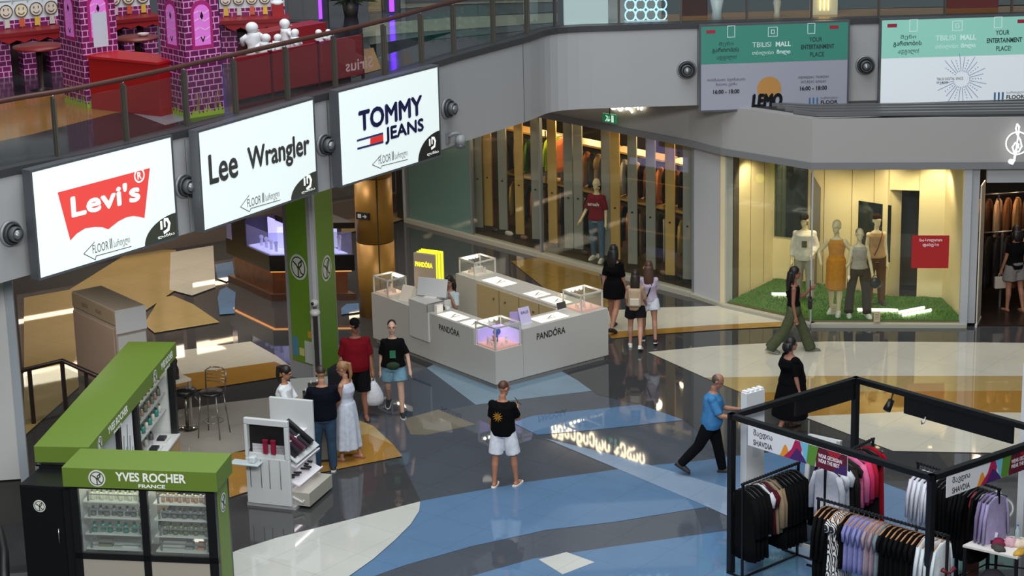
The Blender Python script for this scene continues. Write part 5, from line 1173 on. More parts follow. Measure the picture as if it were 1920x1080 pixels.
    return t, [Matrix.LocRotScale(t.location, t.rotation_euler, None) @ T(a[2] + a[4]*.09) for a in A], A
def phone(label, p, rz, tilt=50, col='#18191c'):
    t = thing('phone', label, 'phone', tuple(p), rz); M_ = Matrix.Rotation(R(tilt), 4, 'X')
    MB().box(-.037, .037, -.075, .075, -.005, .005, M_).build('phone_body', mat(col, .3), t, bev=.004); MB().box(-.033, .033, -.068, .068, .0052, .0056, M_).build('screen', mat('#3f6f66', .2, emit=.3), t); return t

# man with the sun print, looking at his phone
pz = (-0.186, 31.841)
t, hd, A = figure('person', 'man in black sun print t-shirt and white shorts standing alone, looking at a phone', 'person', pz, R(160), 1.72, legs=((-3, 4, 5), (7, 4, 8)), arms=((4, 6, 20, 5), (25, 8, 92, 28)), head=(-32, 20), skin='#a9755a', hair=('crop', '#4a2c1c'),
    wear=(('tshirt', '#070708', {'sleeve': .75, 'hem': -.07, 'ease': .022}), ('shorts', '#d2d4da', {'length': .85, 'ease': .02, 'flare': .02}), ('print', '#c08a2e', {'back': 1, 'r': .09, 'z': .26, 'x': .03})), shoes=('sandal', '#e6e2d2'))
phone('phone held by the man in the sun print t-shirt', hd[1] + V((.02, .02, .05)), R(100))
# couple at the counter
pz = (-3.023, 32.657)
t, hd, A = figure('person', 'man in navy t-shirt and blue jeans seen from behind at the grey counter', 'person', pz, R(188), 1.76, fat=1.12, legs=((2, 3, 4), (4, 5, 3)), arms=((22, 14, 60, 15), (25, 14, 70, 18)), head=(8, 22), skin='#a77a62', hair=('crop', '#33261d'),
    wear=(('tshirt', '#0b0e19', {'sleeve': .8, 'hem': -.06, 'ease': .022}), ('trousers', '#33475c', {'ease': .014, 'length': 2.0})), shoes=('#24262c', '#d8d8d6'))
pz = (-2.692, 33.171)
t, hd, A = figure('person', 'woman in long white sleeveless dress beside the man in navy', 'person', pz, R(243), 1.66, fem=True, legs=((6, 4, 3), (-8, 6, 3)), arms=((8, 5, 30, 5), (16, 6, 60, 10)), head=(12, 26), skin='#a87b62', hair=('pony', '#8a6541', .28),
    wear=(('dress', '#b9bfca', {'hem': .22, 'w': .27, 'pleat': .02, 'neck': .44}),), shoes=('sandal', '#8a5638'))
# saleswoman
pz = (-3.660, 33.136)
t, hd, A = figure('person', 'saleswoman in white t-shirt with a dark ponytail holding a tablet', 'person', pz, R(72), 1.63, fem=True, legs=((0, 0, 3), (0, 0, 3)), arms=((25, 6, 62, 4), (26, 6, 58, 4)), head=(0, 20), skin='#a8785e', hair=('pony', '#17120f', .24),
    wear=(('tshirt', '#d9dde0', {'sleeve': .9, 'ease': .025}), ('trousers', '#202124')), shoes=('#222222', '#d0d0d0'))
phone('dark tablet in the hands of the saleswoman', hd[1] + V((.05, .03, .04)), R(70), 35)
# red polo and black t-shirt couple, walking
pz = (-2.667, 35.287)
t, hd, A = figure('person', 'man in dark red polo shirt and black cap carrying a white plastic bag', 'person', pz, R(8), 1.76, fat=1.22, legs=((14, 6, 3), (-10, 18, 3)), arms=((2, 10, 12, 0), (-4, 12, 40, -4)), head=(10, 10), skin='#8a5c48', hair=('crop', '#1c1613'),
    wear=(('tshirt', '#6a0c18', {'sleeve': .85, 'hem': -.09, 'ease': .022}), ('shorts', '#0b0b0e', {'length': 1.0, 'ease': .025, 'flare': .01}), ('cap', '#0a0a0c')), shoes=('sandal', '#3a2a22'))
t = thing('plastic_bag', 'white plastic shopping bag hanging from the hand of the man in red', 'bag', tuple(hd[0] + V((0, 0, -.05))), R(8))
MB().loft([[V(((.02 + w_)*math.cos(2*PI*k/20)*(1 + .08*math.cos(5*2*PI*k/20)), (.02 + w_*.6)*math.sin(2*PI*k/20), z)) for k in range(20)] for z, w_ in ((-.46, .05), (-.44, .12), (-.36, .145), (-.26, .13), (-.16, .09), (-.08, .045), (-.03, .01))]).build('bag_body', mat('#c3c4c8', .45, noise=.08, nscale=25), t)
MB().tube([(-.03, 0, -.06), (-.02, 0, .02), (.02, 0, .02), (.03, 0, -.06)], .01).build('handles', mat('#cfd0d3', .45), t)
pz = (-2.043, 35.355)
t, hd, A = figure('person', 'woman in black printed t-shirt and pale denim shorts walking past the island', 'person', pz, R(2), 1.69, fem=True, fat=1.15, legs=((10, 4, 4), (-16, 22, 2)), arms=((10, 22, 14, 6), (-8, 12, 14, 4)), head=(0, 4), skin='#c09a85', hair=('short', '#211713'),
    wear=(('tshirt', '#070708', {'sleeve': .8, 'hem': -.02, 'ease': .024}), ('shorts', '#6f95a8', {'length': .62, 'ease': .022, 'flare': .03}), ('panel', '#2f6b4f'), ('beltbag', '#2c3a2a')), shoes=('#17171a', '#c9c9c9'))
# seller in the island
p_ = kpt(.92, 2.55, 0)
t, hd, A = figure('person', 'seller with dark curly hair sitting inside the island, hand on her face', 'person', (p_[0], p_[1], 0), R(-25), 1.66, fem=True, legs=((80, 80, 6), (80, 80, 6)), arms=((30, 10, 135, 26), (46, 22, 50, 10)), head=(6, 16), skin='#a87a64', hair=('long', '#1f1512', .3),
    wear=(('tshirt', '#b9c4c6', {'sleeve': .8}), ('trousers', '#26272b')), shoes=('#2a2a2c', '#999999'), sit=.64)
q = thing('seller_stool', 'low stool under the seller inside the island', 'stool', (p_[0], p_[1], 0)); MB().lathe([(0, .46), (.17, .47), (.17, .5), (0, .51)], 20).build('seat', BLK, q); MB().cyl(0, 0, .02, .47, .025).build('stem', MET, q); MB().lathe([(0, 0), (.19, 0), (.17, .025), (0, .03)], 20).build('foot', MET, q)
# three women by the fashion shop
pz = (1.939, 39.993)
figure('person', 'woman with long black hair in a short black dress walking away by the fashion shop', 'person', pz, R(150), 1.70, fem=True, fat=1.1, legs=((14, 4, 3), (-18, 16, 3)), arms=((-8, 10, 10, 4), (6, 8, 12, 0)), head=(10, 4), skin='#a9775f', hair=('long', '#0f0d0d', .36),
    wear=(('dress', '#060608', {'hem': .66, 'w': .21, 'sleeve': .8}),), shoes=('#141416', '#1c1c1e'))
pz = (2.277, 38.840)
figure('person', 'girl with beige backpack and dark shorts walking away between two women', 'person', pz, R(172), 1.50, fem=True, legs=((8, 4, 3), (-16, 18, 3)), arms=((10, 8, 20, 4), (16, 10, 40, 4)), head=(0, 2), skin='#b98a72', hair=('long', '#22160f', .38),
    wear=(('tshirt', '#a98c74', {'sleeve': .9}), ('shorts', '#17161a', {'length': .5, 'ease': .03, 'flare': .03}), ('backpack', '#b39a7e', {'pocket': '#cbbfae'})), shoes=('#d9d6cf', '#e2e0da'))
pz = (2.551, 39.222)
figure('person', 'woman in lilac t-shirt and white shorts with very long brown hair, rightmost of the three', 'person', pz, R(178), 1.56, fem=True, legs=((10, 4, 3), (-12, 14, 3)), arms=((6, 8, 20, 8), (18, 8, 60, 10)), head=(-10, 6), skin='#a87a62', hair=('long', '#4a2f22', .52),
    wear=(('tshirt', '#b3a6b8', {'sleeve': .8, 'hem': -.04}), ('shorts', '#c9ccd4', {'length': .48, 'ease': .026, 'flare': .03}), ('strap', '#19191b', {'side': 1})), shoes=('#18181a', '#d8d8d6'))
# woman in khaki trousers in front of the yellow display window
pz = (5.135, 38.295)
t, hd, A = figure('person', 'woman with long dark hair in khaki trousers striding past the yellow display window', 'person', pz, R(82), 1.70, fem=True, legs=((24, 3, 2), (-24, 14, 2)), arms=((26, 8, 110, 14), (-2, 8, 14, 0)), head=(0, 4), skin='#8c5e4a', hair=('long', '#15100f', .46),
    wear=(('tank', '#0e0b0c', {'sleeve': 0, 'hem': .06, 'neck': .45}), ('trousers', '#4a4f38', {'ease': .026, 'flare': .035, 'waist': .1})), shoes=('#5f6152', '#8b8b7c'))
q = thing('shoulder_bag', 'dark shoulder bag of the woman in khaki trousers', 'handbag', (hd[0].x-.05, hd[0].y+.04, .92), R(85)); MB().box(-.13, .13, -.04, .04, -.1, .1).build('bag_body', mat('#1d1a1b', .5), q, bev=.03); MB().tube([(-.1, 0, .1), (-.04, 0, .42), (.04, 0, .42), (.1, 0, .1)], .009).build('strap', mat('#1d1a1b', .5), q)
# woman in black beside the stall
pz = (4.531, 34.120)
figure('person', 'woman in a long loose black dress with bobbed hair walking behind the clothes stall', 'person', pz, R(112), 1.60, fem=True, fat=1.45, legs=((10, 4, 3), (-12, 14, 3)), arms=((12, 14, 60, 10), (-4, 16, 14, 0)), head=(-16, 6), skin='#9a6c58', hair=('bob', '#131012'),
    wear=(('dress', '#050507', {'hem': .26, 'w': .235, 'sleeve': .95, 'neck': .42, 'ease': .05, 'pleat': .008}),), shoes=('sandal', '#2a221e'))
# man in the blue shirt
pz = (3.041, 32.148)
t, hd, A = figure('person', 'man in blue short sleeved shirt and black trousers walking and looking at his hands', 'person', pz, R(78), 1.69, fat=1.2, legs=((14, 3, 2), (-26, 16, 2)), arms=((24, 8, 66, 10), (26, 8, 62, 8)), head=(0, 26), lean=6, skin='#9a6e58', hair=('bald', '#4a3c33'),
    wear=(('shirt', '#3f78a8', {'sleeve': .9, 'hem': -.1, 'ease': .024}), ('trousers', '#0b0b0e', {'ease': .022})), shoes=('#2c2c2e', '#1d1d1f'))
phone('phone in the hands of the man in the blue shirt', hd[0].lerp(hd[1], .5) + V((.03, 0, .03)), R(78), 30)
# shopper in the dark entrance
pz = (9.712, 40.632)
t, hd, A = figure('person', 'woman in black top and grey shorts browsing just inside the dark shop entrance', 'person', pz, R(200), 1.72, fem=True, legs=((4, 3, 3), (-6, 8, 3)), arms=((10, 10, 14, 4), (20, 8, 30, 4)), head=(-20, 8), skin='#9d6d55', hair=('long', '#1d1310', .2),
    wear=(('tshirt', '#08080a', {'sleeve': .5}), ('shorts', '#77716c', {'length': .6, 'ease': .03, 'flare': .04})), shoes=('sandal', '#6d4a38'))
q = thing('white_tote', 'pale bag hanging at the side of the shopper in the dark entrance', 'handbag', tuple(hd[0] + V((0, -.02, -.04))), R(190)); MB().box(-.12, .12, -.04, .04, -.26, -.02).build('bag_body', mat('#b3a596', .6), q, bev=.02); MB().tube([(-.06, 0, -.04), (-.03, 0, .04), (.03, 0, .04), (.06, 0, -.04)], .007).build('handle', mat('#b3a596', .6), q)

# shop window figures
MK = '#dcc79a'
def mq(label, px, rz, H, **k): return figure('mannequin', label, 'mannequin', px, rz, H, skin=MK, face=False, **k)
mz = .115
a = (6.217, 40.367)
mq('mannequin in an orange sleeveless midi dress with hands on hips', (*a, mz), R(-18), 1.86, fem=True, legs=((4, 2, -3), (-4, 6, 0)), arms=((-6, 38, 66, 42), (-6, 38, 66, 42)), head=(-16, 8), wear=(('dress', '#c8801f', {'hem': .50, 'w': .18, 'pleat': .004}),), shoes=('#d8d2c4', '#e8e4da'), hair=('short', '#dcc79a'))
a = (6.621, 40.192)
t, hd, A = mq('mannequin in grey top and dark flared trousers, foremost in the yellow window', (*a, mz), R(6), 1.74, fem=True, legs=((6, 2, 7), (-2, 2, 8)), arms=((4, 14, 24, 4), (10, 14, 30, 0)), head=(-6, 2), wear=(('tank', '#a89a8c', {'sleeve': 0, 'hem': .02, 'neck': .45}), ('trousers', '#3d342b', {'ease': .012, 'flare': .03, 'waist': .1})), shoes=('#d8d2c4', '#e8e4da'), hair=('crop', '#8a6a5c'))
q = thing('black_handbag', 'round black handbag on the arm of the foremost window mannequin', 'handbag', tuple(hd[0] + V((.04, -.02, -.02))), 0); MB().ball((0, 0, -.05), .12, .05, .11).build('bag_body', BLK, q); MB().tube([(-.07, 0, .03), (-.04, 0, .1), (.04, 0, .1), (.07, 0, .03)], .008).build('handle', BLK, q)
a = (5.748, 41.397)
mq('mannequin in white open shirt, grey trousers and black cap', (*a, mz), R(-10), 1.74, legs=((8, 3, 3), (-6, 4, 3)), arms=((6, 14, 60, 30), (2, 12, 20, 4)), head=(-30, 14), wear=(('shirt', '#d8cdb8', {'sleeve': 1.7, 'hem': -.12, 'ease': .035}), ('trousers', '#a79b88', {'ease': .025}), ('cap', '#1d1a18'), ('panel', '#5e5c45')), shoes=('#d8d2c4', '#e8e4da'))
a = (7.081, 40.991)
mq('mannequin in a tan sleeveless top and dark beret by the mirror', (*a, mz), R(4), 1.80, fem=True, legs=((0, 0, 3), (0, 0, 3)), arms=((0, 8, 8, 0), (0, 8, 8, 0)), head=(10, 2), wear=(('tank', '#a9814e', {'sleeve': 0, 'hem': -.02, 'neck': .45}), ('trousers', '#4a3020', {'ease': .02}), ('cap', '#2a1713', {'nobrim': 1}), ('strap', '#5a2018', {'side': -1})), shoes=('#3a2a22', '#2a2220'))
a = shop_pt((Vector((1.685, 44.761)) - Vector(S0)).dot((Vector(S1)-Vector(S0)).normalized()), .42, .07)
mq('mannequin in a maroon lettered t-shirt and jeans behind the long shop window', a, R(-25), 1.78, fem=True, legs=((4, 2, 3), (-6, 4, 3)), arms=((4, 14, 20, 0), (6, 16, 40, 0)), head=(0, 2), wear=(('tshirt', '#7a1626', {'sleeve': .9}), ('trousers', '#4a6478', {'ease': .004}), ('letters', '#e6d6c8', {'text': 'amah'})), shoes=('#d9d2c0', '#e6e0d2'))

# ------------------------------------------------------------------ hanging garments
def noise1(a, k): return math.sin(a*3.1 + k)*.5 + math.sin(a*7.3 + k*2.1)*.5
def garment_mesh(kind, mats, seed=0, w=.21):
    m = MB(); rnd = random.Random(seed); ph = rnd.uniform(0, 6)
    if kind in ('tee', 'sweater', 'dress', 'coat'):
        L = dict(tee=.70, sweater=.72, dress=1.12, coat=1.0)[kind]; hem = dict(tee=1.02, sweater=1.0, dress=1.18, coat=1.08)[kind]
        pr = [(-.085, .055, .03), (-.10, .10, .035), (-.135, .17, .038), (-.17, w, .04), (-.24, w*.98, .045)] + [(-.24 - (L-.15)*f, w*(.95 + (hem-.95)*f), .045 + .012*f) for f in (.25, .5, .75, 1)]
        rr = []
        for z, a_, b_ in pr:
            f = max(0, (-z - .2)/L); rr.append([V((a_*math.cos(t), b_*math.sin(t) + .016*f*noise1(t*2, ph + z*4), z)) for t in [2*PI*k/28 for k in range(28)]])
        m.loft(rr[::-1])
        e = dict(tee=.20, sweater=.54, dress=.14, coat=.56)[kind]
        for sd in (1, -1): m.tube([(sd*(w-.03), 0, -.165), (sd*(w+.035), .01*rnd.uniform(-1, 1), -.165-e*.4), (sd*(w+.02 + .03*(e > .3)), .015*rnd.uniform(-1, 1), -.165-e)], [.042, .046, .04], 10, sq=.55)
    elif kind == 'trousers':
        for sd in (1, -1): m.loft([[V((sd*.085 + a_*math.cos(t), .03*math.sin(t) + .008*noise1(t*2, ph + z*5), z)) for t in [2*PI*k/18 for k in range(18)]] for z, a_ in ((-1.02, .085), (-.7, .085), (-.4, .09), (-.12, .09))])
    elif kind == 'top':
        rr = [[V((a_*math.cos(t), .03*math.sin(t), z)) for t in [2*PI*k/22 for k in range(22)]] for z, a_ in ((-.52, .13), (-.4, .15), (-.28, .17), (-.18, .13), (-.13, .05))]; m.loft(rr)
    return m.me(kind, mats)
def hanger_mesh(wood):
    m = MB(); M_ = mat('#a9764c', .45) if wood else mat('#222224', .4)
    m.tube([(.0, 0, -.085), (0, 0, -.04), (.018, 0, -.02), (.018, 0, .0), (0, 0, .014), (-.016, 0, .0)], .004, 6); m.mi(1)
    m.tube([(-.21, 0, -.15), (-.1, 0, -.105), (0, 0, -.085), (.1, 0, -.105), (.21, 0, -.15)], [.01, .013, .014, .013, .01], 8, sq=.8)
    return m.me('hanger', [mat('#b5b3ae', .25, metal=.9), M_])
HW, HD = hanger_mesh(True), hanger_mesh(False)
_G = {}
def zebra():
    if 'zebra' in _M: return _M['zebra']
    m = mat('#e2e0dc', .7).copy(); nt = m.node_tree; b = nt.nodes['Principled BSDF']; tc = nt.nodes.new('ShaderNodeTexCoord'); wv = nt.nodes.new('ShaderNodeTexWave')
    wv.inputs['Scale'].default_value = 9; wv.inputs['Distortion'].default_value = 9; wv.inputs['Detail'].default_value = 1; cr = nt.nodes.new('ShaderNodeValToRGB'); cr.color_ramp.interpolation = 'CONSTANT'
    cr.color_ramp.elements[0].color = (.01, .01, .012, 1); cr.color_ramp.elements[1].position = .5; cr.color_ramp.elements[1].color = (.75, .74, .72, 1)
    nt.links.new(tc.outputs['Object'], wv.inputs['Vector']); nt.links.new(wv.outputs['Fac'], cr.inputs[0]); nt.links.new(cr.outputs[0], b.inputs['Base Color']); _M['zebra'] = m; return m
def hang(kind, col, p, rz, label, group=None, wood=True, hlabel=None, hgroup=None, cat=None, seed=0, w=.21, with_hanger=True):
    k = (kind, str(col), seed, w)
    if k not in _G: _G[k] = garment_mesh(kind, [zebra() if col == 'zebra' else mat(col, .9, noise=.1, nscale=18, spec=.12)], seed, w)
    nm = {'tee': 't_shirt', 'sweater': 'sweater', 'dress': 'dress', 'coat': 'coat', 'trousers': 'trousers', 'top': 'strappy_top'}[kind]
    o = bpy.data.objects.new(nm, _G[k]); C.objects.link(o); o.location = p; o.rotation_euler = (0, 0, rz); tag(o, label, cat or nm.replace('_', ' '), group)
    if with_hanger:
        h = bpy.data.objects.new('hanger', HW if wood else HD); C.objects.link(h); h.location = p; h.rotation_euler = (0, 0, rz)
        tag(h, hlabel or ('hanger holding the ' + label)[:90], 'hanger', hgroup)
    return o
def clothes_rack(label, a, b, z, foot=True, posts=(True, True)):
    fl, rz, L = frame_of(a, b); t = thing('clothes_rack', label, 'clothes rack', fl, rz); BM = mat('#17171a', .4, metal=.3)
    MB().box(-.03, L+.03, -.014, .014, z-.014, z+.014).build('hanging_bar', BM, t)
    m = MB(); n = int(L/.055)
    for k in range(n): m.box(.03 + k*.055, .045 + k*.055, -.018, .018, z-.018, z+.02)
    m.build('bar_studs', mat('#2a2a2d', .4), t)
    for x, on in zip((0, L), posts):
        if on: MB().box(x-.015, x+.015, -.015, .015, 0, z).build('post', BM, t); MB().box(x-.015, x+.015, -.28, .28, 0, .03).build('foot', BM, t)
    MB().box(0, L, -.015, .015, .0, .028).build('floor_bar', BM, t)
    return t, rz, L
def row(a, b, z, items, rz, name, f0=.04, f1=.96, wood=True, jit=.05):
    """items: list of (kind, colour, label, group)"""
    n = len(items); rnd = random.Random(len(name))
    for k, (kind, col, lab, grp) in enumerate(items):
        f = f0 + (f1-f0)*k/max(1, n-1); p = (a[0] + (b[0]-a[0])*f, a[1] + (b[1]-a[1])*f, z-.016)
        hang(kind, col, p, rz + PI/2 + rnd.uniform(-jit, jit), lab, grp, wood, ('hanger of the ' + lab)[:80] if not grp else 'hanger in the row of ' + grp, ('hangers of ' + grp) if grp else None, seed=k % 3)

# ------------------------------------------------------------------ the clothes stall
FZ = 2.35
fa, fb, fd_, fe = [(2.963, 28.270), (4.891, 29.721), (5.218, 25.760), (7.098, 27.230)]
t = thing('stall_frame', 'black square tube frame of the clothes stall with header boards', 'stall frame', (fa[0], fa[1], 0))
BM = mat('#111113', .4, metal=.2); rr_ = .042
ex = V((fb[0]-fa[0], fb[1]-fa[1])); ey = V((fd_[0]-fa[0], fd_[1]-fa[1]))
cor = [V((0, 0)), ex, ex + ey, ey]; azf = math.atan2(ex.y, ex.x)
for c_ in cor: MB().box(-rr_, rr_, -rr_, rr_, 0, FZ, Matrix.Translation((c_.x, c_.y, 0)) @ Matrix.Rotation(azf, 4, 'Z')).build('post', BM, t)
for a, b in zip(cor, cor[1:] + cor[:1]): m = MB(); m.prism(seg(tuple(a), tuple(b), -rr_, rr_, rr_, rr_), FZ-.075, FZ); m.build('beam', BM, t)
m = MB(); m.prism(seg(tuple(ex*.5), tuple(ex), -.02, .02), FZ-.32, FZ-.07); m.build('header_board', BM, t)
m = MB(); A_, B_ = ex + ey*.26, ex + ey*.80; m.prism(seg(tuple(A_), tuple(B_), -.02, .02), FZ-.33, FZ-.07); m.build('header_board', BM, t)
sp = ex + ey*.2; MB().tube([(sp.x, sp.y, FZ-.07), (sp.x-.05, sp.y-.05, FZ-.2)], .012).tube([(sp.x-.03, sp.y-.03, FZ-.18), (sp.x-.11, sp.y-.11, FZ-.30)], [.045, .06]).build('spotlight', BM, t)
sp = ex + ey*.38; MB().tube([(sp.x-.04, sp.y-.03, FZ-.28), (sp.x-.06, sp.y-.05, FZ-.36), (sp.x-.1, sp.y-.09, FZ-.36), (sp.x-.11, sp.y-.1, FZ-.3)], .01).build('hook', mat('#b9b9b9', .3, metal=.8), t)
def stall_sign(label, a, b, s0, s1):
    """colourful name board hanging under a beam, lettering towards the hall"""
    fl, rz, L = frame_of(a, b); q = thing('name_board', label, 'sign', (*(V(fl[:2]) + V((math.cos(rz), math.sin(rz)))*s0), FZ-.36), rz)
    W, H = s1-s0, .285; y = -.048
    MB().box(0, W, y, y+.012, 0, H).build('white_board', mat('#d9dade', .5), q)
    letter(q, 'შავდია', .10, .145, y, mat('#16161a', .5), .34, .11, bold=.008); letter(q, 'SHAVDIA', .10, .03, y, mat('#16161a', .5), .34, .08, bold=.012)
    x0 = W*.36
    def wave(cx, w0, h, col, yy): flat([(cx + w0*(i/12 - .5), H*h*(.5 + .5*math.cos(2*PI*(i/12 - .5)))) for i in range(13)], y-yy).build('colour_wave', mat(col, .5), q)
    wave(x0 + .05, .22, .62, '#dd8f2a', .003); flat([(x0+.02, 0), (x0+.16, H*.5), (x0+.22, H), (x0+.36, H), (x0+.30, 0)], y-.004).build('colour_wave', mat('#a81a50', .5), q)
    flat([(x0+.12, 0), (x0+.25, H*.62), (x0+.31, H*.5), (x0+.44, 0)], y-.005).build('colour_wave', mat('#452063', .5), q)
    flat([(x0+.30, H), (x0+.50, H), (x0+.43, 0), (x0+.37, H*.3)], y-.006).build('colour_wave', mat('#6fb4d2', .5), q)
    flat([(x0+.42, H*.1), (x0+.45, H), (x0+.62, H), (x0+.56, 0), (x0+.47, -.0)], y-.007).build('colour_wave', mat('#56882f', .5), q)
    MB().box(x0+.58, W, y-.004, y, 0, H).build('maroon_field', mat('#5a1026', .5), q); flat([(W*.80, H), (W*.84, H*.72), (W*.9, H*.66), (W*.95, H)], y-.007).build('colour_wave', mat('#9c1a2a', .5), q)
    flat([(W*.86, 0), (W*.93, H*.4), (W, H*.55), (W, 0)], y-.006).build('colour_wave', mat('#3f1f5c', .5), q)
    letter(q, 'WEAR GEORGIAN', x0+.62, .15, y-.004, mat('#ecdfe4', .5), W-x0-.7, .055, bold=.03); letter(q, 'WEAR THE BEST', x0+.62, .08, y-.004, mat('#ecdfe4', .5), W-x0-.74, .055, bold=.03)
La = ey.length
stall_sign('colourful name board under the left front beam of the clothes stall', fa, fd_, .34, 2.06)
stall_sign('colourful name board under the right front beam of the clothes stall', fd_, fe, .24, 1.98)
# wall panels of the stall
p = (3.301, 28.778)
t = thing('display_stand', 'tall white slotted board standing behind the left rack of the stall', 'display stand', (p[0], p[1], 0), azf)
MB().box(-.17, .17, -.07, .05, 0, 2.5).build('board', mat('#cfd2d4', .45), t); m = MB(); [m.box(-.16 + k*.09, -.11 + k*.09, -.06, .04, 2.5, 2.53) for k in range(4)]; m.build('top_slots', mat('#e4e5e6', .45), t); MB().box(-.06, .1, -.073, -.069, 1.55, 1.8).build('printed_sheet', mat('#bfc3c8', .5), t)
p = (7.369, 29.451)
t = thing('display_stand', 'tall white board at the right edge beyond the stall', 'display stand', (p[0], p[1], 0), azf); MB().box(-.17, .17, -.06, .06, 0, 2.6).build('board', mat('#cfd2d4', .45), t)
# leaning mirror
p = (4.240, 28.999)
t = thing('leaning_mirror', 'white framed tall mirror standing between the racks of the stall', 'mirror', (p[0], p[1], 0), R(-38)); M_ = Matrix.Rotation(R(-8), 4, 'X')
MB().box(-.26, -.2, -.03, .03, 0, 1.65, M_).box(.2, .26, -.03, .03, 0, 1.65, M_).box(-.26, .26, -.03, .03, 1.6, 1.66, M_).box(-.26, .26, -.03, .03, 0, .06, M_).build('frame', mat('#d4d5d3', .4), t)
MB().box(-.2, .2, -.01, .0, .06, 1.6, M_).build('mirror_glass', mat('#c8ccd0', .04, metal=1), t); MB().box(-.02, .02, .02, .45, 0, .04).build('rear_foot', mat('#d4d5d3', .4), t)
BK = '#09090a'
# left rack
a, b = [(3.098, 28.042), (3.961, 28.822)]
clothes_rack('black clothes rack with dark clothes along the left side of the stall', a, b, 1.4)
g1, g2 = 'black clothes at the left end of the left rack', 'black clothes at the right end of the left rack'
it = [('coat', BK, 'black hanging garment at the left end of the left rack', g1)]*4 + [('tee', '#c9c9cc', 'white collared shirt between black clothes on the left rack', None), ('tee', '#4a1420', 'maroon shirt on the left rack beside the tan jackets', None), ('sweater', '#8d7a60', 'left tan jacket on the left rack of the stall', None), ('sweater', '#7d6c55', 'right tan jacket on the left rack of the stall', None)] + [('coat', '#080809', 'black hanging garment at the right end of the left rack', g2)]*6
row(a, b, 1.4, it, azf, 'left rack', wood=False)
# rear rack
a, b = [(4.259, 28.264), (5.064, 29.185)]
clothes_rack('black clothes rack with white, pink and red clothes at the back of the stall', a, b, 1.6)
it = [('sweater', '#c8c8d2', 'pale lilac shirt at the near end of the rear rack', None), ('tee', '#d2d4da', 'left white shirt on the rear rack', None), ('tee', '#c3c6ca', 'right white shirt on the rear rack', None), ('coat', '#23211f', 'left black patterned dress on the rear rack', None), ('dress', '#26221f', 'right black patterned dress on the rear rack', None), ('sweater', '#d26a92', 'light pink top on the rear rack', None), ('sweater', '#c8355f', 'dark pink top on the rear rack beside the light pink one', None), ('sweater', '#a01d30', 'short red top on the rear rack', None), ('dress', '#141215', 'long black dress on the rear rack left of the red dress', None), ('dress', '#8e0f1e', 'long red dress at the far end of the rear rack', None)]
row(a, b, 1.6, it, math.atan2(b[1]-a[1], b[0]-a[0]), 'rear rack', wood=False)
# front rack
a, b = [(4.020, 27.239), (5.465, 25.849)]
clothes_rack('long black clothes rack with wooden hangers along the front of the stall', a, b, 1.48)
gb1, gl, gb2, gw = 'black coats at the left end of the front rack', 'lilac t-shirts on the front rack', 'black t-shirts in the middle of the front rack', 'white shirts at the right end of the front rack'
it = [('coat', BK, 'black coat at the left end of the front rack', gb1)]*3 + [('dress', 'zebra', 'left zebra striped dress on the front rack', None), ('dress', 'zebra', 'right zebra striped dress on the front rack', None), ('tee', BK, 'black t-shirt between zebra dresses and lilac t-shirts', None)] + [('tee', '#7d7fb0', 'lilac t-shirt on the front rack', gl)]*4 + [('tee', '#9c8a94', 'left mauve t-shirt on the front rack', None), ('tee', '#917f89', 'right mauve t-shirt on the front rack', None), ('tee', '#6f7c84', 'grey short sleeved t-shirt on the front rack', None)] + [('tee', BK, 'black t-shirt in the middle of the front rack', gb2)]*7 + [('sweater', '#c7ccd0', 'white shirt at the right end of the front rack', gw)]*3 + [('sweater', '#cdd6da', 'white shirt with a dark red bow on the front rack', None)]
row(a, b, 1.48, it, math.atan2(b[1]-a[1], b[0]-a[0]), 'front rack')
d_ = V((b[0]-a[0], b[1]-a[1])).normalized()
t = thing('red_bow', 'dark red ribbon bow pinned on the last white shirt of the front rack', 'bow', (b[0]-.01, b[1]-.16, 1.05), R(20)); m = MB(); m.tube([(-.09, 0, .05), (-.03, -.01, 0), (.03, -.01, 0), (.09, 0, .05)], [.035, .015, .015, .035], 8); MB().tube([(0, -.01, 0), (-.04, -.01, -.18)], [.014, .02], 6).build('ribbon_tail', mat('#5d1020', .6), t); m.build('bow_loops', mat('#5d1020', .6), t)
# white shirts and right racks
a, b = [(5.572, 28.448), (6.023, 27.899)]
clothes_rack('black clothes rack with white shirts behind the front corner post of the stall', a, b, 1.5)
gws = 'white shirts behind the corner post'
it = [('sweater', '#c9c6d2', 'white shirt with a red collar left of the corner post', None)] + [('sweater', '#cfd0d8', 'white shirt hanging behind the corner post of the stall', gws)]*4 + [('trousers', '#09090a', 'pair of black trousers hanging right of the corner post', 'black trousers right of the corner post')]*4
row(a, b, 1.5, it, math.atan2(b[1]-a[1], b[0]-a[0]), 'post rack', wood=False)
a, b = [(6.037, 27.898), (6.455, 27.389)]
clothes_rack('black clothes rack with black, red and lilac clothes at the right of the stall', a, b, 1.5)
gk = 'black clothes on the right rack'
it = [('coat', '#08080a', 'black garment at the left of the right rack', gk)]*4 + [('top', '#c0303f', 'red strappy top on the right rack', None), ('coat', '#09090b', 'black garment between the red and the white top', None), ('top', '#d8d6da', 'white top on the right rack beside the lilac clothes', None), ('sweater', '#8c7aa0', 'dark lilac sweater on the right rack', None), ('sweater', '#9c92b8', 'light lilac sweater on the right rack', None), ('sweater', '#a79cc0', 'palest lilac sweater at the right end of the right rack', None)]
row(a, b, 1.5, it, math.atan2(b[1]-a[1], b[0]-a[0]), 'right rack', wood=False)
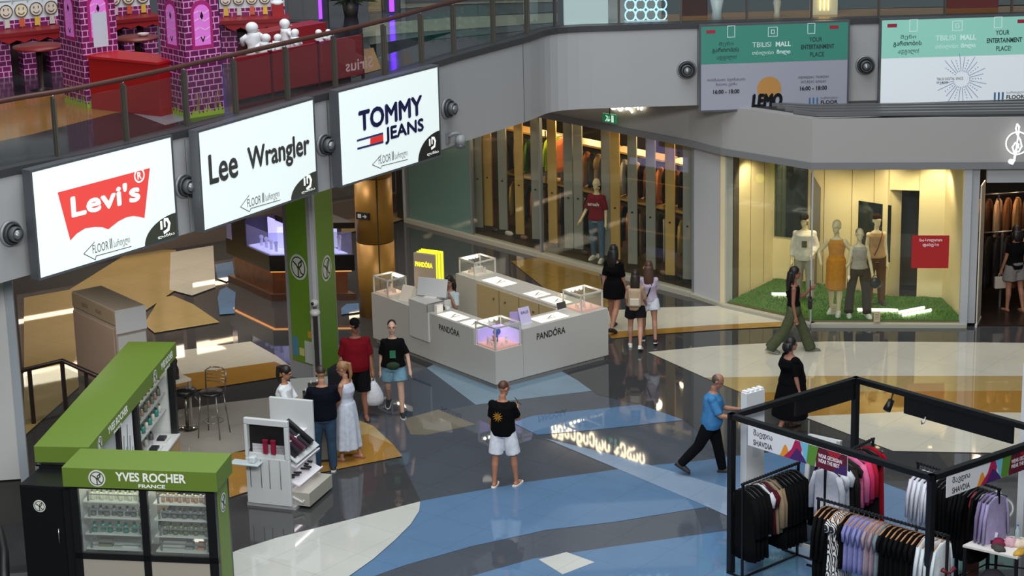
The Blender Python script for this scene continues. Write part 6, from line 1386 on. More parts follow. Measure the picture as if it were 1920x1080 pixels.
# table with folded things
ta, tb, tc_, td = [(5.973, 27.282), (6.606, 26.824), (7.127, 27.401), (6.394, 27.671)]
fl, rz, L = frame_of(ta, tb); dp = (V(td)-V(ta)).length
t = thing('sales_table', 'white topped table on black legs at the right of the clothes stall', 'table', fl, rz)
Mx = lambda m: m
tpoly = [V(q) - V(ta) for q in (ta, tb, tc_, td)]; tpoly = [Matrix.Rotation(-rz, 2) @ q for q in tpoly]
MB().prism([tuple(q) for q in tpoly], .72, .75).build('table_top', mat('#d6d2cc', .35), t)
for q in tpoly: c_ = q*.94 + (tpoly[0]+tpoly[2])*.03; MB().box(c_.x-.02, c_.x+.02, c_.y-.02, c_.y+.02, 0, .72).build('leg', BM, t)
m = MB(); [m.tube([(tpoly[i].x, tpoly[i].y, .3), (tpoly[(i+1) % 4].x, tpoly[(i+1) % 4].y, .3)], .012, 6) for i in range(4)]; m.build('stretcher', BM, t)
def tpt(u, v, z=.752): q = V(ta) + (V(tb)-V(ta))*u + (V(td)-V(ta))*v; return (q.x, q.y, z)
def folded(label, u, v, col, rx=.11, ry=.09, h=.06, seed=1):
    rnd = random.Random(seed); rr = []
    for f in range(6): z = h*math.sin(f/5*PI/2); k = math.cos(f/5*PI/2)*.9 + .1; rr.append([V(((rx*k + .02*noise1(a_, seed + f))*math.cos(a_), (ry*k + .02*noise1(a_*1.3, seed))*math.sin(a_), z)) for a_ in [2*PI*i/22 for i in range(22)]])
    return tag(MB().loft(rr).build('folded_garment', mat(col, .85, noise=.12, nscale=20), None, tpt(u, v), seed), label, 'clothing')
folded('maroon scarf heap on the sales table', .45, .45, '#7a1638', .09, .09, .1, 2); folded('cream garment heap at the back of the sales table', .72, .72, '#c9b9a6', .14, .1, .09, 3); folded('mustard garment at the front right of the sales table', .92, .3, '#b58e33', .16, .07, .05, 4)
folded('dark grey garment heap at the front of the sales table', .55, .22, '#3a3633', .13, .08, .06, 5); folded('pink garment on the heap of the sales table', .6, .6, '#c39aa6', .1, .08, .11, 6); folded('lilac folded garment at the right of the sales table', .95, .75, '#9c8ec0', .14, .1, .04, 7)
folded('blue garment at the far right of the sales table', .98, .98, '#1f3f8c', .13, .1, .09, 8)
t = thing('table_sign', 'small white price card in a dark holder on the left of the sales table', 'sign', tpt(.28, .5), rz + R(-20)); MB().box(-.1, .1, -.04, .04, 0, .05).build('holder', BM, t); MB().box(-.09, .09, -.005, .005, .05, .16, Matrix.Rotation(R(-15), 4, 'X')).build('card', mat('#d3d8e0', .4), t)
t = thing('water_bottle', 'clear plastic water bottle standing at the back of the sales table', 'bottle', tpt(.55, .98)); MB().lathe([(0, 0), (.032, .004), (.032, .14), (.014, .19), (.014, .21)], 16).build('bottle_body', mat('#bcd0d6', .1, alpha=.6), t); MB().lathe([(.016, .205), (.016, .225), (0, .226)], 12).build('cap', mat('#3f78a8', .4), t)
p = (6.069, 28.071)
t = thing('slatted_crate', 'reddish brown slatted wooden crate beside the sales table', 'crate', (p[0], p[1], 0), R(-40))
for k in range(4): MB().box(-.25, .25, -.2 + .11*k, -.11 + .11*k, .48, .5).build('slat', mat('#8a4c38', .6, noise=.15), t)
for x in (-.23, .2): MB().box(x, x+.03, -.2, .22, 0, .48).build('side', mat('#6d3828', .6), t)
# dark cloth bundle under the table
q = folded('dark cloth bundle on the floor under the sales table', .4, .4, '#26222a', .25, .18, .4, 9); q.location.z = .0
# ------------------------------------------------------------------ clothes inside the long shop window: fins, shelves, racks
FIN_LIT, FG = mat('#b8924f', .5, noise=.08, nscale=5), mat('#8a867c', .5)  # one fin material; the lighter copy has warm light painted in
td_ = (V(S1)-V(S0)).normalized()
def sof(p): return (V(p) - V(S0)).dot(td_)
fins = [(-0.701, 47.588), (-0.486, 47.713), (-0.151, 47.344), (0.214, 46.883), (0.572, 46.430), (0.926, 46.076), (1.260, 45.593), (1.463, 45.486), (2.032, 44.906), (2.209, 44.587), (2.545, 44.173), (2.894, 43.723), (3.256, 43.239), (3.588, 42.887)]
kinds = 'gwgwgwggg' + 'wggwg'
for k, (p, c_) in enumerate(zip(fins, kinds)):
    s = sof(p) ; o = (V(p) - V(S0)).dot(V((-td_.y, td_.x)))
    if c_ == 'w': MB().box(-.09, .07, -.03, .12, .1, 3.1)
    f = thing('window_fin', 'tall %s upright fin behind the long shop window, %s from the left' % (('lit toned', 'grey')[c_ == 'g'], ('first', 'second', 'third', 'fourth', 'fifth', 'sixth', 'seventh', 'eighth', 'ninth', 'tenth', 'eleventh', 'twelfth', 'thirteenth', 'last')[k]), 'display fin', shop_pt(s, max(.3, o), .07), SR + R(28))
    MB().box(-.1, .1, -.03, .03, .1, ZG-.1).build('panel', FIN_LIT if c_ == 'w' else FG, f, bev=.004); MB().box(-.12, .12, -.06, .06, 0, .1).build('foot', mat('#231a14', .5), f); MB().box(-.02, .02, -.05, -.03, 1.2, 1.23).build('bracket', BM, f)
GC = ['#1c1b1d', '#4f6f2c', '#2a2622', '#6d4a34', '#1a1a1c', '#8c6f4c', '#3a2d26', '#c7a35a', '#1f2430', '#9c5a30', '#20202a', '#b7b0a2', '#2b1a20', '#d0784a']
GN = ['black', 'green', 'dark brown', 'rust brown', 'jet black', 'tan', 'deep brown', 'golden', 'dark blue', 'orange brown', 'ink blue', 'off white', 'dark plum', 'orange']
for lev, (z, zs) in enumerate(((2.25, 2.33), (1.22, 1.32))):
    for seg_ in range(4):
        s0_ = 2.3 + seg_*1.68; bay = ('leftmost', 'second', 'third', 'rightmost')[seg_]; lv = ('upper', 'lower')[lev]
        f = thing('garment_shelf', 'wooden shelf with a hanging bar, %s bay, %s level, inside the long window' % (bay, lv), 'shelf', shop_pt(s0_, 1.15), SR)
        MB().box(0, 1.6, -.2, .25, zs, zs+.04).build('board', mat('#b98f4e', .5, noise=.1, nscale=5), f); MB().tube([(0, 0, z), (1.6, 0, z)], .014).build('bar', BM, f); MB().box(0, .03, -.02, .25, z-.02, zs).box(1.57, 1.6, -.02, .25, z-.02, zs).build('bracket', BM, f)
        for k in range(9):
            ci = (k*5 + seg_*3 + lev*7) % 14; col = GC[ci]
            hang(('tee', 'sweater', 'coat', 'trousers')[(k + seg_ + lev) % 4] if lev else ('tee', 'sweater')[k % 2], col, shop_pt(s0_ + .1 + .175*k, 1.15, z-.014), SR + PI/2 + R(25), '%s garment on the %s bar, %s bay, inside the long shop window' % (GN[ci], lv, bay), '%s garments, %s bar, %s bay of the long shop' % (GN[ci], lv, bay), with_hanger=False, seed=k % 2)
for k in range(14):
    s = 2.4 + k*.48; o = put(MB().lathe([(0, 0), (.05, 0), (.06, .05), (.045, .09), (0, .1)], 12).me('shoe_form', [mat(('#2a2320', '#c7bba6', '#7a5a40')[k % 3], .5)]), 'shoe', '%s shoe on the floor between the fins of the long window' % ('dark', 'cream', 'brown')[k % 3], 'shoe', shop_pt(s, .55, .07), '%s shoes behind the long window' % ('dark', 'cream', 'brown')[k % 3], SR); o.scale = (2.2, 1, 1)
f = thing('floor_rack', 'low rack with a neon yellow and orange jacket in the middle of the long shop', 'clothes rack', shop_pt(4.1, .85, .07), SR); MB().tube([(-.3, 0, 0), (-.3, 0, 2.45), (.5, 0, 2.45), (.5, 0, 0)], .014).build('rail', BM, f)
for k, (c_, n_) in enumerate((('#c3d62f', 'neon yellow'), ('#7fae2c', 'neon green'), ('#e0794a', 'coral orange'))): hang('sweater', c_, shop_pt(4.0 + .15*k, .85, 2.505), SR + PI/2, n_ + ' jacket on the floor rack in the long shop window', with_hanger=False)
for i, (s, o, z, L) in enumerate(((3.2, 2.2, 2.9, 1.2), (5.0, 2.4, 2.9, 1.2), (6.8, 2.3, 2.9, 1.2), (4.2, 3.4, 2.9, 1.2))):
    q = thing('shop_tube_light', 'white tube light on the ceiling inside the long shop', 'light', shop_pt(s, o, z), SR, 'tube lights inside the long shop'); MB().box(-L/2, L/2, -.03, .03, 0, .04).build('tube', mat('#fff0d6', emit=5), q); MB().box(-L/2, L/2, -.035, .035, .04, .07).build('housing', BM, q); MB().tube([(0, 0, .07), (0, 0, 1.13)], .01).build('rod', BM, q)
# corner display window: mirrors, tubes of light, spotlights, price blocks
t = thing('dark_mirror', 'large dark mirror on the back wall behind the white shirt mannequin', 'mirror', (5.56, 42.95, 0), math.atan2(42.7-43.05, 6.05-5.35)); MB().box(-.22, .48, -.03, .0, 1.0, 2.95).build('mirror_glass', mat('#5b6a70', .06, metal=.85), t)
pp = [(6.571, 39.751), (7.198, 39.613)]
t = thing('dark_mirror', 'square dark mirror behind the rearmost window mannequin', 'mirror', (6.9, 42.0, 0), math.atan2(41.58-42.7, 7.42-6.05)); MB().box(.0, .72, -.03, .0, .80, 1.95).build('mirror_glass', mat('#48555c', .06, metal=.85), t)
t = thing('pointed_board', 'grey pointed board leaning behind the white shirt mannequin', 'board', (6.02, 42.55, .115), R(-30)); MB().prism([(0, .9), (.2, .9), (.2, 2.0), (0, 2.3)], -.015, .015, Matrix.Rotation(PI/2, 4, 'X')).build('board', mat('#6d675c', .5), t); MB().box(.05, .15, -.01, .01, 0, .9).build('stand', mat('#6d675c', .5), t)
for k, (px, L, lab) in enumerate((( (5.311, 41.706), .30, 'short glowing light tube on the grass at the left of the yellow window'), ((7.039, 40.442), .75, 'glowing light tube on the grass between the mannequin and the right wall'), ((7.678, 40.391), .62, 'upper of two slanted glowing light tubes at the right of the grass'), ((7.746, 40.204), .68, 'lower of two slanted glowing light tubes at the right of the grass'))):
    t = thing('light_tube', lab, 'light', (px[0], px[1], .15), (R(-10), R(-8), R(28), R(26))[k]); MB().tube([(-L/2, 0, 0), (L/2, 0, 0)], .026).build('tube', mat('#fff3da', emit=12), t); MB().tube([(-L/2-.02, 0, 0), (-L/2, 0, 0)], .03).build('end_cap', KWH, t); MB().tube([(L/2, 0, 0), (L/2+.02, 0, 0)], .03).build('end_cap', KWH, t)
for k, (px, lab) in enumerate((((6.186, 40.452), 'white price block by the feet of the orange dress mannequin'), ((6.916, 39.891), 'white price block right of the foremost mannequin'))):
    t = thing('price_block', lab, 'price block', (px[0], px[1]-.12, .115), R(8)); MB().box(-.06, .06, -.015, .015, 0, .2).build('block', mat('#c9b795', .5), t); m = MB(); [stroke(m, [(-.04, .06 + .03*q), (.035, .06 + .03*q)], .008, -.016) for q in range(4)]; m.build('print_lines', mat('#6d604a', .6), t)
for k, (x, y, rot) in enumerate(((4.95, 41.7, 20), (5.95, 41.2, 10), (6.25, 41.0, 30), (7.2, 40.9, 0), (8.2, 40.8, -20))):
    t = thing('track_spot', '%s white ceiling spotlight in the yellow display window, counted from the left' % ('first', 'second', 'third', 'fourth', 'fifth')[k], 'spotlight', (x, y, 2.98), R(rot)); MB().box(-.03, .03, -.07, .07, .08, .14).build('bracket', mat('#a8a49a', .4), t); MB().tube([(0, 0, .06), (0, .06, -.1)], [.04, .055], 14).build('spot_head', mat('#b9b5aa', .4), t); MB().lathe([(0, 0), (.045, 0), (.045, .008), (0, .008)], 14, Matrix.Translation((0, .065, -.11)) @ Matrix.Rotation(R(-20), 4, 'X')).build('bulb', mat('#ffe2a8', emit=6), t)
    lamp('display_spot', 'SPOT', (x, y+.05, 2.84), 66, (1, .83, .54), .08, None, (R(24), 0, R((40, 10, -10, -20, -10)[k])), R(120))
# entrance: sensor gate, round rail with jackets, hanging tops
q = (9.321, 40.264); q = (q[0] + .08, q[1] + .55)
t = thing('round_rail', 'chrome clothes rail crowded with tan and dark jackets in the dark entrance', 'clothes rail', (q[0]+.1, q[1]+.1, 0), R(6)); MB().box(-.02, .02, -.02, .02, 0, 1.52).build('post', mat('#b9b6b0', .25, metal=.9), t); MB().tube([(-.75, .0, 1.52), (1.6, .0, 1.56)], .018).build('bar', MET, t); MB().tube([(-.75, .3, 2.2), (1.6, .3, 2.24)], .018).build('upper_bar', MET, t)
MB().box(1.55, 1.6, -.02, .32, 0, 2.24).build('post', MET, t); MB().box(-.02, .02, .28, .32, 1.5, 2.2).build('post', MET, t)
EC = [('#8a5a35', 'brown'), ('#c08a52', 'tan'), ('#5a3a26', 'dark brown'), ('#d6a878', 'pale tan')]
for k in range(10):
    c_, n_ = EC[k % 4]
    if k < 6: hang('coat' if k % 3 else 'sweater', c_ if k > 3 else '#2a2320', (q[0]-.35 + .19*k, q[1]+.1 + .02*k, 1.50 + .003*k), R(62), '%s jacket on the lower rail in the dark entrance' % (n_ if k > 3 else 'blackish'), '%s jackets on the lower entrance rail' % (n_ if k > 3 else 'blackish'), with_hanger=False)
    hang('sweater', EC[(k+1) % 4][0], (q[0]-.3 + .19*k, q[1]+.42 + .02*k, 2.18 + .003*k), R(62), '%s garment on the upper rail in the dark entrance' % EC[(k+1) % 4][1], '%s garments on the upper entrance rail' % EC[(k+1) % 4][1], with_hanger=False)
t = thing('sensor_gate', 'slim pale anti theft gate beside the dark entrance', 'gate', (S4[0]+.28, S4[1]+.18, 0), R(70)); MB().box(-.3, .3, -.02, .02, 0, .06).build('foot', mat('#b9b9b6', .4), t); MB().box(-.25, .25, -.012, .012, .06, 2.75).build('panel', mat('#c7bda8', .4), t)

# ------------------------------------------------------------------ gallery level: children's corner behind the glass railing
def brick():
    if 'brick' in _M: return _M['brick']
    m = mat('#6f1552', .5).copy(); nt = m.node_tree; b = nt.nodes['Principled BSDF']; tc = nt.nodes.new('ShaderNodeTexCoord'); sx = nt.nodes.new('ShaderNodeSeparateXYZ'); ad = nt.nodes.new('ShaderNodeMath'); cx = nt.nodes.new('ShaderNodeCombineXYZ'); br = nt.nodes.new('ShaderNodeTexBrick')
    br.inputs['Scale'].default_value = 1; br.inputs['Brick Width'].default_value = .155; br.inputs['Row Height'].default_value = .095; br.inputs['Mortar Size'].default_value = .0085; br.inputs['Color1'].default_value = lin('#6d1450'); br.inputs['Color2'].default_value = lin('#591046'); br.inputs['Mortar'].default_value = lin('#d68cc0'); br.squash = .6; br.squash_frequency = 3
    nt.links.new(tc.outputs['Object'], sx.inputs[0]); nt.links.new(sx.outputs[0], ad.inputs[0]); nt.links.new(sx.outputs[1], ad.inputs[1]); nt.links.new(ad.outputs[0], cx.inputs[0]); nt.links.new(sx.outputs[2], cx.inputs[1]); nt.links.new(cx.outputs[0], br.inputs['Vector']); nt.links.new(br.outputs['Color'], b.inputs['Base Color']); _M['brick'] = m; return m
BR = brick(); RED = mat('#8f0f16', .45); PK = mat('#a2226a', .5); GLP = mat('#cf6fc6', .4, emit=.18); GRS = mat('#9bb02e', .6)
def tower(label, corner, left, notice=False):
    d = V((corner[0]-left[0], corner[1]-left[1])); rz = math.atan2(d.y, d.x); W = .78; D = .62
    t = thing('castle_tower', label, 'tower', (left[0], left[1], ZT), rz)
    MB().box(0, W, 0, D, 0, 3.3).build('brick_body', BR, t)
    for nm, M_, w_ in (('left', Matrix.Identity(4), W), ('right', Matrix.Translation((W, 0, 0)) @ Matrix.Rotation(PI/2, 4, 'Z'), D)):
        def arch(x0, x1, z0, z1): return [(x0, z0), (x1, z0)] + arc((x0+x1)/2, z1, (x1-x0)/2, 0, 180, 12)
        c_ = w_/2
        def fl(poly, y, mt, name, par): q = flat(poly, y); q.v = [tuple(M_ @ V(p)) for p in q.v]; return q.build(name, mt, par)
        wn = fl(arch(c_-.19, c_+.19, 1.05, 1.62), -.004, PK, 'arched_window', t); fl(arch(c_-.14, c_+.14, 1.11, 1.60), -.008, GLP, 'window_glass', wn)
        for z in (1.22, 1.36, 1.5, 1.62):
            q = stroke(MB(), [(c_-.13, z), (c_-.04, z+.03), (c_+.05, z-.02), (c_+.13, z+.02)], .022, -.011)
            q.v = [tuple(M_ @ V(p)) for p in q.v]; q.build('glass_shine', mat('#e9a8e0', .4), wn)
        q = MB(); stroke(q, [(c_, 1.17), (c_-.03, 1.24)], .02, -.012); stroke(q, [(c_, 1.17), (c_+.03, 1.24)], .02, -.012); q.v = [tuple(M_ @ V(p)) for p in q.v]; q.build('heart_mark', BLK, wn)
        fl([(c_, 1.50), (c_+.03, 1.56), (c_, 1.64), (c_-.03, 1.56)], -.012, BLK, 'diamond_mark', wn)
        zig = [(0, 0), (w_, 0)]; n = 9
        for k in range(n, -1, -1): zig += [(w_*(k+.5)/n if k < n else w_, .05)] * (k < n) + [(w_*k/n, .09 + .05*(k % 3))]
        fl(zig, -.005, GRS, 'painted_grass', t)
        q = MB(); rnd = random.Random(4)
        for k in range(9): x = rnd.uniform(.05, w_-.05); stroke(q, [(x, .1), (x+.01, .25), (x+.04, .32 + .1*rnd.random())], .014, -.006)
        q.v = [tuple(M_ @ V(p)) for p in q.v]; q.build('painted_flowers', mat('#8d6a4a', .6), t)
        if notice and nm == 'right': fl([(c_-.12, .95), (c_+.14, .95), (c_+.14, 1.5), (c_-.12, 1.5)], -.016, mat('#b9bfcb', .5), 'notice_sheet', t)
    return t
cA, lA = (-6.705, 34.428), (-7.194, 35.069); cB, lB = (-4.939, 33.406), (-5.418, 34.016)
tower('left purple brick castle tower with a paper notice, on the gallery', cA, lA, True)
tower('right purple brick castle tower with pink arched windows, on the gallery', cB, lB)
a, b = [(-6.636, 34.376), (-5.413, 33.587)]
fl_, rz, L = frame_of(a, b); t = thing('red_counter', 'bright red counter block between the two castle towers', 'counter', fl_, rz); t.location.z = ZT
MB().box(0, L, 0, .55, 0, .82).build('body', mat('#930a0e', .4), t, bev=.008); MB().box(-.02, L+.02, -.03, .6, .82, .86).build('top', mat('#a81418', .4), t)
def face_counter(label, px, rz, w_, n, base):
    t = thing('castle_stand', label, 'play stand', (px[0], px[1], ZT), rz)
    MB().box(0, w_, .42, .6, 0, .72).build('shaded_body', mat('#24060e', .6), t); [MB().box(x_, x_+w_*.24, .15, .42, 0, .72).build('brick_leg', BR, t) for x_ in (0, w_*.40, w_*.76)]; MB().box(-.06, w_+.06, -.05, .62, .72, .78).build('shelf_board', mat('#7a0f17', .4), t)  # body colour darkened to carry the shade of the recesses
    sc = [(0, .62)]; 
    m = MB(); m.prism([(0, .78), (w_, .78), (w_, .60)] + [(w_*(n*2-k)/(n*2), .60 + .05*(k % 2)) for k in range(n*2)][::1], -.02, .0, Matrix.Rotation(PI/2, 4, 'X') @ Matrix.Translation((0, 0, .03))); m.build('scalloped_trim', mat('#8c1018', .45), t)
    MB().box(0, w_, .48, .52, .78, .92).build('brick_strip', BR, t)
    prof = [(0, .92), (w_, .92)]
    for k in range(n-1, -1, -1): prof += arc(w_*(k+.5)/n, 1.16, w_/n*.52, 10, 170, 7)
    m = MB(); m.prism(prof, -.03, .0, Matrix.Translation((0, .50, 0)) @ Matrix.Rotation(PI/2, 4, 'X')); m.build('snowy_board', mat('#c9cfd2', .5), t)
    for k in range(n):
        cx = w_*(k+.5)/n; r = w_/n*.42
        f = disc(cx, 1.08, r, .466); f = f.build('round_face', mat(('#cfc6b6', '#c9bfae', '#d2c8a8')[k % 3], .5), t)
        q = MB(); ring(q, cx, 1.08, r, .016, .462, 20); [stroke(q, [(cx+sd*r*.35, 1.10), (cx+sd*r*.35, 1.13)], .016, .46) for sd in (1, -1)]; stroke(q, arc(cx, 1.07, r*.5, 205, 335, 8), .014, .46); q.build('face_drawing', mat('#4a3a30', .6), f)
        flat([(cx-r*.45, .80), (cx+r*.45, .80), (cx+r*.35, .95), (cx-r*.35, .95)], .455).build('painted_body', mat(('#c9a83a', '#b9b4aa', '#b8552f')[k % 3], .5), t)
    return t
face_counter('castle play stand with smiling round faces between the towers', (-7.137, 38.448), R(26), 1.05, 4, 0)
face_counter('castle play stand with smiling round faces at the far left of the gallery', (-8.770, 37.186), R(30), 1.35, 5, 0)
face_counter('castle play stand with smiling round faces right of the towers', (-5.002, 38.169), R(8), 1.15, 5, 0)
fc = (-4.048, 38.701)
t = thing('red_post', 'square red post with a snowy top beside the right play stand', 'post', (fc[0], fc[1], ZT), R(10)); MB().box(-.1, .1, -.1, .1, 0, 1.0).build('shaft', RED, t); MB().ball((0, 0, 1.0), .12, .12, .06).build('snow_top', mat('#c9ced2', .5), t)
bp = [(-4.376, 34.553), (-3.822, 35.170), (-3.121, 35.985), (-2.416, 36.689)]
for k in range(3):
    fl_, rz, L = frame_of(bp[k], bp[k+1]); t = thing('red_barrier', '%s of the three dark red barrier panels behind the railing' % ('leftmost', 'middle', 'right')[k], 'barrier', (fl_[0], fl_[1], ZT), rz)
    MB().box(.01, L-.01, 0, .05, .05, .72).build('panel', mat('#7d1420', .4), t); MB().box(.0, .03, .0, .05, 0, .74).box(L-.03, L, 0, .05, 0, .74).build('edge_post', mat('#4a0d14', .4), t)
    if k == 2: letter(t, 'Sirius', L-.42, .14, 0, mat('#d8a7ae', .5), .62, .2, mirror=True, bold=.01)
fl_, rz, L = frame_of(bp[1], bp[3])
t = thing('red_platform', 'dark red stepped platform behind the barrier panels', 'platform', (fl_[0], fl_[1], ZT), rz); MB().box(0, L*.9, .12, .9, 0, .55).build('step', mat('#6d0f18', .5), t); MB().box(L*.3, L*1.0, .9, 1.3, 0, .85).build('step', mat('#7d141c', .5), t)
for k, (x, y, z, h_) in enumerate(((.1, .25, .55, .42), (.45, .35, .55, .36), (.8, .3, .55, .40), (1.0, .75, .55, .5), (1.45, .4, .55, .3), (.25, .7, .55, .55), (1.75, .5, .55, .26))):
    p = (fl_[0] + math.cos(rz)*x - math.sin(rz)*y, fl_[1] + math.sin(rz)*x + math.cos(rz)*y, ZT + z)
    t = thing('white_figurine', 'white lumpy figurine on the red platform, %s from the left' % ('first', 'third', 'fourth', 'fifth', 'sixth', 'second', 'last')[k], 'figurine', p, k*.7); WF = mat('#d2d4d6', .5)
    MB().loft([ellipse(V((.02*math.sin(q*2), 0, h_*.7*q/6)), V((1, 0, 0)), V((0, 1, 0)), h_*(.26-.05*q/6+.03*math.sin(q*2)), h_*(.2-.03*q/6), 14) for q in range(7)]).build('torso', WF, t); MB().ball((.02, 0, h_*.85), h_*.2, h_*.18, h_*.17).build('head', WF, t)
    for sd in (1, -1): MB().tube([(sd*h_*.18, 0, h_*.6), (sd*h_*.34, -.03, h_*.5), (sd*h_*.3, -.08, h_*.32)], [h_*.09, h_*.085, h_*.07], 8).build('arm', WF, t)
for k, px in enumerate([(-4.337, 35.894), (-4.219, 36.122), (-3.706, 36.551)]):
    o = put(MB().ball((0, 0, .06), .08, .07, .07).ball((.05, 0, .13), .045).me('plush_toy', [mat('#cfd0d0', .6)]), 'plush_toy', 'small white plush toy, %s on the floor behind the barrier' % ('leftmost', 'middle', 'rightmost')[k], 'plush toy', (px[0], px[1]+.5, ZT + .68), None)
    tt = thing('toy_pedestal', 'dark block under the %s plush toy behind the barrier' % ('leftmost', 'middle', 'rightmost')[k], 'pedestal', (px[0], px[1]+.5, ZT)); MB().box(-.15, .15, -.12, .12, 0, .68).build('block', mat('#3d0a10', .5), tt)
for k, (px, lab, r) in enumerate((((-6.264, 36.872), 'round brown table between the castle towers', .36), ((-8.755, 38.226), 'round brown table at the far left of the gallery', .5), ((-7.797, 36.175), 'red topped table left of the castle towers', .42))):
    t = thing('play_table', lab, 'table', (px[0], px[1], ZT)); MB().lathe([(0, .70), (r, .70), (r, .74), (0, .74)], 32).build('table_top', mat(('#6d2c24', '#5f2a22', '#7a1f1f')[k], .4), t); MB().lathe([(0, 0), (.2, 0), (.05, .04), (.05, .7), (0, .7)], 18).build('pedestal', mat('#2a1a1a', .4), t)
p = (-6.208, 36.865)
t = thing('bowl', 'small pale bowl on the round table between the towers', 'bowl', (p[0]+.05, p[1]+.05, ZT + .745)); MB().lathe([(0, 0), (.06, 0), (.1, .05), (.09, .05), (.05, .015), (0, .012)], 20).build('bowl_body', mat('#b9a6a4', .4), t)
# neon posts, plant, tree, kiosks in the back
NE = mat('#6a2cff', .4, emit=4.5)
for k, (px, lab) in enumerate((((-5.582, 41.775), 'left'), ((-3.666, 42.949), 'middle'), ((-2.282, 43.713), 'right'))):
    t = thing('neon_post', lab + ' of three black posts with a violet neon tube at the back of the gallery', 'post', (px[0], px[1], ZT)); MB().box(-.16, .16, .06, .36, 0, 3).build('post', mat('#0e0d12', .4), t); MB().tube([(0, 0, .05), (0, 0, 3)], .05).build('neon_tube', NE, t)
p = (-3.095, 43.553)
t = thing('potted_plant', 'bushy dark green potted plant at the back of the gallery', 'plant', (p[0], p[1], ZT)); MB().lathe([(0, 0), (.13, 0), (.18, .3), (.16, .3), (0, .27)], 20).build('pot', mat('#3a3632', .5), t)
m = MB(); rnd = random.Random(2)
for k in range(160):
    a, e_ = rnd.uniform(0, 6.28), rnd.uniform(.1, 1.4); d = V((math.cos(a)*math.cos(e_), math.sin(a)*math.cos(e_), math.sin(e_))); q = V((0, 0, .3)); L = rnd.uniform(.3, .75); s_ = d.cross(V((0, 0, 1))).normalized()*.02
    m.add([q + d*L*.2 - s_, q + d*L*.2 + s_, q + d*L*.7 + s_*.8 - V((0, 0, .03)), q + d*L - V((0, 0, .1)), q + d*L*.7 - s_*.8 - V((0, 0, .03))], [(0, 1, 2, 3, 4)])
m.build('foliage', mat('#33411f', .6), t)
p = (-9.064, 40.408)
t = thing('bare_tree', 'thin bare black decorative tree at the left of the gallery', 'tree', (p[0], p[1], ZT)); MB().lathe([(0, 0), (.2, 0), (.18, .05), (0, .06)], 20).build('base', BLK, t); m = MB(); m.tube([(0, 0, .03), (.02, 0, .5), (-.02, 0, 1.0), (.03, 0, 1.6), (0, 0, 2.4)], [.06, .045, .04, .035, .02], 8)
for a_, z in ((.4, .7), (2.6, .9), (1.2, 1.2), (3.6, 1.1), (5, .8)): m.tube([(0, 0, z), (.15*math.cos(a_), .15*math.sin(a_), z+.25), (.3*math.cos(a_), .3*math.sin(a_), z+.6)], [.02, .014, .007], 6)
m.build('trunk', mat('#121113', .5), t)
for (px, w_, h_, dp, col, lab, rot) in (((-4.293, 42.905), .62, 1.3, .4, '#4d4f52', 'grey cabinet left of the middle neon post', 0), ((-2.784, 44.073), .28, 1.2, .3, '#8d7d5c', 'left tan cupboard between the plant and the right neon post', 0), ((-2.490, 44.244), .28, 1.2, .3, '#857556', 'right tan cupboard between the plant and the right neon post', 0),
        ((-9.961, 42.395), 1.2, 1.0, .4, '#6d5640', 'brown wooden cupboard behind the bare tree', 10), ((-2.066, 44.986), 1.5, .9, .5, '#3c3d40', 'long grey bench block at the back of the gallery', 2), ((-0.747, 45.083), 1.2, .8, .5, '#36383a', 'dark bench block right of the right neon post', 2)):
    t = thing('cupboard', lab, 'cupboard', (px[0], px[1], ZT), R(rot)); MB().box(0, w_, 0, dp, 0, h_).build('body', mat(col, .5), t, bev=.008); MB().box(.02, w_/2-.01, -.012, 0, .05, h_-.05).build('door', mat(col, .45), t); MB().box(w_/2+.01, w_-.02, -.012, 0, .05, h_-.05).build('door', mat(col, .45), t)
for k, px in enumerate([(-9.314, 43.095), (-9.169, 42.283)]):
    t = thing('globe_lamp', ('upper', 'lower')[k] + ' small white globe lamp on the wooden cupboard by the bare tree', 'lamp', (px[0], px[1]-.25, ZT)); MB().ball((0, 0, 1.25 - .14*k), .05).build('globe', mat('#fff2dc', emit=7), t); MB().tube([(0, 0, 0), (0, 0, 1.21 - .14*k)], .012).build('stem', BLK, t); MB().lathe([(0, 0), (.09, 0), (.08, .02), (0, .02)], 16).build('base', BLK, t)
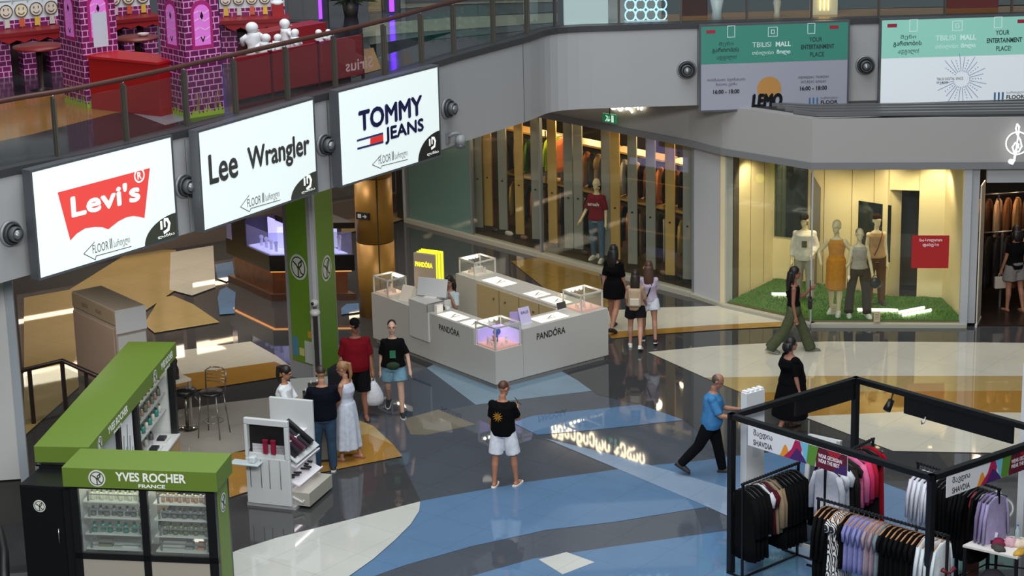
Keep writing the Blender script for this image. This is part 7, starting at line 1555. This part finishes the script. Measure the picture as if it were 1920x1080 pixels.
# behind the straight railing
p = (2.703, 41.883)
t = thing('light_lattice', 'pale blue glowing lattice ornament standing behind the straight railing', 'light ornament', (p[0], p[1]+.15, ZT)); m = MB(); LB = mat('#a9d4f2', .4, emit=1.2)
for sx in (-.3, -.1, .1, .3):
    for z in (.12, .32, .52): m.tube([(sx + .1*math.cos(a), 0, z + .11*math.sin(a)) for a in [2*PI*k/12 for k in range(13)]], .016, 6)
m.build('light_curls', LB, t); MB().box(-.42, .42, -.03, .03, 0, .02).build('foot', KWH, t)
p = (4.050, 41.686)
t = thing('white_stool', 'small white waisted stool behind the railing above the unlit banner', 'stool', (p[0], p[1]+.1, ZT)); MB().lathe([(0, 0), (.13, 0), (.09, .2), (.13, .42), (0, .43)], 20).build('stool_body', mat('#cfd4d8', .35), t)
p = (5.249, 42.042)
t = thing('white_statuette', 'slim white statuette behind the railing over the banners', 'statuette', (p[0], p[1]+.1, ZT)); MB().lathe([(0, 0), (.09, 0), (.05, .1), (.08, .3), (.04, .42), (.06, .5), (0, .56)], 16).build('statuette_body', mat('#c9c4b4', .4), t)
for k, (px, w_, h_, col, em, lab) in enumerate((((1.109, 41.461), .85, .7, '#c9d6da', .25, 'pale lit counter front behind the railing, left of the lattice ornament'), ((1.822, 41.488), .12, .75, '#e6d27a', .6, 'yellow lit strip at the end of the pale counter'), ((5.944, 42.074), .5, .6, '#c7c2a6', .15, 'cream display block with golden lights behind the railing'), ((8.657, 42.488), 1.0, .45, '#6d1f22', 0, 'maroon sofa block behind the railing at the right'), ((3.436, 42.310), .5, .5, '#3d1518', 0, 'dark maroon block right of the lattice ornament'))):
    t = thing('display_block', lab, 'display block', (px[0], px[1]+.2, ZT)); MB().box(0, w_, 0, .35, 0, h_).build('front', mat(col, .4, emit=em), t, bev=.01); MB().box(-.02, w_+.02, -.02, .37, h_, h_+.03).build('top', mat(col, .4), t)
for k in range(3):
    p = (6.045, 42.059); t = thing('golden_light', 'thin golden vertical light on the cream display block', 'light', (p[0] + .05 + .08*k, p[1]+.17, ZT+.1), 0, 'golden lights on the cream block'); MB().tube([(0, 0, 0), (0, 0, .4)], .012).build('tube', mat('#ffd98a', emit=4), t)
lamp('gallery_corner_light', 'AREA', (-5, 37, 9.5), 60, (1, .84, .84), 4, 3)
